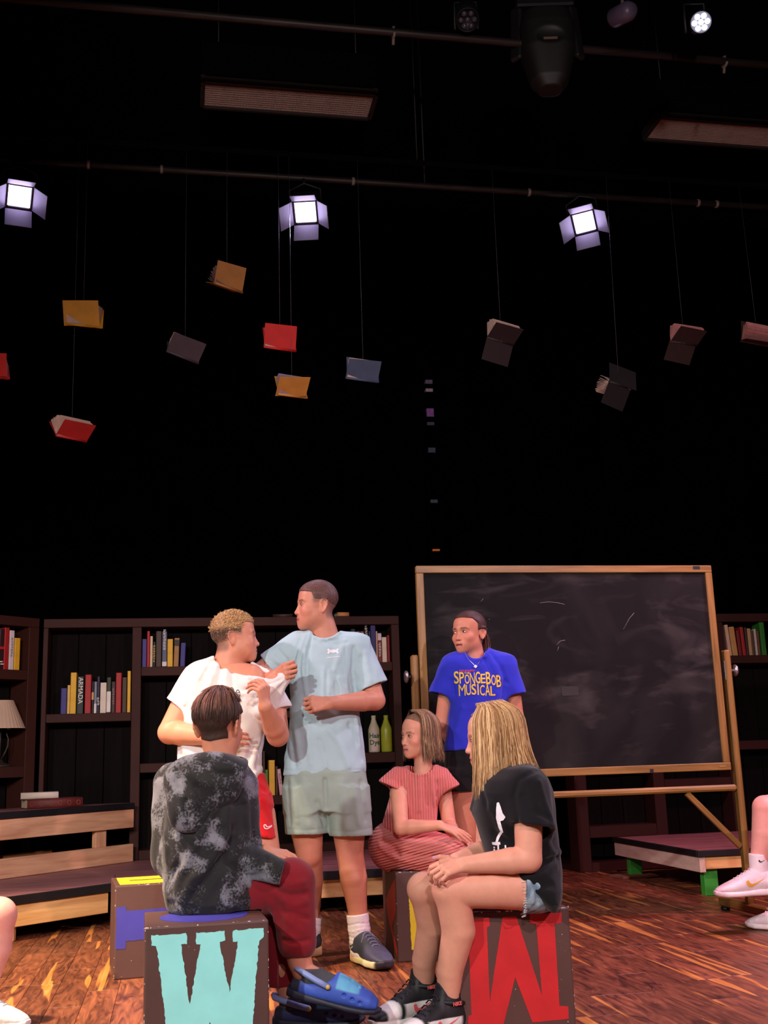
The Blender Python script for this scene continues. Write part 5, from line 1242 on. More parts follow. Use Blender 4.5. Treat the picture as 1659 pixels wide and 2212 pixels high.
# right arm bent across the belly, left hand raised
a1, _ = arm(P(425, 1465, DB), P(366, 1582, DB - .03), P(462, 1592, DB - .2), (.058, .052, .052, .034), dict(fwd=(1, -.15, .05), back=(0, -1, .2), thumb_side=1, curls=RELAX, size=1.0), SK_B)
a2, _ = arm(P(588, 1490, DB), P(600, 1588, DB - .12), P(573, 1527, DB - .27), (.055, .050, .049, .031), dict(fwd=(-.10, -.12, 1), back=(.82, -.55, .15), thumb_side=1, curls=[(.75, .55, .35), (.95, .6, .35), (1.1, .6, .35), (1.2, .65, .4)], thumb=((.3, .8, -.5), (.0, .8, -.6), (-.2, .8, -.6)), size=1.04, spread=.22), SK_B)
# bare upper chest inside the stretched collar
ch = limb([P(478, 1470, DB), P(540, 1480, DB - .02)], [.10, .095], SK_B)
partsB += [a1, a2, ch]
kB1 = P(578, 1860, DB - .03); kB2 = P(492, 1860, DB)
hB1 = PZ(590, 2108, 0); dB1 = unit(np.array((.25, -1, 0))); hB2 = PZ(500, 2085, 0); dB2 = unit(np.array((-.2, -1, 0)))
anB1 = hB1 - dB1 * .0 + np.array((0, 0, .075)); anB2 = hB2 + np.array((0, 0, .075))
partsB.append(limb([P(562, 1760, DB), kB1, kB1 * .55 + anB1 * .45 + np.array((0, .03, 0)), anB1, anB1 + dB1 * .12 - np.array((0, 0, .03))], [.068, .060, .06, .037, .034], SK_B, knee=kB1 - np.array((0, .05, 0))))
partsB.append(limb([P(480, 1760, DB), kB2, kB2 * .55 + anB2 * .45 + np.array((0, .03, 0)), anB2, anB2 + dB2 * .12 - np.array((0, 0, .03))], [.068, .060, .06, .037, .034], SK_B, knee=kB2))
partsB += [limb(q, [.05] * len(q), (200, 150, 124), h=.008) for q in ([P(488, 1468, DB), P(490, 1600, DB), P(520, 1720, DB)], [P(428, 1470, DB), P(585, 1495, DB)], [P(480, 1760, DB), P(520, 1720, DB), P(562, 1760, DB)])]
add_body(pB, partsB, M_SKIN); eyes(pB, TB, (.1, 1, 0), openness=.38)
M_SHB = cloth_mat('white_jersey', (222, 218, 214), .1)
tor = rows_px([(1416, 462, 505, DB, .06), (1426, 436, 520, DB, .08), (1440, 412, 548, DB, .10), (1462, 402, 575, DB, .115), (1500, 404, 592, DB, .125), (1545, 400, 588, DB, .13), (1590, 388, 572, DB, .13), (1630, 383, 566, DB, .13), (1665, 384, 565, DB, .13), (1702, 392, 575, DB, .125)], 2.4)
s1_ = RC(P(428, 1464, DB), P(388, 1528, DB - .01), .066, .072); s2_ = RC(P(578, 1492, DB), P(602, 1530, DB - .05), .062, .062)
pull = [RC(P(x, y, DB - d), fist + np.array((0, .01, 0)), r0, .014) for x, y, d, r0 in ((535, 1478, .10, .03), (548, 1505, .11, .035), (565, 1532, .11, .035), (585, 1520, .08, .035), (572, 1490, .07, .03))]
f = sdf_for([tor, s1_, s2_] + pull, .005); f.add(tor); f.add(CLIP(s1_, P(389, 1526, DB - .01), P(389, 1526, DB) - P(428, 1464, DB)), .05); f.add(CLIP(s2_, P(601, 1532, DB - .05), (.15, -.05, -1)), .04)
for q in pull: f.add(q, .03)
e = P(389, 1526, DB - .01); f.sub(RC(e, P(399, 1508, DB), .062, .056), .004)
e = P(601, 1532, DB - .05); f.sub(RC(e, P(594, 1515, DB - .04), .051, .045), .004)
f.sub(RC(P(486, 1448, DB), P(500, 1380, DB), .072, .075), .006)
f.sub(EL(P(512, 1430, DB - .06), (.10, .11, .055), rot_to((1, -.2, -.42))), .006); f.sub(EL(P(560, 1448, DB - .10), (.03, .10, .028), rot_to((1, -.35, -.40))), .006)
f.cut(P(480, 1697, DB), (0, 0, -1))
rib_px(f, [(470, 1420), (480, 1430), (492, 1440), (506, 1449), (522, 1457), (540, 1464)], DB, .008, .006)
col = [P(540, 1464, DB - .122), P(565, 1471, DB - .13), P(592, 1474, DB - .135), fist, P(600, 1464, DB - .11), P(575, 1449, DB - .06), P(545, 1433, DB + .0)]
for a_, b_ in zip(col[:-1], col[1:]): f.add(RC(a_, b_, .010, .010), .008)
f.folds(DB, [([(472, 1424), (455, 1470), (440, 1530)], .009, .012), ([(480, 1430), (470, 1480), (460, 1540)], .008, -.010), ([(462, 1424), (440, 1460), (432, 1510)], .008, -.010), ([(490, 1440), (486, 1490)], .010, .008), ([(500, 1446), (505, 1500)], .008, -.008), ([(450, 1425), (425, 1470), (415, 1520)], .010, .010),
    ([(612, 1470), (580, 1500), (545, 1520)], .007, .011), ([(614, 1474), (592, 1508), (570, 1540)], .006, -.012), ([(610, 1468), (570, 1485), (530, 1490)], .007, -.010), ([(616, 1478), (602, 1512), (590, 1540)], .006, .010), ([(600, 1476), (560, 1492), (515, 1500)], .008, .010), ([(608, 1476), (575, 1520)], .005, -.008),
    ([(560, 1600), (545, 1650), (550, 1690)], .012, .010), ([(548, 1600), (530, 1660)], .010, -.008), ([(395, 1615), (430, 1650), (480, 1660)], .012, .010), ([(388, 1630), (420, 1670), (470, 1685)], .010, -.009), ([(400, 1475), (382, 1505)], .009, -.007), ([(412, 1480), (398, 1520)], .009, .008), ([(540, 1680), (565, 1660)], .012, .01)])
f.disp(lambda x, y, z: .002 * wav(x, y, z, 36, 4.0))
shB = add_sdf('t_shirt', pB, f, M_SHB)
# shirt print: two dark ovals with chevrons and a tan block below
M_PRD = mat('dark_print', (70, 72, 84), 0.8); 
def on_shirt(sh, D, x, y, poly, m, name='shirt_print', s=None, rot=0.0, par=None):
    s = s or px(1, D); c, si = math.cos(rot), math.sin(rot); mw = Matrix((Vector((1, 0, 0)), Vector((0, 0, 1)), Vector((0, -1, 0)))).transposed().to_4x4(); mw.translation = Vector(P(x, y, D))
    return drape_on(name, prism_mesh(name, [((a * c - b * si) * s, (a * si + b * c) * s) for a, b in poly], .0004), sh, mw, (0, 1, 0), m, par or sh, .0016)
def ring_poly(rx, ry, w, n=16):
    A = np.linspace(0, 2 * math.pi * .97, n); return [(rx * math.cos(t), ry * math.sin(t)) for t in A] + [((rx - w) * math.cos(t), (ry - w) * math.sin(t)) for t in A[::-1]]
for x, y in ((509, 1497), (522, 1502)):
    on_shirt(shB, DB, x, y, ring_poly(5, 9, 1.6), M_PRD, rot=.12); on_shirt(shB, DB, x, y + 2, [(-4, -2), (0, 3), (4, -2), (4, -4), (0, 1), (-4, -4)], M_PRD, rot=.12); on_shirt(shB, DB, x, y - 3, [(-3.5, -1), (3.5, -1), (3.5, .5), (-3.5, .5)], M_PRD, rot=.12)
# shorts
M_RED = cloth_mat('red_fleece', (206, 26, 32), .15)
pel = rows_px([(1672, 400, 572, DB, .12), (1700, 410, 580, DB, .125), (1740, 415, 588, DB, .12)]); l1 = rows_px([(1715, 505, 585, DB, .11), (1760, 512, 592, DB, .11), (1812, 524, 600, DB - .01, .105)]); l2 = rows_px([(1715, 415, 506, DB, .11), (1812, 425, 512, DB, .105)])
f = sdf_for([pel, l1, l2], .006); f.add(pel); f.add(l1, .02); f.add(l2, .02); f.cut(P(560, 1803, DB), (-.22, 0, -1)); f.sub(RC(P(565, 1815, DB), P(562, 1780, DB), .078, .07), .004)
f.folds(DB, [([(560, 1700), (585, 1720)], .008, -.008), ([(565, 1725), (590, 1740)], .009, .008), ([(570, 1745), (585, 1775)], .010, -.006)])
shr = add_sdf('shorts', pB, f, M_RED)
M_WPR = mat('white_print', (236, 234, 240), 0.7)
sw = [((a - .5) * 24, b * 24) for a, b in SWOOSH]
for q0, q1 in zip(sw, sw[1:] + sw[:1]):
    d_ = Vector(q1) - Vector(q0); n_ = Vector((-d_.y, d_.x)).normalized() * .8; on_shirt(shr, DB, 588, 1782, [tuple(Vector(q0) - n_), tuple(Vector(q1) - n_), tuple(Vector(q1) + n_), tuple(Vector(q0) + n_)], M_WPR, 'logo_mark')
for hh, dd_ in ((hB1, dB1), (hB2, dB2)):
    sl, Ts = shoe(pB, hh - dd_ * .06, hh + dd_ * .23, style='slide', c_up=(24, 24, 28), c_sole=(26, 26, 30), name='slide_sandal')
    for i in range(3):
        o_, R_ = Ts; pts = [o_ + R_ @ np.array((.05 * math.cos(a), .125 + i * .022, .046 + .0315 * math.sin(a))) for a in np.linspace(-.1, math.pi + .1, 12)]
        tube('white_stripe', pts, .0042, M_WPR, sl, 5)
# ---------------------------------------------------------------- boy in the tie-dye hoodie, from behind
DC = 4.02; SK_C = (198, 132, 104)
pC = person('boy seated with his back to us in a black and grey tie-dye hoodie', (W_c.x, W_c.y, WB))
def mask_c(x, y, z):
    nape = sstep(-.8, .8, z + 5.2 + .10 * np.clip(-y - 5, 0, 5) - .15 * np.abs(x)); back = sstep(-.6, .8, -1.8 - y + .5 * (z + 1) * (z > -1)); top = sstep(3.5, 5, z); ear = np.exp(-(((y + 2.0) / 3.2) ** 4 + ((z + 1.4) / 3.6) ** 4)) * (np.abs(x) > 5.2)
    return np.clip(np.maximum(nape * back, top) - 1.3 * ear, 0, 1)
hC, TC, fC = head(P(474, 1568, DC), (0.30, 0.95, -0.04), 1.0, skin=SK_C, stubble=lambda x, y, z, C: mixc(C, (84, 60, 48), .6 * mask_c(x, y, z)), neck=(.052, .058), neck_to=P(482, 1668, DC), sz=1.04)
rc_ = np.random.default_rng(11)
hair_from('hair', pC, TC, fC, lambda x, y, z: (.30 + .45 * sstep(-3.0, 2.5, z)) * mask_c(x, y, z) * (1 + .16 * wav(x, y, z * .5, 3.0)) - .2 * (1 - mask_c(x, y, z)), lambda q: mixc(col4((62, 44, 37), len(q)), (96, 66, 56), sstep(2, 8, q[:, 2]) * .8))
P1 = scalp_paths(TC, 420, rc_, (116, 180), (10, 14.5), part_y=(0, -4), lift=(.9, 1.9), hang_from=122, wave=.25, th0=4, k=12, curl=.3)
P1 += scalp_paths(TC, 330, rc_, (10, 116), (6.5, 9.4), part_y=(2, -2), lift=(.9, 1.9), hang_from=100, wave=.3, th0=4, k=12, curl=.2)
P1 += scalp_paths(TC, 620, rc_, (96, 180), (7, 11), part_y=(0, -4), lift=(.55, 1.3), hang_from=128, wave=.2, th0=42, k=10, curl=.45)
P1 += scalp_paths(TC, 120, rc_, (0, 180), (4, 8), part_y=(1, -3), lift=(1.5, 2.4), hang_from=70, wave=.6, th0=2, k=10)
strands('hair_locks', pC, P1, rc_.uniform(.0012, .0027, len(P1)), [vary((142, 96, 80) if (rc_.random() < .62 and not 750 <= i < 1370) else (74, 52, 44), .3, rc_) for i in range(len(P1))], M_HAIR, n=4)
partsC = [hC]
hd, _ = arm(P(552, 1852, DC + .10), P(560, 1846, DC + .06), P(576, 1838, DC - .0), (.030, .029, .028, .024), dict(fwd=(.80, -.50, -.16), back=(.12, -.35, 1), thumb_side=-1, curls=[(.25, .5, .4), (.3, .55, .4), (.35, .6, .4), (.4, .6, .4)], size=.85, spread=.12), SK_C)
partsC.append(hd)
# near (right) leg hangs with the foot lifted, far leg stands
DN = DC - .05; kN = P(630, 1905, DN); anN = P(652, 2100, DN - .02); kF = P(590, 1935, DC + .12); hF = PZ(606, 2215, 0)
cl_dir = unit(np.array((1, -.10, -.24))); heelN = P(622, 2150, DN); 
anN = heelN + cl_dir * .055 + np.array((.0, 0, .085))
partsC.append(limb([P(636, 2030, DN), P(648, 2078, DN), anN, anN + cl_dir * .12 - np.array((0, 0, .035))], [.046, .040, .036, .034], SK_C, knee=anN))
dF = unit(np.array((1, -.12, 0))); heelF = PZ(594, 2216, 0); anF = heelF + dF * .06 + np.array((0, 0, .085))
partsC.append(limb([P(606, 2090, DC + .08), anF, anF + dF * .12 - np.array((0, 0, .04))], [.042, .036, .034], SK_C))
partsC.append(limb([P(480, 1660, DC), P(485, 1800, DC), P(490, 1930, DC + .05), kN, P(636, 2035, DN)], [.05, .09, .08, .05, .044], SK_C)); partsC.append(limb([P(485, 1930, DC + .1), kF, P(606, 2095, DC + .08)], [.05, .038, .036], SK_C)); partsC.append(limb([P(485, 1740, DC), P(512, 1705, DC + .02), P(528, 1830, DC - .0), P(545, 1852, DC + .08)], [.05, .04, .03, .026], SK_C))
add_body(pC, partsC, M_SKIN)
# trousers
M_MAR = cloth_mat('maroon_fleece', (124, 22, 32), .2)
th = [RC(P(490, 1945, DC + .06), kN, .105, .080), RC(kN, P(642, 2035, DN), .078, .066), RC(P(480, 1945, DC + .16), kF, .10, .078), RC(kF, P(608, 2110, DC + .08), .074, .060)]
f = sdf_for(th, .005)
for q in th: f.add(q, .012)
f.cut(P(640, 2064, DN), (.05, 0, -1), P(600, 2200, DN) - np.array((.0, .1, .1)), P(720, 1990, DN) + np.array((.1, .09, 0))); f.cut(P(608, 2128, DC + .08), (0, 0, -1))
f.sub(BX((W_c.x, W_c.y, WB / 2), (.194, .194, WB / 2 + .002), PSI + .03))
f.folds(DN, [([(600, 1895), (630, 1910), (655, 1905)], .009, .010), ([(590, 1915), (625, 1935), (660, 1930)], .009, -.012), ([(610, 1945), (640, 1955), (660, 1948)], .009, .010), ([(612, 1968), (640, 1975), (665, 1985)], .008, -.008), ([(612, 2030), (640, 2036), (666, 2030)], .006, -.012), ([(620, 1985), (650, 2010)], .012, .008), ([(612, 1900), (622, 1960), (618, 2020)], .010, .008), ([(585, 1950), (600, 2000)], .012, .01), ([(590, 2000), (600, 2070)], .01, -.008)])
f.disp(lambda x, y, z: .002 * wav(x, y, z, 34, 5.0))
add_sdf('jogging_trousers', pC, f, M_MAR)
# hoodie
def tiedye():
    m = bpy.data.materials.new('tie_dye_fleece'); m.use_nodes = True; nt = m.node_tree; b = nt.nodes['Principled BSDF']; L = nt.links.new
    tc = nd(nt, 'ShaderNodeTexCoord')
    n1 = nd(nt, 'ShaderNodeTexNoise'); n1.inputs['Scale'].default_value = 9; n1.inputs['Detail'].default_value = 3; n1.inputs['Distortion'].default_value = .8; L(tc.outputs['Object'], n1.inputs['Vector'])
    n2 = nd(nt, 'ShaderNodeTexNoise'); n2.inputs['Scale'].default_value = 130; n2.inputs['Detail'].default_value = 2; L(tc.outputs['Object'], n2.inputs['Vector'])
    k1 = nd(nt, 'ShaderNodeMapRange'); k1.inputs[1].default_value = .41; k1.inputs[2].default_value = .67; L(n1.outputs[0], k1.inputs[0])
    ad = nd(nt, 'ShaderNodeMath', operation='ADD'); L(k1.outputs[0], ad.inputs[0]); ms = nd(nt, 'ShaderNodeMath', operation='MULTIPLY_ADD'); ms.inputs[1].default_value = 1.9; ms.inputs[2].default_value = -1.0; L(n2.outputs[0], ms.inputs[0]); L(ms.outputs[0], ad.inputs[1])
    k2 = nd(nt, 'ShaderNodeMapRange'); k2.inputs[1].default_value = .32; k2.inputs[2].default_value = .75; L(ad.outputs[0], k2.inputs[0])
    k3 = nd(nt, 'ShaderNodeMath', operation='MULTIPLY'); L(k1.outputs[0], k3.inputs[0]); L(k2.outputs[0], k3.inputs[1])
    mx = nd(nt, 'ShaderNodeMix', data_type='RGBA'); L(k3.outputs[0], mx.inputs[0]); mx.inputs[6].default_value = lin((10, 10, 12)); mx.inputs[7].default_value = lin((122, 122, 130)); L(mx.outputs[2], b.inputs['Base Color'])
    b.inputs['Roughness'].default_value = .8; b.inputs['Sheen Weight'].default_value = .15
    return m
tor = rows_px([(1636, 455, 512, DC, .065), (1646, 415, 525, DC, .09), (1660, 378, 535, DC, .115), (1690, 364, 548, DC, .135), (1740, 362, 548, DC, .15), (1800, 356, 548, DC, .16), (1860, 354, 552, DC + .01, .165), (1910, 355, 566, DC + .02, .17), (1950, 360, 566, DC + .02, .17), (1975, 370, 558, DC + .02, .16), (1990, 392, 540, DC + .02, .13)], 2.3)
ar = [RC(P(512, 1702, DC + .02), P(524, 1845, DC - .01), .074, .068), RC(P(530, 1856, DC - .04), P(603, 1884, DC - .13), .058, .042), RC(P(380, 1695, DC + .06), P(372, 1850, DC + .06), .08, .075)]
hood = [EL(P(440, 1690, DC - .13), (.135, .055, .10)), EL(P(408, 1745, DC - .15), (.075, .045, .085)), EL(P(470, 1665, DC - .09), (.11, .075, .06)), EL(P(395, 1680, DC - .07), (.06, .08, .06))]
f = sdf_for([tor] + ar + hood, .005, .05); f.add(tor)
for q, kk in zip(ar, (.03, .012, .04)): f.add(q, kk)
HF = sdf_for(hood, .005)
for q in hood: HF.add(q, .03)
f.sub(RC(P(483, 1655, DC + .0), P(478, 1590, DC + .0), .062, .068), .006)
ring_rib(f, P(483, 1648, DC - .005), (.05, -.12, 1), .072, .014, .01)
BXW = BX((W_c.x, W_c.y, WB / 2), (.194, .194, WB / 2 + .002), PSI + .03); f.sub(BXW)
e = P(610, 1887, DC - .13); f.cut(e, (1, 0, -.25), e - .09, e + .09)
f.folds(DC, [([(470, 1720), (440, 1790), (405, 1850), (385, 1930)], .016, .024), ([(495, 1745), (488, 1800), (455, 1850), (410, 1910), (390, 1960)], .016, .032), ([(485, 1790), (470, 1830), (430, 1880)], .014, -.028), ([(420, 1800), (400, 1850), (372, 1890)], .014, -.014),
    ([(505, 1720), (500, 1800), (492, 1860)], .014, -.020), ([(480, 1850), (455, 1890), (420, 1930)], .014, -.018), ([(530, 1730), (535, 1800)], .012, .010), ([(498, 1870), (540, 1895), (570, 1890)], .010, -.016), ([(490, 1885), (480, 1930), (500, 1960)], .012, .010), ([(520, 1905), (550, 1935), (560, 1960)], .010, -.010), ([(575, 1850), (580, 1890)], .006, -.010), ([(590, 1856), (597, 1892)], .005, -.008), ([(545, 1800), (552, 1850)], .012, -.008), ([(365, 1950), (430, 1972), (540, 1962)], .010, -.010), ([(358, 1800), (362, 1860)], .012, .008)])
f.disp(lambda x, y, z: .0035 * wav(x, y, z, 28, 6.0))
M_TD = tiedye(); ho = add_sdf('hoodie', pC, f, M_TD)
HF.sub(RC(P(483, 1655, DC + .0), P(478, 1590, DC + .0), .064, .070), .006)
HF.folds(DC, [([(385, 1655), (388, 1700), (405, 1740), (412, 1760)], .010, -.018), ([(402, 1730), (410, 1755), (432, 1775)], .008, -.014), ([(440, 1650), (470, 1672), (505, 1672)], .010, -.010), ([(400, 1665), (440, 1690), (480, 1700)], .016, .008), ([(425, 1700), (440, 1735), (432, 1760)], .012, -.010)])
HF.disp(lambda x, y, z: .003 * wav(x, y, z, 30, 8.0))
add_sdf('hood', ho, HF, M_TD)
# clogs and ankle socks
CLB = (60, 92, 190)
patc = [(lambda x, y, z: (1 - sstep(.03, .034, y)) * 1.0, (38, 42, 58)), (lambda x, y, z: sstep(.135, .14, y) * (1 - sstep(.2, .21, y)) * sstep(.055, .06, z) * 1.0, (96, 172, 214))]
for (hh, dd_, up_) in ((heelN, cl_dir, (0.24, 0, 1)), (heelF, dF, (0, 0, 1))):
    cg, Tg = shoe(pC, hh, hh + dd_ * .31, up=up_, style='clog', c_up=CLB if hh is heelN else (46, 50, 96), c_sole=(34, 38, 54), name='clog', patches=patc)
    o_, R_ = Tg
    strap = [o_ + R_ @ np.array(q) for q in ((.05, .115, .058), (.048, .08, .066), (.040, .035, .078), (.02, .004, .084), (0, -.004, .086), (-.02, .004, .084), (-.040, .035, .078), (-.048, .08, .066), (-.05, .115, .058))]
    tube('heel_strap', strap, .0105, mat('strap_blue', (132, 150, 206), .45), cg, 6)
    for sx in (-1, 1):
        bm = bmesh.new(); bmesh.ops.create_uvsphere(bm, u_segments=10, v_segments=6, radius=.009); mm = Matrix.Translation(Vector(o_ + R_ @ np.array((sx * .052, .115, .058)))); link('strap_rivet', bm_mesh('rivet', bm, True), mat('rivet_gold', (200, 176, 90), .4), cg, mm)
    sock(pC, hh + dd_ * .055 + R_ @ np.array((0, 0, .088)), hh + dd_ * .06 + R_ @ np.array((0, 0, .06)), .041, .040, (66, 68, 70), foot=hh + dd_ * .17 + R_ @ np.array((0, 0, .048)), rings=0)
# ---------------------------------------------------------------- girl in the blue shirt by the chalkboard
DF = 5.62; SK_F = (196, 130, 104)
pF = person('girl with slicked-back ponytail in a bright blue shirt before the chalkboard', PZ(1030, 2020, 0))
def mask_f(x, y, z):
    line = 7.6 - .055 * x * x
    top = sstep(-.5, .5, z - (7.4 - .02 * x * x - .75 * np.clip(4.0 - y, 0, 9))); side = sstep(-.5, .6, 1.2 - y + .0 * z) * sstep(-1.5, .8, z - .6 + .25 * (y - 1)); back = sstep(-.5, .8, -3.2 - y) * sstep(-6.6, -5.0, z)
    ear = np.exp(-(((y + 1.4) / 2.2) ** 2 + ((z + 1.4) / 2.8) ** 2)); return np.clip(np.maximum(np.maximum(top, side), back) - 1.3 * ear * (z < 1.8), 0, 1)
hF_, TF, fF = head(P(1013, 1367, DF), (-0.66, -0.75, -0.0), 0.97, skin=SK_F, stubble=lambda x, y, z, C: mixc(C, (88, 56, 50), .7 * mask_f(x, y, z)), neck=(.050, .057), neck_to=P(1027, 1440, DF), jaw=.98, nose=.62, sz=1.02, mouth_open=.5, brow=(60, 40, 36), full=1.05)
hair_from('hair', pF, TF, fF, lambda x, y, z: (.5 + .03 * np.sin(26 * (np.arctan2(x, z - 1.0) * 2.2 + .05 * y))) * mask_f(x, y, z) - .2 * (1 - mask_f(x, y, z)), lambda q: mixc(col4((86, 54, 48), len(q)), (46, 30, 28), .5 + .5 * np.sin(26 * (np.arctan2(q[:, 0], q[:, 2] - 1.0) * 2.2 + .05 * q[:, 1]))))
rf = np.random.default_rng(5); pt = []
for i in range(90):
    a, b = rf.normal(0, 1.0), rf.normal(0, 1.0); L = rf.uniform(12, 17)
    p = [(a * .4, -9.6 + b * .3, 2.0), (a * .8, -11.6, 1.2 + b * .5), (a * 1.3, -12.4 + b * .5, -2), (a * 1.6, -12.0 + b * .8, -6), (a * 1.5, -11.6 + b, -L + 1), (a * 1.1, -11.2 + b * .8, -L)]
    p = np.array(p); tt = np.linspace(0, 5, 12); p = np.stack([np.interp(tt, range(6), p[:, j]) for j in range(3)], 1); p += .12 * np.sin(np.linspace(0, 6, 12) + i)[:, None]; pt.append(TF[0] + (p * .01) @ TF[1].T)
strands('ponytail', pF, pt, rf.uniform(.002, .0042, len(pt)), [vary((92, 58, 44), .4, rf) for _ in pt], M_HAIR)
aF1, _ = arm(P(972, 1455, DF), P(957, 1560, DF + .03), P(990, 1632, DF + .15), (.046, .040, .038, .026), dict(fwd=(1, .1, -.2), back=(0, 1, .1), thumb_side=1, curls=RELAX, size=.85), SK_F)
aF2, _ = arm(P(1100, 1455, DF), P(1113, 1545, DF + .03), P(1080, 1618, DF + .15), (.046, .041, .039, .026), dict(fwd=(-1, .1, -.2), back=(0, 1, .1), thumb_side=-1, curls=RELAX, size=.85), SK_F)
pf = [hF_, aF1, aF2]
for hx, kx, fx in ((1002, 1004, 1002), (1062, 1062, 1064)):
    hh = PZ(fx, 2025, 0); an = hh + np.array((0, .05, .09)); k_ = P(kx, 1822, DF)
    pf.append(limb([P(hx, 1690, DF), k_, k_ * .55 + an * .45 + np.array((0, .03, 0)), an], [.085, .058, .056, .036], SK_F))
    shoe(pF, hh + np.array((0, .11, 0)), hh + np.array((0, -.16, 0)), style='low', c_up=(230, 226, 226), c_sole=(226, 222, 218), c_lace=(230, 230, 230), h=.004)
pf += [limb(q, [.05] * len(q), (200, 150, 124), h=.008) for q in ([P(1027, 1440, DF), P(1030, 1550, DF), P(1033, 1650, DF)], [P(975, 1455, DF), P(1097, 1455, DF)], [P(1002, 1690, DF), P(1033, 1650, DF), P(1062, 1690, DF)])]
add_body(pF, pf, M_SKIN); eyes(pF, TF, (.5, 1, .1), openness=.55)
tor = rows_px([(1400, 1000, 1056, DF, .055), (1408, 985, 1074, DF, .07), (1420, 968, 1100, DF, .085), (1440, 960, 1108, DF, .10), (1480, 966, 1100, DF, .112), (1520, 970, 1096, DF, .11), (1570, 966, 1098, DF, .11), (1626, 957, 1104, DF, .112)], 2.4)
s1_ = RC(P(978, 1436, DF), P(950, 1508, DF), .056, .066); s2_ = RC(P(1092, 1438, DF), P(1113, 1508, DF), .056, .064)
f = sdf_for([tor, s1_, s2_], .005); f.add(tor); f.add(CLIP(s1_, P(952, 1500, DF), P(952, 1500, DF) - P(978, 1436, DF) + np.array((.03, 0, 0))), .045); f.add(CLIP(s2_, P(1111, 1500, DF), P(1111, 1500, DF) - P(1092, 1438, DF) - np.array((.02, 0, 0))), .045)
e = P(952, 1500, DF); f.sub(RC(e, P(955, 1490, DF), .052, .048), .004)
e = P(1111, 1500, DF); f.sub(RC(e, P(1108, 1490, DF), .052, .048), .004)
f.sub(RC(P(1027, 1418, DF + .01), P(1025, 1350, DF), .062, .07), .006); f.sub(EL(P(1028, 1402, DF - .05), (.060, .10, .052)), .006); f.cut(P(1030, 1619, DF), (.02, 0, -1))
rib_px(f, [(1000, 1404), (1006, 1414), (1014, 1422), (1024, 1427), (1036, 1426), (1046, 1419), (1054, 1408)], DF, .007, .005)
f.folds(DF, [([(1052, 1412), (1068, 1440), (1080, 1470)], .009, .010), ([(1046, 1424), (1060, 1445), (1074, 1468)], .008, -.009), ([(1062, 1412), (1082, 1440), (1094, 1475)], .008, -.010), ([(1090, 1470), (1086, 1500), (1080, 1530)], .008, -.012), ([(976, 1470), (982, 1500)], .008, -.008), ([(1000, 1530), (985, 1580)], .014, .008), ([(1020, 1540), (1010, 1600)], .014, -.006), ([(975, 1560), (968, 1610)], .012, .007), ([(1075, 1500), (1070, 1560)], .014, .007)])
f.disp(lambda x, y, z: .0016 * wav(x, y, z, 36, 7.0))
shF = add_sdf('t_shirt', pF, f, cloth_mat('royal_blue_jersey', (44, 52, 194), .1))
M_YPR = mat('yellow_print', (236, 196, 44), .7, .05)
# printed title, letter by letter as the shirt shows it
def letters(txt, x0, x1, ybase, hs, sh, D, m, name='print_lettering', drop=None, squash=.62):
    n = len(txt); ws = [{'M': 1.35, 'I': .6, 'W': 1.4, 'i': .6, 'l': .6}.get(c, 1.0) for c in txt]; tot = sum(ws); x = x0
    for i, c in enumerate(txt):
        w_ = (x1 - x0) * ws[i] / tot; me = text_mesh(name, c, 1.0, .0003, 0.0 if c in 'MWNk' else .012)
        xs = [v.co.x for v in me.vertices]; ys = [v.co.y for v in me.vertices]; cx, cy = (min(xs) + max(xs)) / 2, (min(ys) + max(ys)) / 2; sx = w_ * (.42 if c in 'Iil' else .90) / (max(xs) - min(xs)) * px(1, D); hh = hs[i] if isinstance(hs, (list, tuple)) else hs; sy = hh / (max(ys) - min(ys)) * px(1, D)
        yb = ybase[i] if isinstance(ybase, (list, tuple)) else ybase
        for v in me.vertices: v.co = Vector(((v.co.x - cx) * sx, (v.co.y - cy) * sy, v.co.z))
        mw = Matrix((Vector((1, 0, .03)).normalized(), Vector((0, 0, 1)), Vector((0, -1, 0)))).transposed().to_4x4(); mw.translation = Vector(P(x + w_ / 2, yb, D)); drape_on(name, me, sh, mw, (0, 1, 0), m, sh, .0016, .015); x += w_
letters('SPONGEBOB', 978, 1079, [1466, 1467, 1470, 1469, 1467, 1469, 1468, 1472, 1474], [26, 24, 20, 25, 25, 20, 26, 22, 25], shF, DF, M_YPR)
letters('MUSICAL', 988, 1066, [1493, 1493, 1492, 1492, 1494, 1493, 1495], [24, 22, 22, 23, 22, 24, 20], shF, DF, M_YPR)
letters('THE', 1000, 1012, 1457, 4, shF, DF, M_YPR)
letters('nickelodeon', 990, 1022, 1452, 4, shF, DF, mat('coral_print', (226, 70, 80), .7))
nk = [P(1003, 1408, DF - .075), P(1012, 1424, DF - .095), P(1026, 1438, DF - .108), P(1028, 1440, DF - .108), P(1040, 1424, DF - .095), P(1050, 1406, DF - .07)]
tube('necklace', nk, .0011, mat('silver', (210, 206, 200), .3, .05, metal=.9), pF, 5)
pend = link('pendant', box_mesh('pendant', .014, .005, .014, .003, 2), mat('silver', (210, 206, 200), .3), pF, Matrix.Translation(Vector(P(1027, 1440, DF - .112))) @ Matrix.Rotation(.8, 4, 'Y'))
pel = rows_px([(1600, 962, 1102, DF, .10), (1640, 960, 1106, DF, .11), (1672, 960, 1108, DF, .11)]); l1 = rows_px([(1660, 960, 1034, DF, .105), (1716, 962, 1036, DF, .10)]); l2 = rows_px([(1660, 1034, 1108, DF, .105), (1716, 1034, 1110, DF, .10)])
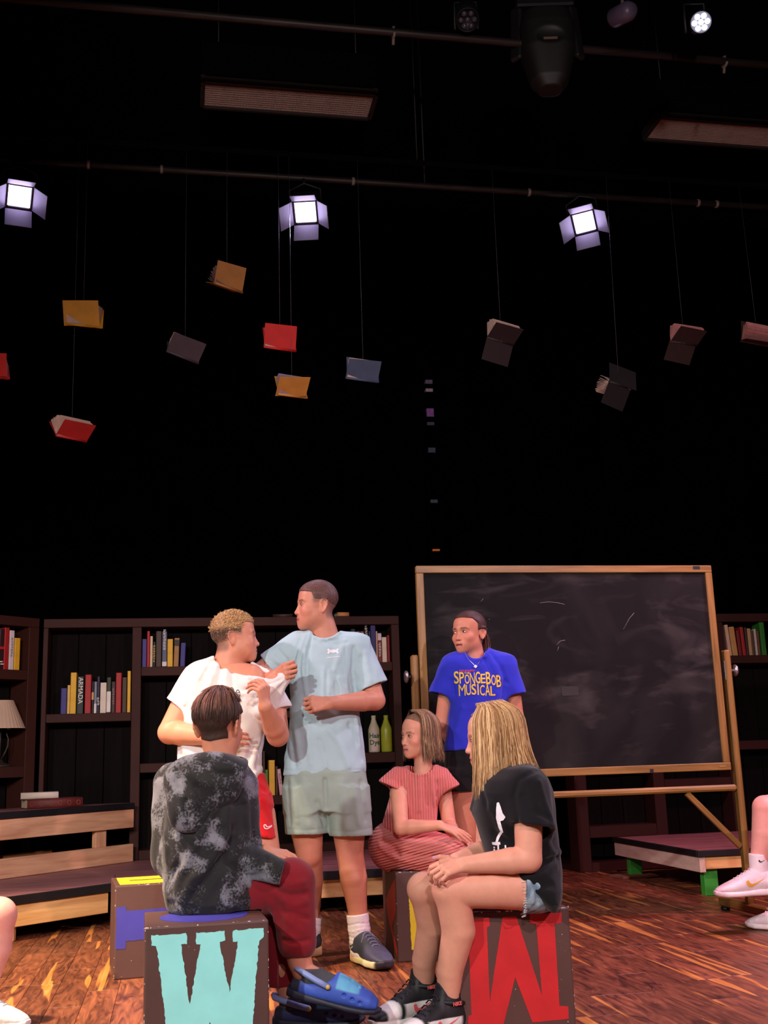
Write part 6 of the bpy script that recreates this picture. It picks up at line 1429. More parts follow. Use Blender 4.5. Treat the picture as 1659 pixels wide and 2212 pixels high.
f = sdf_for([pel, l1, l2], .006); f.add(pel); f.add(l1, .015); f.add(l2, .015); f.cut(P(1035, 1708, DF), (0, 0, -1)); f.folds(DF, [([(1000, 1620), (990, 1700)], .01, -.008), ([(975, 1630), (972, 1700)], .012, .008)])
add_sdf('shorts', pF, f, cloth_mat('black_jersey_shorts', (16, 16, 19), .1))

# ---------------------------------------------------------------- girl in the coral dress
DD = 5.40; SK_D = (214, 150, 124)
pD = person('girl in a ribbed coral dress seated on the box beside the tall boy', (G_c.x, G_c.y, CB))
hD, TD, fD = head(P(905, 1588, DD), (-0.83, -0.55, -0.04), 0.93, skin=SK_D, neck=(.043, .048), neck_to=P(915, 1680, DD), jaw=.93, nose=.62, sz=1.03, brow=(130, 94, 72), ears=False)
def mask_d(x, y, z): return np.clip(np.maximum(sstep(-.4, .6, z - (8.2 - .05 * x * x - .6 * np.clip(4 - y, 0, 9))), sstep(-.4, .6, .2 - y) * sstep(-7, -5, z)), 0, 1)
hair_from('hair', pD, TD, fD, lambda x, y, z: .3 * mask_d(x, y, z) - .2 * (1 - mask_d(x, y, z)), lambda q: mixc(col4((138, 106, 80), len(q)), (112, 84, 64), .5 + .5 * wav(q[:, 0], q[:, 1] * .3, q[:, 2] * .2, 6)))
rd = np.random.default_rng(3)
pt = scalp_paths(TD, 1100, rd, (62, 178), (24, 30), part_x=-1.2, part_y=(7.6, -5), lift=(.25, 1.5), hang_from=86, wave=.18, curl=.06, spread=.2)
def dcol(): u = rd.random(); return vary((112, 84, 64) if u < .55 else ((150, 118, 86) if u < .85 else (190, 158, 112)), .22, rd)
strands('hair_locks', pD, pt, rd.uniform(.0013, .0028, len(pt)), [dcol() for _ in pt], M_HAIR, n=4)
aD1, _ = arm(P(862, 1714, DD - .07), P(866, 1788, DD - .16), P(950, 1783, DD - .22), (.040, .034, .034, .023), dict(fwd=P(1005, 1803, DD - .26) - P(950, 1783, DD - .22), back=(.25, -.35, 1), thumb_side=-1, curls=[(.12, .15, .1), (.15, .2, .1), (.2, .2, .15), (.25, .25, .15)], thumb=((.5, .8, -.2), (.3, .95, -.2), (.1, 1, -.2)), size=.9, spread=.1), SK_D)
aD2, _ = arm(P(956, 1695, DD + .06), P(970, 1782, DD + .02), P(985, 1808, DD - .16), (.038, .033, .032, .023), dict(fwd=(.75, -.35, -.35), back=(.2, -.3, 1), thumb_side=1, curls=RELAX, size=.86), SK_D)
pd_ = [hD, aD1, aD2]
for kx, ky, dz in ((985, 1850, -.18), (1000, 1848, -.06)):
    k_ = P(kx, ky, DD + dz); hh = np.array((k_[0] + .05, k_[1] - .05, 0)); an = hh + np.array((0, 0, .09))
    pd_.append(limb([k_, k_ * .5 + an * .5, an], [.055, .05, .034], SK_D, sub=BX((G_c.x, G_c.y, CB / 2), (CB / 2 + .002,) * 3, PSI - .02))); shoe(pD, hh + np.array((-.06, 0.04, 0)), hh + np.array((.17, -.1, 0)), style='low', c_up=(226, 220, 220), c_sole=(230, 226, 220), c_lace=(230, 230, 230), h=.004)
pd_ += [limb(q, [.05] * len(q), (200, 150, 124), h=.008) for q in ([P(915, 1680, DD), P(890, 1740, DD), P(880, 1800, DD)], [P(864, 1716, DD - .06), P(952, 1700, DD + .05)], [P(1000, 1848, DD - .06), P(880, 1805, DD), P(985, 1850, DD - .18)])]
add_body(pD, pd_, M_SKIN); eyes(pD, TD, (.12, 1, 0), openness=.5)
def ribbed(name, c):
    m = mat(name, c, .85, .05, 20, sheen=.2, spec=.2); nt = m.node_tree; b = nt.nodes['Principled BSDF']; L = nt.links.new
    tc = [n for n in nt.nodes if n.type == 'TEX_COORD'][0]; at = nd(nt, 'ShaderNodeAttribute', attribute_name='Col')
    sx = nd(nt, 'ShaderNodeSeparateColor'); L(at.outputs['Color'], sx.inputs[0]); mu = nd(nt, 'ShaderNodeMath', operation='MULTIPLY'); mu.inputs[1].default_value = 1150; L(sx.outputs[0], mu.inputs[0]); sn = nd(nt, 'ShaderNodeMath', operation='SINE'); L(mu.outputs[0], sn.inputs[0])
    bp = nd(nt, 'ShaderNodeBump'); bp.inputs['Strength'].default_value = .9; bp.inputs['Distance'].default_value = .006; L(sn.outputs[0], bp.inputs['Height']); L(bp.outputs[0], b.inputs['Normal'])
    mr = nd(nt, 'ShaderNodeMapRange'); mr.inputs[1].default_value = -1; mr.inputs[3].default_value = .80; mr.inputs[4].default_value = 1.04; L(sn.outputs[0], mr.inputs[0]); mx = nd(nt, 'ShaderNodeMix', data_type='RGBA', blend_type='MULTIPLY'); mx.inputs[0].default_value = 1; mx.inputs[6].default_value = lin(c); L(mr.outputs[0], mx.inputs[7]); L(mx.outputs[2], b.inputs['Base Color']); return m
M_COR = ribbed('coral_ribbed_cotton', (248, 134, 126))
tor = rows_px([(1652, 878, 944, DD, .055), (1662, 862, 960, DD, .075), (1680, 852, 966, DD, .09), (1705, 846, 958, DD, .10), (1740, 836, 946, DD, .105), (1775, 826, 944, DD, .105), (1805, 824, 940, DD, .11)], 2.3)
f1 = [RC(P(864, 1676, DD - .02), P(842, 1702, DD - .06), .050, .062, (.6, .1, .6), .75), RC(P(952, 1680, DD + .02), P(970, 1706, DD - .0), .048, .058, (-.6, .1, .6), .75)]
f = sdf_for([tor] + f1, .0045); f.add(tor)
f.add(CLIP(f1[0], P(843, 1700, DD - .06), (-.45, -.1, -.9)), .03); f.add(CLIP(f1[1], P(970, 1708, DD), (.42, -.1, -.9)), .03)
e = P(843, 1700, DD - .06); f.sub(RC(e, P(850, 1690, DD - .05), .048, .04), .003)
e = P(970, 1708, DD); f.sub(RC(e, P(962, 1696, DD + .01), .045, .04), .003)
f.sub(RC(P(913, 1680, DD), P(908, 1600, DD), .062, .07), .006); f.sub(EL(P(908, 1652, DD - .05), (.062, .1, .045)), .006)
rib_px(f, [(880, 1664), (890, 1671), (904, 1675), (920, 1674), (936, 1668)], DD, .005, .004)
f.folds(DD, [([(880, 1676), (872, 1730), (868, 1780)], .008, .008), ([(893, 1678), (892, 1740)], .007, -.006), ([(905, 1678), (906, 1750)], .008, .007), ([(918, 1678), (922, 1740)], .007, -.006), ([(930, 1675), (938, 1740)], .008, .007), ([(866, 1690), (868, 1720)], .007, -.010), ([(945, 1690), (944, 1720)], .007, -.010), ([(822, 1790), (850, 1798), (885, 1796)], .009, -.010), ([(835, 1765), (850, 1780)], .010, .010)])
add_sdf('dress_top', pD, f, M_COR, 1, lambda V: np.stack([V[:, 0] * .45 + .5] * 3 + [np.ones(len(V))], 1))
BXG = BX((G_c.x, G_c.y, CB / 2), (CB / 2 + .002, CB / 2 + .002, CB / 2 + .002), PSI - .02)
sk = [RC(P(850, 1828, DD + .02), P(985, 1852, DD - .16), .118, .085), RC(P(860, 1828, DD + .1), P(1000, 1850, DD - .05), .11, .08), RC(P(975, 1860, DD - .15), P(975, 1905, DD - .16), .078, .075), EL(P(848, 1822, DD + .02), (.105, .12, .085))]
f = sdf_for(sk, .0045)
for q in sk: f.add(q, .02)
f.cut(P(915, 1868, DD - .1), (-.55, 0, -.83), P(880, 2000, DD) - .2, P(960, 1800, DD) + .2) if False else None
f.sub(BXG)
f.folds(DD, [([(825, 1815), (850, 1830), (862, 1850)], .010, -.014), ([(822, 1830), (845, 1850), (880, 1862)], .010, .010), ([(850, 1812), (900, 1822), (960, 1825)], .012, .006), ([(850, 1850), (900, 1866), (940, 1860)], .010, .008), ([(850, 1838), (900, 1848), (950, 1848)], .010, -.006), ([(935, 1850), (945, 1870)], .010, -.010)])
add_sdf('dress_skirt', pD, f, M_COR, 1, lambda V: np.stack([V[:, 2] * .42 - .12 * V[:, 0] + .5] * 3 + [np.ones(len(V))], 1))

# ---------------------------------------------------------------- blonde girl in black
DE = 3.95; SK_E = (220, 158, 132)
pE = person('blonde girl in a black shirt and denim shorts seated with clasped hands', (M_c.x, M_c.y, CB))
hE, TE, fE = head(P(1066, 1593, DE), (-0.985, 0.10, -0.10), 0.97, skin=SK_E, neck=(.045, .052), neck_to=P(1105, 1680, DE), jaw=.95, nose=.72, sz=1.02, brow=(150, 110, 80), ears=False)
hair_from('hair', pE, TE, fE, lambda x, y, z: .5 * mask_d(x, y - 2.2, z) - .2 * (1 - mask_d(x, y - 2.2, z)), lambda q: mixc(col4((160, 122, 84), len(q)), (120, 88, 60), .5 + .5 * wav(q[:, 0], q[:, 1] * .3, q[:, 2] * .2, 6)))
re_ = np.random.default_rng(8)
pt = scalp_paths(TE, 1500, re_, (37, 178), (28, 36), part_x=.0, part_y=(6.5, -6), lift=(.3, 1.4), hang_from=86, wave=.2, curl=.0, spread=.10)
pt += scalp_paths(TE, 200, re_, (110, 178), (32, 40), part_y=(2, -6), lift=(.6, 1.6), hang_from=84, wave=.4, spread=.42)
def ecol(): u = re_.random(); return vary((150, 112, 72) if u < .4 else ((196, 156, 104) if u < .78 else (228, 196, 146)), .2, re_)
strands('hair_locks', pE, pt, re_.uniform(.0012, .0026, len(pt)), [ecol() for _ in pt], M_HAIR, n=4)
haN = dict(fwd=P(935, 1880, DE - .22) - P(1003, 1868, DE - .18), back=(.10, -.62, .8), thumb_side=1, curls=[(.45, .95, .6), (.55, 1.0, .6), (.65, 1.05, .6), (.75, 1.05, .6)], thumb=((.45, .85, .35), (.1, 1, .25), (-.1, 1, .1)), size=.92, spread=.10)
aE1, tips1 = arm(P(1140, 1705, DE - .15), P(1142, 1856, DE - .17), P(1003, 1868, DE - .18), (.050, .043, .041, .026), haN, SK_E, h=.0026)
aE2, tips2 = arm(P(1058, 1715, DE + .13), P(1052, 1838, DE + .08), P(985, 1858, DE - .04), (.046, .040, .037, .025), dict(fwd=(-.88, -.32, -.38), back=(-.25, .1, 1), thumb_side=-1, curls=[(.5, .7, .4), (.55, .75, .4), (.6, .8, .4), (.65, .8, .4)], thumb=((.3, .9, .2), (.0, 1, .1), (-.2, 1, 0)), size=.92, spread=.08), SK_E, h=.0026)
pe = [hE, aE1, aE2]
kN_ = P(976, 1922, DE - .13); hN = PZ(1003, 2236, 0); dN_ = unit(PZ(880, 2262, 0) - hN); anN_ = hN + dN_ * .055 + np.array((0, 0, .12))
kF_ = P(920, 1922, DE + .04); hF2 = PZ(945, 2196, 0); dF2 = unit(PZ(820, 2222, 0) - hF2); anF2 = hF2 + dF2 * .055 + np.array((0, 0, .12))
BXM = BX((M_c.x, M_c.y, CB / 2), (MS[0] / 2 + .002, MS[1] / 2 + .002, CB / 2 + .002), PSI - .03)
pe.append(limb([P(1150, 1918, DE - .09), P(1060, 1917, DE - .12), kN_, kN_ * .62 + anN_ * .38 + np.array((.025, 0, 0)), kN_ * .25 + anN_ * .75, anN_], [.072, .066, .058, .055, .043, .037], SK_E, knee=kN_, extra=[EL(kN_ + np.array((-.015, 0, .005)), (.045, .042, .045))], sub=BXM))
pe.append(limb([P(1120, 1915, DE + .08), kF_, kF_ * .62 + anF2 * .38 + np.array((.025, 0, 0)), kF_ * .25 + anF2 * .75, anF2], [.07, .056, .053, .042, .036], SK_E, knee=kF_, extra=[EL(kF_ + np.array((-.015, 0, .005)), (.044, .042, .045))], sub=BXM))
pe += [limb(q, [.05] * len(q), (200, 150, 124), h=.008) for q in ([P(1105, 1680, DE), P(1125, 1780, DE), P(1140, 1890, DE)], [P(1138, 1712, DE - .13), P(1062, 1720, DE + .12)], [P(1148, 1910, DE - .08), P(1140, 1890, DE), P(1120, 1908, DE + .08)])]
add_body(pE, pe, M_SKIN); eyes(pE, TE, (0, 1, 0), openness=.45)
M_NAIL = mat('lavender_polish', (176, 156, 222), .25, .03)
for tps in (tips1, tips2):
    for t_, n_, d_ in tps:
        R_ = rot_to(d_, n_); bm = bmesh.new(); bmesh.ops.create_uvsphere(bm, u_segments=8, v_segments=6, radius=1)
        for v in bm.verts: v.co = Vector((v.co.x * .0046, v.co.y * .0066, v.co.z * .002))
        mm = Matrix([list(R_[0]), list(R_[1]), list(R_[2])]).to_4x4(); mm.translation = Vector(t_); link('fingernail', bm_mesh('nail', bm, True), M_NAIL, pE, mm)
tor = rows_px([(1648, 1085, 1146, DE, .08), (1660, 1062, 1164, DE, .12), (1682, 1040, 1182, DE, .155), (1710, 1026, 1193, DE, .17), (1750, 1022, 1198, DE, .165), (1800, 1036, 1203, DE, .155), (1845, 1050, 1209, DE, .15), (1885, 1082, 1213, DE, .170), (1915, 1122, 1212, DE, .185), (1940, 1152, 1206, DE, .185), (1958, 1172, 1196, DE, .16)], 2.3)
s1_ = RC(P(1135, 1704, DE - .13), P(1152, 1790, DE - .165), .072, .074); s2_ = RC(P(1068, 1706, DE + .12), P(1048, 1778, DE + .11), .066, .066)
f = sdf_for([tor, s1_, s2_], .0045); f.add(tor); f.add(CLIP(s1_, P(1156, 1781, DE - .16), (-.16, 0, -1)), .04); f.add(CLIP(s2_, P(1040, 1762, DE + .12), (-.5, 0, -1)), .035)
e = P(1156, 1781, DE - .16); f.sub(RC(e - np.array((0, 0, .01)), P(1152, 1768, DE - .155), .058, .052), .004)
f.sub(RC(P(1105, 1672, DE), P(1095, 1600, DE), .056, .064), .006); f.sub(EL(P(1072, 1655, DE), (.045, .07, .03)), .006); f.sub(BXM)
f.folds(DE, [([(1160, 1662), (1120, 1685), (1110, 1720), (1118, 1775)], .007, -.010), ([(1165, 1690), (1180, 1740), (1192, 1770)], .010, .008), ([(1130, 1720), (1150, 1750), (1185, 1765)], .010, -.007), ([(1195, 1785), (1180, 1820), (1198, 1850)], .012, .012), ([(1205, 1850), (1170, 1862), (1150, 1880)], .009, -.014), ([(1210, 1840), (1175, 1850)], .008, .012), ([(1200, 1870), (1170, 1890), (1130, 1895)], .012, .010), ([(1190, 1910), (1160, 1915)], .010, -.010), ([(1040, 1700), (1050, 1740)], .010, -.006), ([(1060, 1740), (1090, 1800)], .016, .006), ([(1070, 1800), (1110, 1830)], .014, -.008)])
f.disp(lambda x, y, z: .0016 * wav(x, y, z, 34, 9.0))
shE = add_sdf('t_shirt', pE, f, cloth_mat('black_jersey', (12, 12, 16), .1))
# pale print on the chest: a slender figure-like brush mark over rounded letters
def shirt_px(pts, name='shirt_print'):
    cx, cy = np.mean([q[0] for q in pts]), np.mean([q[1] for q in pts]); on_shirt(shE, DE, cx, cy, [(q[0] - cx, cy - q[1]) for q in pts], M_WHT, name)
shirt_px([(1066, 1732), (1070, 1731), (1073, 1740), (1076, 1752), (1081, 1760), (1077, 1766), (1071, 1768), (1073, 1778), (1076, 1790), (1072, 1792), (1067, 1780), (1063, 1762), (1064, 1745)])
shirt_px([(1072, 1792), (1076, 1795), (1070, 1806), (1066, 1816), (1062, 1815), (1066, 1803)]); shirt_px([(1057, 1814), (1072, 1813), (1073, 1818), (1066, 1820), (1058, 1819)])
letters('ilda', 1058, 1098, [1832, 1829, 1830, 1834], [16, 22, 20, 14], shE, DE, M_WHT)
# cut-off denim shorts
sh_ = [RC(P(1160, 1914, DE - .08), P(1136, 1916, DE - .09), .086, .084), RC(P(1155, 1915, DE + .09), P(1130, 1918, DE + .08), .084, .082)]
f = sdf_for(sh_, .004)
for q in sh_: f.add(q, .02)
f.cut(P(1131, 1918, DE - .09), (-1, 0, .12)); f.sub(BXM); f.cut(P(1162, 1902, DE - .1), (.77, 0, .63)); f.folds(DE, [([(1140, 1890), (1150, 1950)], .006, .006), ([(1150, 1895), (1162, 1950)], .005, -.006), ([(1160, 1905), (1172, 1950)], .006, .006)])
def denim(V): C = col4((150, 176, 186), len(V)); return mixc(C, (96, 120, 140), sstep(-.3, .6, wav(V[:, 0] * .6, V[:, 1], V[:, 2] * .25, 160)))
add_sdf('denim_shorts', pE, f, mat('washed_denim', (150, 176, 186), .8, .06, 40, attr='Col', bump=.2, bscale=300), 1, denim)
fr = []; rr_ = np.random.default_rng(2)
for i in range(70):
    a = rr_.uniform(.6, 5.6); c0 = P(1131, 1918, DE - .09) + np.array((0, math.cos(a) * .088, math.sin(a) * .088)); fr.append(np.array([c0 + np.array((-.004 * j + rr_.normal(0, .001), rr_.normal(0, .0015), rr_.normal(0, .0015) - .001 * j)) for j in range(4)]))
strands('frayed_hem', pE, fr, np.full(len(fr), .0013), [np.array(lin((214, 220, 224)))] * len(fr), mat('fray', (214, 220, 224), .9, .05, attr='Col'))
patE = [(lambda x, y, z: np.clip(sstep(.03, .045, y) * (1 - sstep(.155, .17, y)) * (z < .068) + sstep(.205, .215, y) * (1 - sstep(.25, .255, y)) * (z > .045) * 0 + sstep(.175, .185, y) * (1 - sstep(.225, .235, y)), 0, 1), (230, 226, 224)), (lambda x, y, z: sstep(.0, .004, .03 - y) * (z < .06), (30, 30, 34))]
M_CORM = mat('coral_mark', (236, 104, 104), .6)
for hh, dd_ in ((hN, dN_), (hF2, dF2)):
    s_, T_ = shoe(pE, hh, hh + dd_ * .285, style='high', c_up=(24, 24, 28), c_sole=(232, 228, 224), c_lace=(30, 30, 34), patches=patE, name='high_top_sneaker')
    for sd in (-1, 1): shoe_mark(s_, T_, SWOOSH, .085, .09, .052, sd, M_CORM, flip=-1)
    o_, R_ = T_; tube('heel_loop', [o_ + R_ @ np.array(q) for q in ((0, .012, .095), (0, -.012, .10), (0, -.02, .112), (0, -.012, .122), (0, .008, .12))], .0035, M_CORM, s_, 6)
    st = [o_ + R_ @ np.array((.043 * math.cos(a), .052 + .047 * math.sin(a), .106 + .006 * math.sin(a))) for a in np.linspace(0, 2 * math.pi, 20)]
    tube('ankle_strap', st, .008, mat('strap_black', (26, 26, 30), .6), s_, 6)
    me = text_mesh('strap_lettering', 'NIKE', .016, .0004, .0006); X = Vector(R_[:, 1]).normalized(); 
    for sd in (-1, 1):
        Xd = X * sd; Y = Vector(R_[:, 2]).normalized(); Zd = Xd.cross(Y); mw = Matrix((Xd, Y, Zd)).transposed().to_4x4(); mw.translation = Vector(o_ + R_ @ np.array((0, .06, .106))) + Zd * .0535; link('strap_lettering', me.copy(), M_CORM, s_, mw)

# ---------------------------------------------------------------- people cut by the picture edges: only their legs show
SK_G = (222, 160, 148)
pG = person('bare bent leg of a seated person at the left picture edge', PZ(-60, 2215, 0))
DG = 4.25; kG = P(-4, 1977, DG); aG = P(-52, 2170, DG)
add_body(pG, [limb([P(-230, 1965, DG + .1), P(-110, 1962, DG + .04), kG, P(-16, 2052, DG), P(-34, 2120, DG), aG], [.085, .075, .062, .064, .05, .04], SK_G, knee=kG + np.array((.02, -.03, 0)), extra=[EL(kG + np.array((.012, -.01, .0)), (.048, .048, .05))])], M_SKIN)
f = sdf_for([RC(P(-240, 1965, DG + .1), P(-120, 1964, DG + .05), .10, .095)], .006); f.add(RC(P(-240, 1965, DG + .1), P(-120, 1964, DG + .05), .10, .095)); f.cut(P(-125, 1964, DG + .05), (1, 0, 0)); add_sdf('shorts', pG, f, cloth_mat('dark_shorts', (40, 42, 50)))
hG = aG.copy(); hG[2] = 0; shoe(pG, hG + np.array((-.06, .02, 0)), hG + np.array((.205, -.06, 0)), style='low', c_up=(206, 204, 204), c_sole=(222, 220, 216), c_lace=(220, 220, 220))
pH = person('crossed legs of a seated person in white socks at the right picture edge', PZ(1690, 2015, 0))
DH = 5.72; kH = P(1652, 1745, DH); aH = P(1641, 1893, DH)
partsH = [limb([P(1800, 1760, DH + .05), P(1720, 1742, DH + .02), kH, P(1650, 1800, DH), P(1641, 1850, DH), aH], [.085, .075, .060, .058, .044, .038], SK_G, knee=kH)]
hH2 = PZ(1735, 2010, 0); aH2 = hH2 + np.array((-.05, 0, .09)); kH2 = P(1742, 1790, DH + .2)
partsH.append(limb([P(1830, 1790, DH + .25), kH2, kH2 * .5 + aH2 * .5, aH2], [.085, .06, .058, .037], SK_G)); partsH += [limb(q, [.05] * len(q), (200, 150, 124), h=.008) for q in ([P(1800, 1760, DH + .05), P(1830, 1790, DH + .25)],)]
add_body(pH, partsH, M_SKIN)
f = sdf_for([RC(P(1840, 1770, DH + .1), P(1740, 1755, DH + .06), .12, .11)], .006); f.add(RC(P(1840, 1770, DH + .1), P(1740, 1755, DH + .06), .12, .11)); f.cut(P(1745, 1755, DH), (-1, 0, 0)); add_sdf('shorts', pH, f, cloth_mat('dark_shorts', (40, 42, 50)))
sk_ = sock(pH, P(1638, 1844, DH), P(1641, 1900, DH), .047, .044, (232, 222, 226), foot=P(1628, 1915, DH), rings=0)
M_GOLD = mat('gold_mark', (222, 168, 52), .6)
tH = P(1561, 1940, DH - .02); hH = P(1676, 1930, DH + .0); uH = unit(np.array((.12, 0, 1)))
WSH = [(lambda x, y, z: 0 * x, (0, 0, 0))]
for hh, tt, uu in ((hH, hH + unit(tH - hH) * .30, (.1, 0, 1)), (hH2 + np.array((.02, 0, 0)), hH2 + np.array((.02, 0, 0)) + unit(PZ(1600, 2006, 0) - hH2) * .285, (0, 0, 1))):
    s_, T_ = shoe(pH, hh, tt, up=uu, style='low', c_up=(226, 212, 216), c_sole=(234, 222, 222), c_lace=(228, 214, 220), name='sneaker')
    for sd in (-1, 1): shoe_mark(s_, T_, SWOOSH, .095, .10, .058, sd, M_GOLD, flip=-1)
M_BLKM = mat('black_mark', (40, 36, 44), .7)
on_shirt(sk_, DH, 1640, 1858, [((a - .5) * 15, b * 15) for a, b in SWOOSH], M_BLKM, 'logo_mark')
for i in range(8): on_shirt(sk_, DH, 1626 + i * 4, 1868, [(-.6, -17), (.6, -17), (.6, 20), (-.6, 20)], mat('rib_shadow_thread', (196, 182, 192), .9), 'sock_rib') if i < 0 else None
# ================================================================== OVERHEAD
YH = 6.35                                                     # room depth of the flying books
M_STR = mat('nylon_line', (96, 92, 104), 0.4, 0.05)
def fly_book(label, p0, p1, v1, v2, c, D, n=14, Wm=0.135, Lm=0.20, pagec=(196, 164, 150), fan=(0.04, 0.96), s1=-1, s2=1, line=True, pv=None):
    """open book flying spine-down: spine from p0 to p1, covers along v1 (near) and v2 (far), all traced in the picture"""
    PB = lambda x, y: PR(x, y, YH); P0 = PB(*p0); P1 = PB(*p1); e = P1 - P0; L0 = np.linalg.norm(e); e = e + np.array((0, math.sqrt(max(Lm ** 2 - L0 ** 2, 0.0)), 0)) * 0.8
    def vec(v, sg):
        q = PB(p0[0] + v[0], p0[1] + v[1]) - P0; l = np.linalg.norm(q); q = q + np.array((0, sg * math.sqrt(max(max(Wm, l * 1.05) ** 2 - l * l, 0.0)), 0)); return q
    a, b = vec(v1, s1), vec(v2, s2); m = cloth(c); pa, pb = (a, b) if pv is None else (vec(pv[0], pv[2]), vec(pv[1], pv[3]))
    t = empty('flying_book', P0); tag(t, label, 'book', 'books flying on lines over the stage')
    def slab(name, d, ln, wd_, th, m, off=0.0):
        x = unit(e); y = unit(d); z = np.cross(x, y); z = z / np.linalg.norm(z); y = np.cross(z, x); mw = Matrix((Vector(x), Vector(d / np.linalg.norm(d)), Vector(z))).transposed().to_4x4(); mw.translation = Vector(P0 + e * 0.5 + unit(d) * (wd_ / 2 + off))
        return link(name, box_mesh(name, ln, wd_, th, 0.0004), m, t, mw)
    L_ = np.linalg.norm(e); _om = math.acos(np.clip(unit(pa) @ unit(pb), -1, 1)); mg = min(.3, .02 / max(_om * Wm, .001)) if pv is None else .02; fan = (max(fan[0], mg), min(fan[1], 1 - mg))
    slab('cover', a, L_, np.linalg.norm(a), 0.003, m); slab('cover', b, L_, np.linalg.norm(b), 0.003, m); tA, tB = a, b; a, b = pa, pb; Wm = min(np.linalg.norm(a), np.linalg.norm(b))
    V, Fc = tube_arrays([P0 - unit(e) * 0.0, P1 * 0 + P0 + e], 0.008, 8); link('spine', mesh_pd('spine', V, Fc, True), m, t)
    mp_ = mat('aged_and_lit_pages_%d' % pagec[0], pagec, .85, .12, 30)
    om = math.acos(np.clip(unit(a) @ unit(b), -1, 1)); up = np.array((0, 0, 1.0)); r = random.Random(int(p0[0]))
    axis = unit(np.cross(unit(a), unit(b))) if om > 1e-3 else unit(e)
    for i in range(n):
        u = fan[0] + (fan[1] - fan[0]) * (i + .5 + r.uniform(-.25, .25)) / n
        q = (math.sin((1 - u) * om) * unit(a) + math.sin(u * om) * unit(b)) / max(math.sin(om), 1e-3)
        # a bent leaf: two segments with curl
        wl = Wm * r.uniform(.86, .97); ln = L_ * r.uniform(.93, .97); x = unit(e); q = unit(q); nz = np.cross(x, q); cu = r.uniform(-.10, .10) * min(1, om * .9); th = 0.0016
        prof = [q * (wl * s) + nz * (cu * wl * s * (1 - s) * 2) for s in (0, .33, .66, 1)]; V = []; Fc = []
        o0 = P0 + e * .5
        for w_ in prof:
            for sx in (-1, 1):
                for tz in (-1, 1): V.append(o0 + x * sx * ln / 2 + w_ + nz * tz * th)
        for j in range(3):
            A = 4 * j; B = A + 4; Fc += [(A, A + 2, B + 2, B), (A + 1, B + 1, B + 3, A + 3), (A, B, B + 1, A + 1), (A + 2, A + 3, B + 3, B + 2)]
        Fc += [(0, 1, 3, 2), (12, 14, 15, 13)]
        link('page', mesh_pd('page', V, Fc), mp_, t)
    if line:
        c0 = P0 + e * .5 + (tA + tB) * .3
        for dx in (0.0,): tube('hanging_line', [c0, tuple(room(to_room(c0)[0], YH, 4.62))], 0.0009, M_STR, t, 5)
    return t
DB_ = 6.55
fly_book('tan flying book, highest of all, pages fanned to the left', (465, 611), (519, 617), (8, -45), (-26, -17), (176, 118, 62), DB_, 9, pagec=(120, 86, 84))
fly_book('bright mustard flying book under the left lamp, seen cover on', (142, 699), (212, 699), (-5, -48), (6, -46), (202, 140, 26), DB_, 8)
fly_book('dark grey flying book tilted down to the right', (360, 758), (424, 776), (22, -31), (-4, -33), (66, 56, 66), DB_, 14)
fly_book('bright red flying book seen cover on, between the tan ones', (571, 749), (637, 751), (3, -47), (-4, -47), (196, 30, 26), DB_, 8)
fly_book('ochre flying book below the red one, pages showing on top', (601, 851), (659, 849), (6, -29), (-7, -43), (196, 132, 58), DB_, 9, pagec=(150, 126, 150))
fly_book('slate blue flying book right of the ochre one', (748, 816), (816, 821), (7, -32), (2, -50), (66, 78, 104), DB_, 12)
fly_book('black flying book spread open, left of the two at the right', (1052, 729), (1112, 737), (-12, 42), (17, -20), (40, 28, 31), DB_, 13, s1=1, s2=-1, pv=((15, -27), (-2, -42), -1, 1))
fly_book('black flying book hanging lowest at the right, tilted steeply', (1316, 824), (1372, 831), (-19, 42), (11, -42), (32, 27, 29), DB_, 10, s1=1, s2=1, pv=((-26, 18), (-14, -30), 1, 1))
fly_book('dark flying book with rosy lit page edges near the right edge', (1447, 737), (1508, 742), (-11, 34), (15, -18), (48, 32, 30), DB_, 12, pagec=(214, 140, 136), s1=1, s2=-1, pv=((12, -24), (0, -42), -1, 1))  # pink light on the page edges put into the page colour
fly_book('pink lit flying book cut by the right picture edge', (1600, 736), (1662, 748), (-1, 10), (10, -48), (70, 46, 40), DB_, 11, pagec=(214, 160, 158), s1=-1, s2=1, pv=((0, -4), (9, -44), -1, 1))  # page colour carries the pink light
fly_book('red flying book lowest on the left, opened wide upwards', (121, 940), (176, 942), (29, -25), (-24, -37), (170, 30, 32), DB_, 16, pagec=(206, 170, 154))
fly_book('red flying book cut by the left picture edge', (-60, 808), (6, 807), (1, -42), (-5, -40), (190, 34, 28), DB_, 8)
# loose hanging lines
for i, (x, y0, y1) in enumerate(((160, 428, 500), (183, 428, 495), (600, 400, 560), (773, 395, 510), (1455, 455, 620), (1612, 500, 580))):
    pass

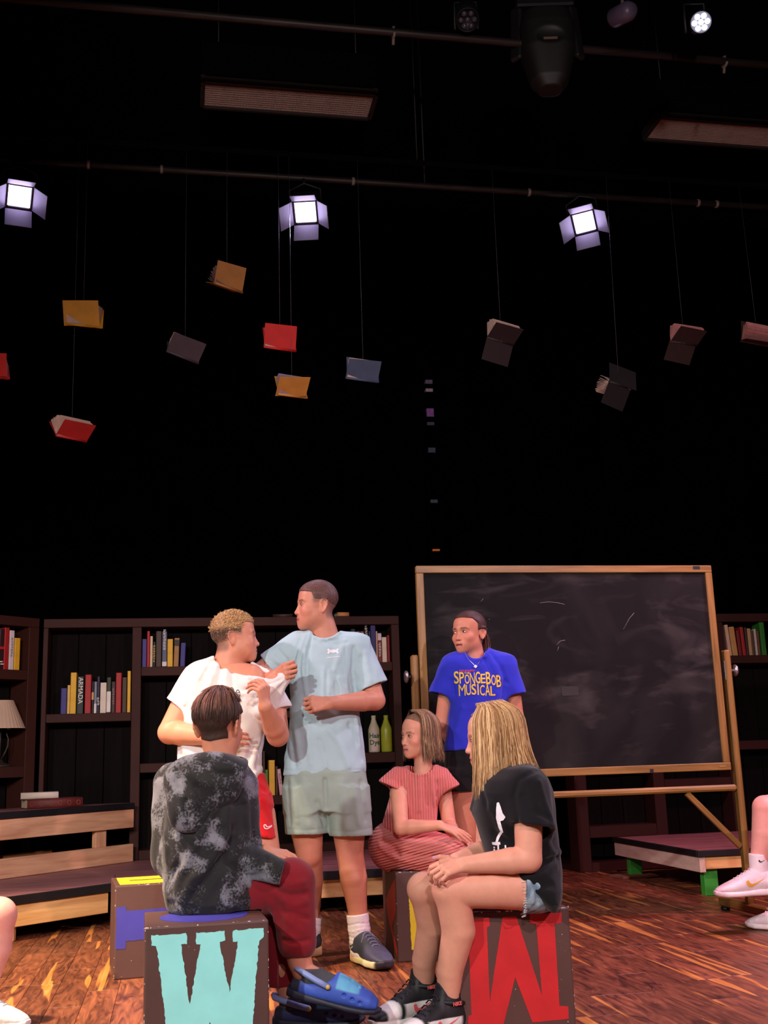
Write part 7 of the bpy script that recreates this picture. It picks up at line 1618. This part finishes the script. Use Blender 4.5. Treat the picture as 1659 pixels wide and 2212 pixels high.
# pipes
M_PIPE = mat('scuffed_steel_pipe', (44, 36, 34), 0.5, 0.5, 3, metal=.3, stretch=(1, 8, 8))
def pipe(label, y, z, x0=-3.4, x1=6.2):
    a, b = room(x0, y, z), room(x1, y, z); V, Fc = tube_arrays([a, a + (b - a) * .5, b], .021, 10); o = link('lighting_pipe', mesh_pd('lighting_pipe', V, Fc, True), M_PIPE); tag(o, label, 'pipe', 'lighting pipes'); return o
pipe('steel lighting pipe nearer the top of the picture, crossing behind the moving head', 5.03, 4.60); PIPE2 = pipe('steel lighting pipe carrying the three lit floodlights', 6.58, 4.60)
bt = rbox('batten', (-1.9, 5.0), (YH - .012, YH + .012), (4.615, 4.645), M_BLACKP); tag(bt, 'thin black batten from which the flying books hang', 'batten')
for x in (-1.6, 1.5, 4.7): tube('hanger_rod', [room(x, YH, 4.645), room(x, YH, 6.4)], .005, M_BLKMET, bt, 6)
for y_, pp in ((5.03, None), (6.58, PIPE2)):
    for x in (-2.5, 1.6, 5.5):
        if pp is not None: tube('hanger_rod', [room(x, y_, 4.62), room(x, y_, 6.4)], .006, M_BLKMET, pp, 6)
def clamp(x, y, z=4.6, parent=None, label=None):
    V = []; Fc = []; pts = [room(x, y + .03 * math.cos(a), z + .03 * math.sin(a)) for a in np.linspace(-2.6, 1.8, 10)]
    pts += [room(x, y + .02, z - .06)]
    V, Fc = tube_arrays(pts, .008, 6); o = link('pipe_clamp', mesh_pd('pipe_clamp', V, Fc, True), mat('bare_metal', (130, 118, 112), .4, .2, metal=.6))
    if parent: setp(o, parent)
    return o
# three floodlights with barn doors
M_LENS = mat('lit_lens', (235, 228, 255), .4, emit=(214, 196, 255), estr=13.0)
M_DOOR = mat('barn_door_metal', (104, 96, 112), .5, .1, 10)
def flood(label, pxy, aim, roll=0.0):
    c = PR(*pxy, 6.58); t = empty('floodlight', c); tag(t, label, 'stage light', 'lit floodlights with barn doors')
    fw = unit(np.asarray(aim, float) - c); R = rot_to(fw); R = R @ np.array(Matrix.Rotation(roll, 3, 'Y')); mw = Matrix([list(R[0]), list(R[1]), list(R[2])]).to_4x4(); mw.translation = Vector(c)
    bm_ = lambda n, s, l, m, rot=None, bv=.004: link(n, box_mesh(n, *s, bv), m, t, mw @ Matrix.Translation(l) @ (rot if rot is not None else Matrix.Identity(4)))
    bm_('housing', (.17, .16, .17), (0, -.095, 0), M_BLKMET); bm_('lens', (.132, .006, .128), (0, .0, 0), M_LENS)
    for s in (-1, 1): bm_('lens_frame', (.018, .02, .17), (s * .076, .004, 0), M_BLKMET); bm_('lens_frame', (.134, .02, .018), (0, .004, s * .074), M_BLKMET)
    for s in (-1, 1):
        bm_('barn_door', (.004, .15, .15), (s * .118, .082, 0), M_DOOR, Matrix.Rotation(-s * .50, 4, 'Z'), .001); bm_('barn_door', (.16, .13, .004), (0, .078, s * .112), M_DOOR, Matrix.Rotation(s * .52, 4, 'X'), .001)
    tube('yoke', [mw @ Vector(q) for q in ((-.1, -.09, 0), (-.1, -.09, .12), (0, -.09, .16), (.1, -.09, .12), (.1, -.09, 0))], .008, M_BLKMET, t, 6)
    top = mw @ Vector((0, -.09, .16)); rp = to_room(top); tube('hanger', [top, room(rp[0], 6.58, 4.6)], .010, M_BLKMET, t, 6)
    l = bpy.data.lights.new('floodlight_beam', 'SPOT'); l.energy = 90; l.color = (.80, .70, 1.0); l.spot_size = math.radians(75); l.spot_blend = .8; l.shadow_soft_size = .07
    lo = bpy.data.objects.new('floodlight_beam', l); COL.objects.link(lo); q = c + fw * .2; lo.location = q; lo.rotation_euler = Vector(fw).to_track_quat('-Z', 'Y').to_euler(); setp(lo, t)
    return t
flood('lit floodlight with barn doors at the left picture edge', (42, 424), (-.9, 3.2, .9)); flood('lit floodlight with barn doors in the middle', (660, 458), (-.6, 3.0, .9)); flood('lit floodlight with barn doors at the right', (1262, 480), (.5, 3.0, .9), .12)
# LED par cans
def par(label, pxy, y, aim, lit, r=.11):
    c = PR(*pxy, y); t = empty('led_par_can', c); tag(t, label, 'stage light'); fw = unit(np.asarray(aim, float) - c); mw = Vector(fw).to_track_quat('Z', 'Y').to_matrix().to_4x4(); mw.translation = Vector(c)
    lathe('can', [(0, -.2), (r * .7, -.2), (r, -.15), (r, 0.012), (r * .94, .012), (r * .94, 0), (0, 0)], M_BLKMET, t, mw)
    m = mat('led_lens_lit', (236, 232, 255), .3, emit=(228, 222, 255), estr=14) if lit else mat('led_lens_off', (70, 66, 80), .15, .05)
    for i in range(7):
        a = i * math.pi / 3; q = (0, 0) if i == 6 else (r * .58 * math.cos(a), r * .58 * math.sin(a))
        lathe('led_lens', [(0, .002), (r * .25, .002), (r * .25, .008), (r * .16, .014), (0, .016)], m, t, mw @ Matrix.Translation((q[0], q[1], 0)), 14)
    rp = to_room(c); tube('yoke', [Vector(c) + Vector((-r, .08, 0)), Vector(c) + Vector((-r, .08, .16)), Vector(c) + Vector((r, .08, .16)), Vector(c) + Vector((r, .08, 0))], .008, M_BLKMET, t, 6)
    return t
par('lit round LED par can with seven lenses at the top right', (1514, 48), 4.41, (0.4, 0, 1.2), True, .052)
par('unlit LED par can near the top centre', (1010, 42), 4.9, (.3, 0, -1.6), False, .06)
c = PR(1325, 40, 4.75); t = empty('small_spotlight', c); tag(t, 'small black spotlight left of the lit par can', 'stage light')
lathe('can', [(0, 0), (.045, 0), (.05, .01), (.05, .12), (.03, .15), (0, .15)], mat('lilac_lit_can', (92, 80, 104), .4, .1), t, Matrix.Translation(Vector(c)) @ Matrix.Rotation(math.pi / 2 + .3, 4, 'X') @ Matrix.Rotation(.5, 4, 'Y'))  # lilac light on the black can is put into its colour
tube('bracket', [Vector(c) + Vector((.05, 0, 0)), Vector(c) + Vector((.055, 0, .14))], .01, mat('bare_metal', (130, 118, 112), .4), t, 6)
# moving head
c = PR(1183, 110, 5.03); t = empty('moving_head_light', c); tag(t, 'large black moving head light hanging from the pipe at top right', 'stage light')
f = SDF((-.2, -.2, -.28), (.2, .2, .26), .006); f.add(LOFT([(-.24, 0, 0, .06, .06), (-.19, 0, 0, .10, .09), (-.02, 0, 0, .145, .12), (.12, 0, 0, .15, .12), (.2, 0, 0, .13, .11)], p=3.0)); f.sub(EL((0, -.125, .02), (.085, .02, .05)), .004)
for z in (-.14, -.125, -.11, -.095, .10, .115, .13, .145): f.ridge([(-.09, -.125, z), (.09, -.125, z)], .004, -.006)
V, Fq = f.mesh(1); link('head', fast_mesh('head', V + c, Fq), mat('matte_black_plastic', (26, 23, 24), .55, .1), t)
link('badge', box_mesh('badge', .075, .006, .014, .002), mat('badge_plate', (120, 100, 84), .4), t, Matrix.Translation(Vector(c) + Vector((0.0, -.112, .0))))
for s in (-1, 1): bar('yoke_arm', Vector(c) + Vector((s * .17, .0, -.05)), Vector(c) + Vector((s * .15, .02, .28)), .07, .03, mat('matte_black_plastic', (26, 23, 24)), t, .01)
bar('yoke_base', Vector(c) + Vector((-.16, .02, .28)), Vector(c) + Vector((.16, .02, .28)), .12, .05, M_BLKMET, t, .01)
tube('clamp_stem', [Vector(c) + Vector((0, .02, .3)), room(*to_room(c)[:2], 4.95)], .012, M_BLKMET, t, 6)
for x in (850, 1565): q = to_room(PR(x, 62 + (x - 850) * .093, 5.03)); o = clamp(q[0], 5.03); tag(o, 'bare metal pipe clamp left of the moving head light' if x < 1000 else 'bare metal pipe clamp at the right end of the upper pipe', 'clamp', 'pipe clamps')
for x, y in ((188, 358), (346, 368), (760, 394), (1140, 415), (1505, 436), (1545, 440)):
    q = to_room(PR(x, y, 6.58)); o = lathe('pipe_collar', [(0, 0), (.027, 0), (.027, .018), (0, .018)], mat('bare_metal', (130, 118, 112), .4), None, Matrix.Translation(room(q[0], 6.58, 4.6)) @ Matrix.Rotation(PSI, 4, 'Z') @ Matrix.Rotation(math.pi / 2, 4, 'Y'), 12); setp(o, PIPE2)
# ceiling grilles
def grille(label, x0, x1, mesh_style):
    t = empty('ceiling_vent', room((x0 + x1) / 2, 6.64, 5.2), PSI); tag(t, label, 'vent'); y0, y1, z = 6.50, 6.77, 5.2; m = mat('grille_metal', (196, 168, 158), .5, .1); mf = mat('grille_frame', (50, 42, 42), .6, .1)
    rbox('frame_side', (x0 - .02, x0 + .01), (y0, y1), (z - .02, z + .05), mf, t); rbox('frame_side', (x1 - .01, x1 + .02), (y0, y1), (z - .02, z + .05), mf, t)
    rbox('frame_rail', (x0, x1), (y0 - .02, y0 + .008), (z - .02, z + .03), mf, t); rbox('frame_rail', (x0, x1), (y1 - .008, y1 + .02), (z - .02, z + .03), mf, t)
    rbox('plenum', (x0 - .01, x1 + .01), (y0, y1), (z + .06, z + .30), M_BLACKP, t)
    for i in range(11 if mesh_style else 14):
        yy = y0 + .015 + (y1 - y0 - .03) * i / (10 if mesh_style else 13)
        rbox('slat', (x0 + .01, x1 - .01), (yy - .005, yy + .005), (z - .006, z + .012), m, t, .0005)
    if mesh_style:
        bm = bmesh.new(); n = 54
        for i in range(n):
            xx = x0 + .02 + (x1 - x0 - .04) * i / (n - 1); mm = Matrix.Translation((xx, (y0 + y1) / 2, z - .008)) @ Matrix.Diagonal((.003, y1 - y0 - .02, .003, 1)); bmesh.ops.create_cube(bm, size=1, matrix=mm)
        o = link('grid_wires', bm_mesh('grid_wires', bm), m, t, Matrix.Rotation(PSI, 4, 'Z')); o['kind'] = 'stuff'
    tube('hanger_rod', [room(x0 + .1, 6.64, z + .3), room(x0 + .1, 6.64, 6.4)], .006, M_BLKMET, t, 6); tube('hanger_rod', [room(x1 - .1, 6.64, z + .3), room(x1 - .1, 6.64, 6.4)], .006, M_BLKMET, t, 6)
grille('wire mesh ceiling vent at the upper left', .142, 1.27, True); grille('slatted ceiling vent at the right picture edge', 3.29, 4.9, False)
# glimpse of the props stored behind the drapes
t = empty('backstage_rack', room(*to_room(PR(932, 1000, 9.9))[:2], 0)); tag(t, 'narrow dark backstage rack with a few props in purple-lit colours', 'rack')
q = to_room(PR(932, 1000, 9.95)); xx = q[0]
rbox('upright', (xx - .06, xx - .045), (9.9, 10.0), (0, 4.1), M_VELVET, t); rbox('upright', (xx + .045, xx + .06), (9.9, 10.0), (0, 4.1), M_VELVET, t)
for py, h_, cc in ((828, 10, (120, 110, 130)), (846, 8, (190, 170, 180)), (894, 20, (150, 90, 170)), (918, 8, (70, 70, 90)), (975, 12, (60, 70, 90)), (1085, 8, (60, 64, 84)), (1190, 5, (230, 120, 40))):  # purple light is put into the prop colours
    z_ = PR(932, py, 9.95)[2]; hh = h_ * 9.95 / FPX; rbox('stored_prop', (xx - .035, xx + .035), (9.905, 9.97), (z_ - hh / 2, z_ + hh / 2), mat('prop_%d_%d' % (cc[0], cc[2]), cc, .6, .3, 30), t, .002); rbox('rack_shelf', (xx - .044, xx + .044), (9.905, 9.99), (z_ - hh / 2 - .012, z_ - hh / 2 - .001), M_VELVET, t)
print('objects', len(bpy.data.objects), 'tris', sum(len(o.data.polygons) for o in bpy.data.objects if o.type == 'MESH') * 2)
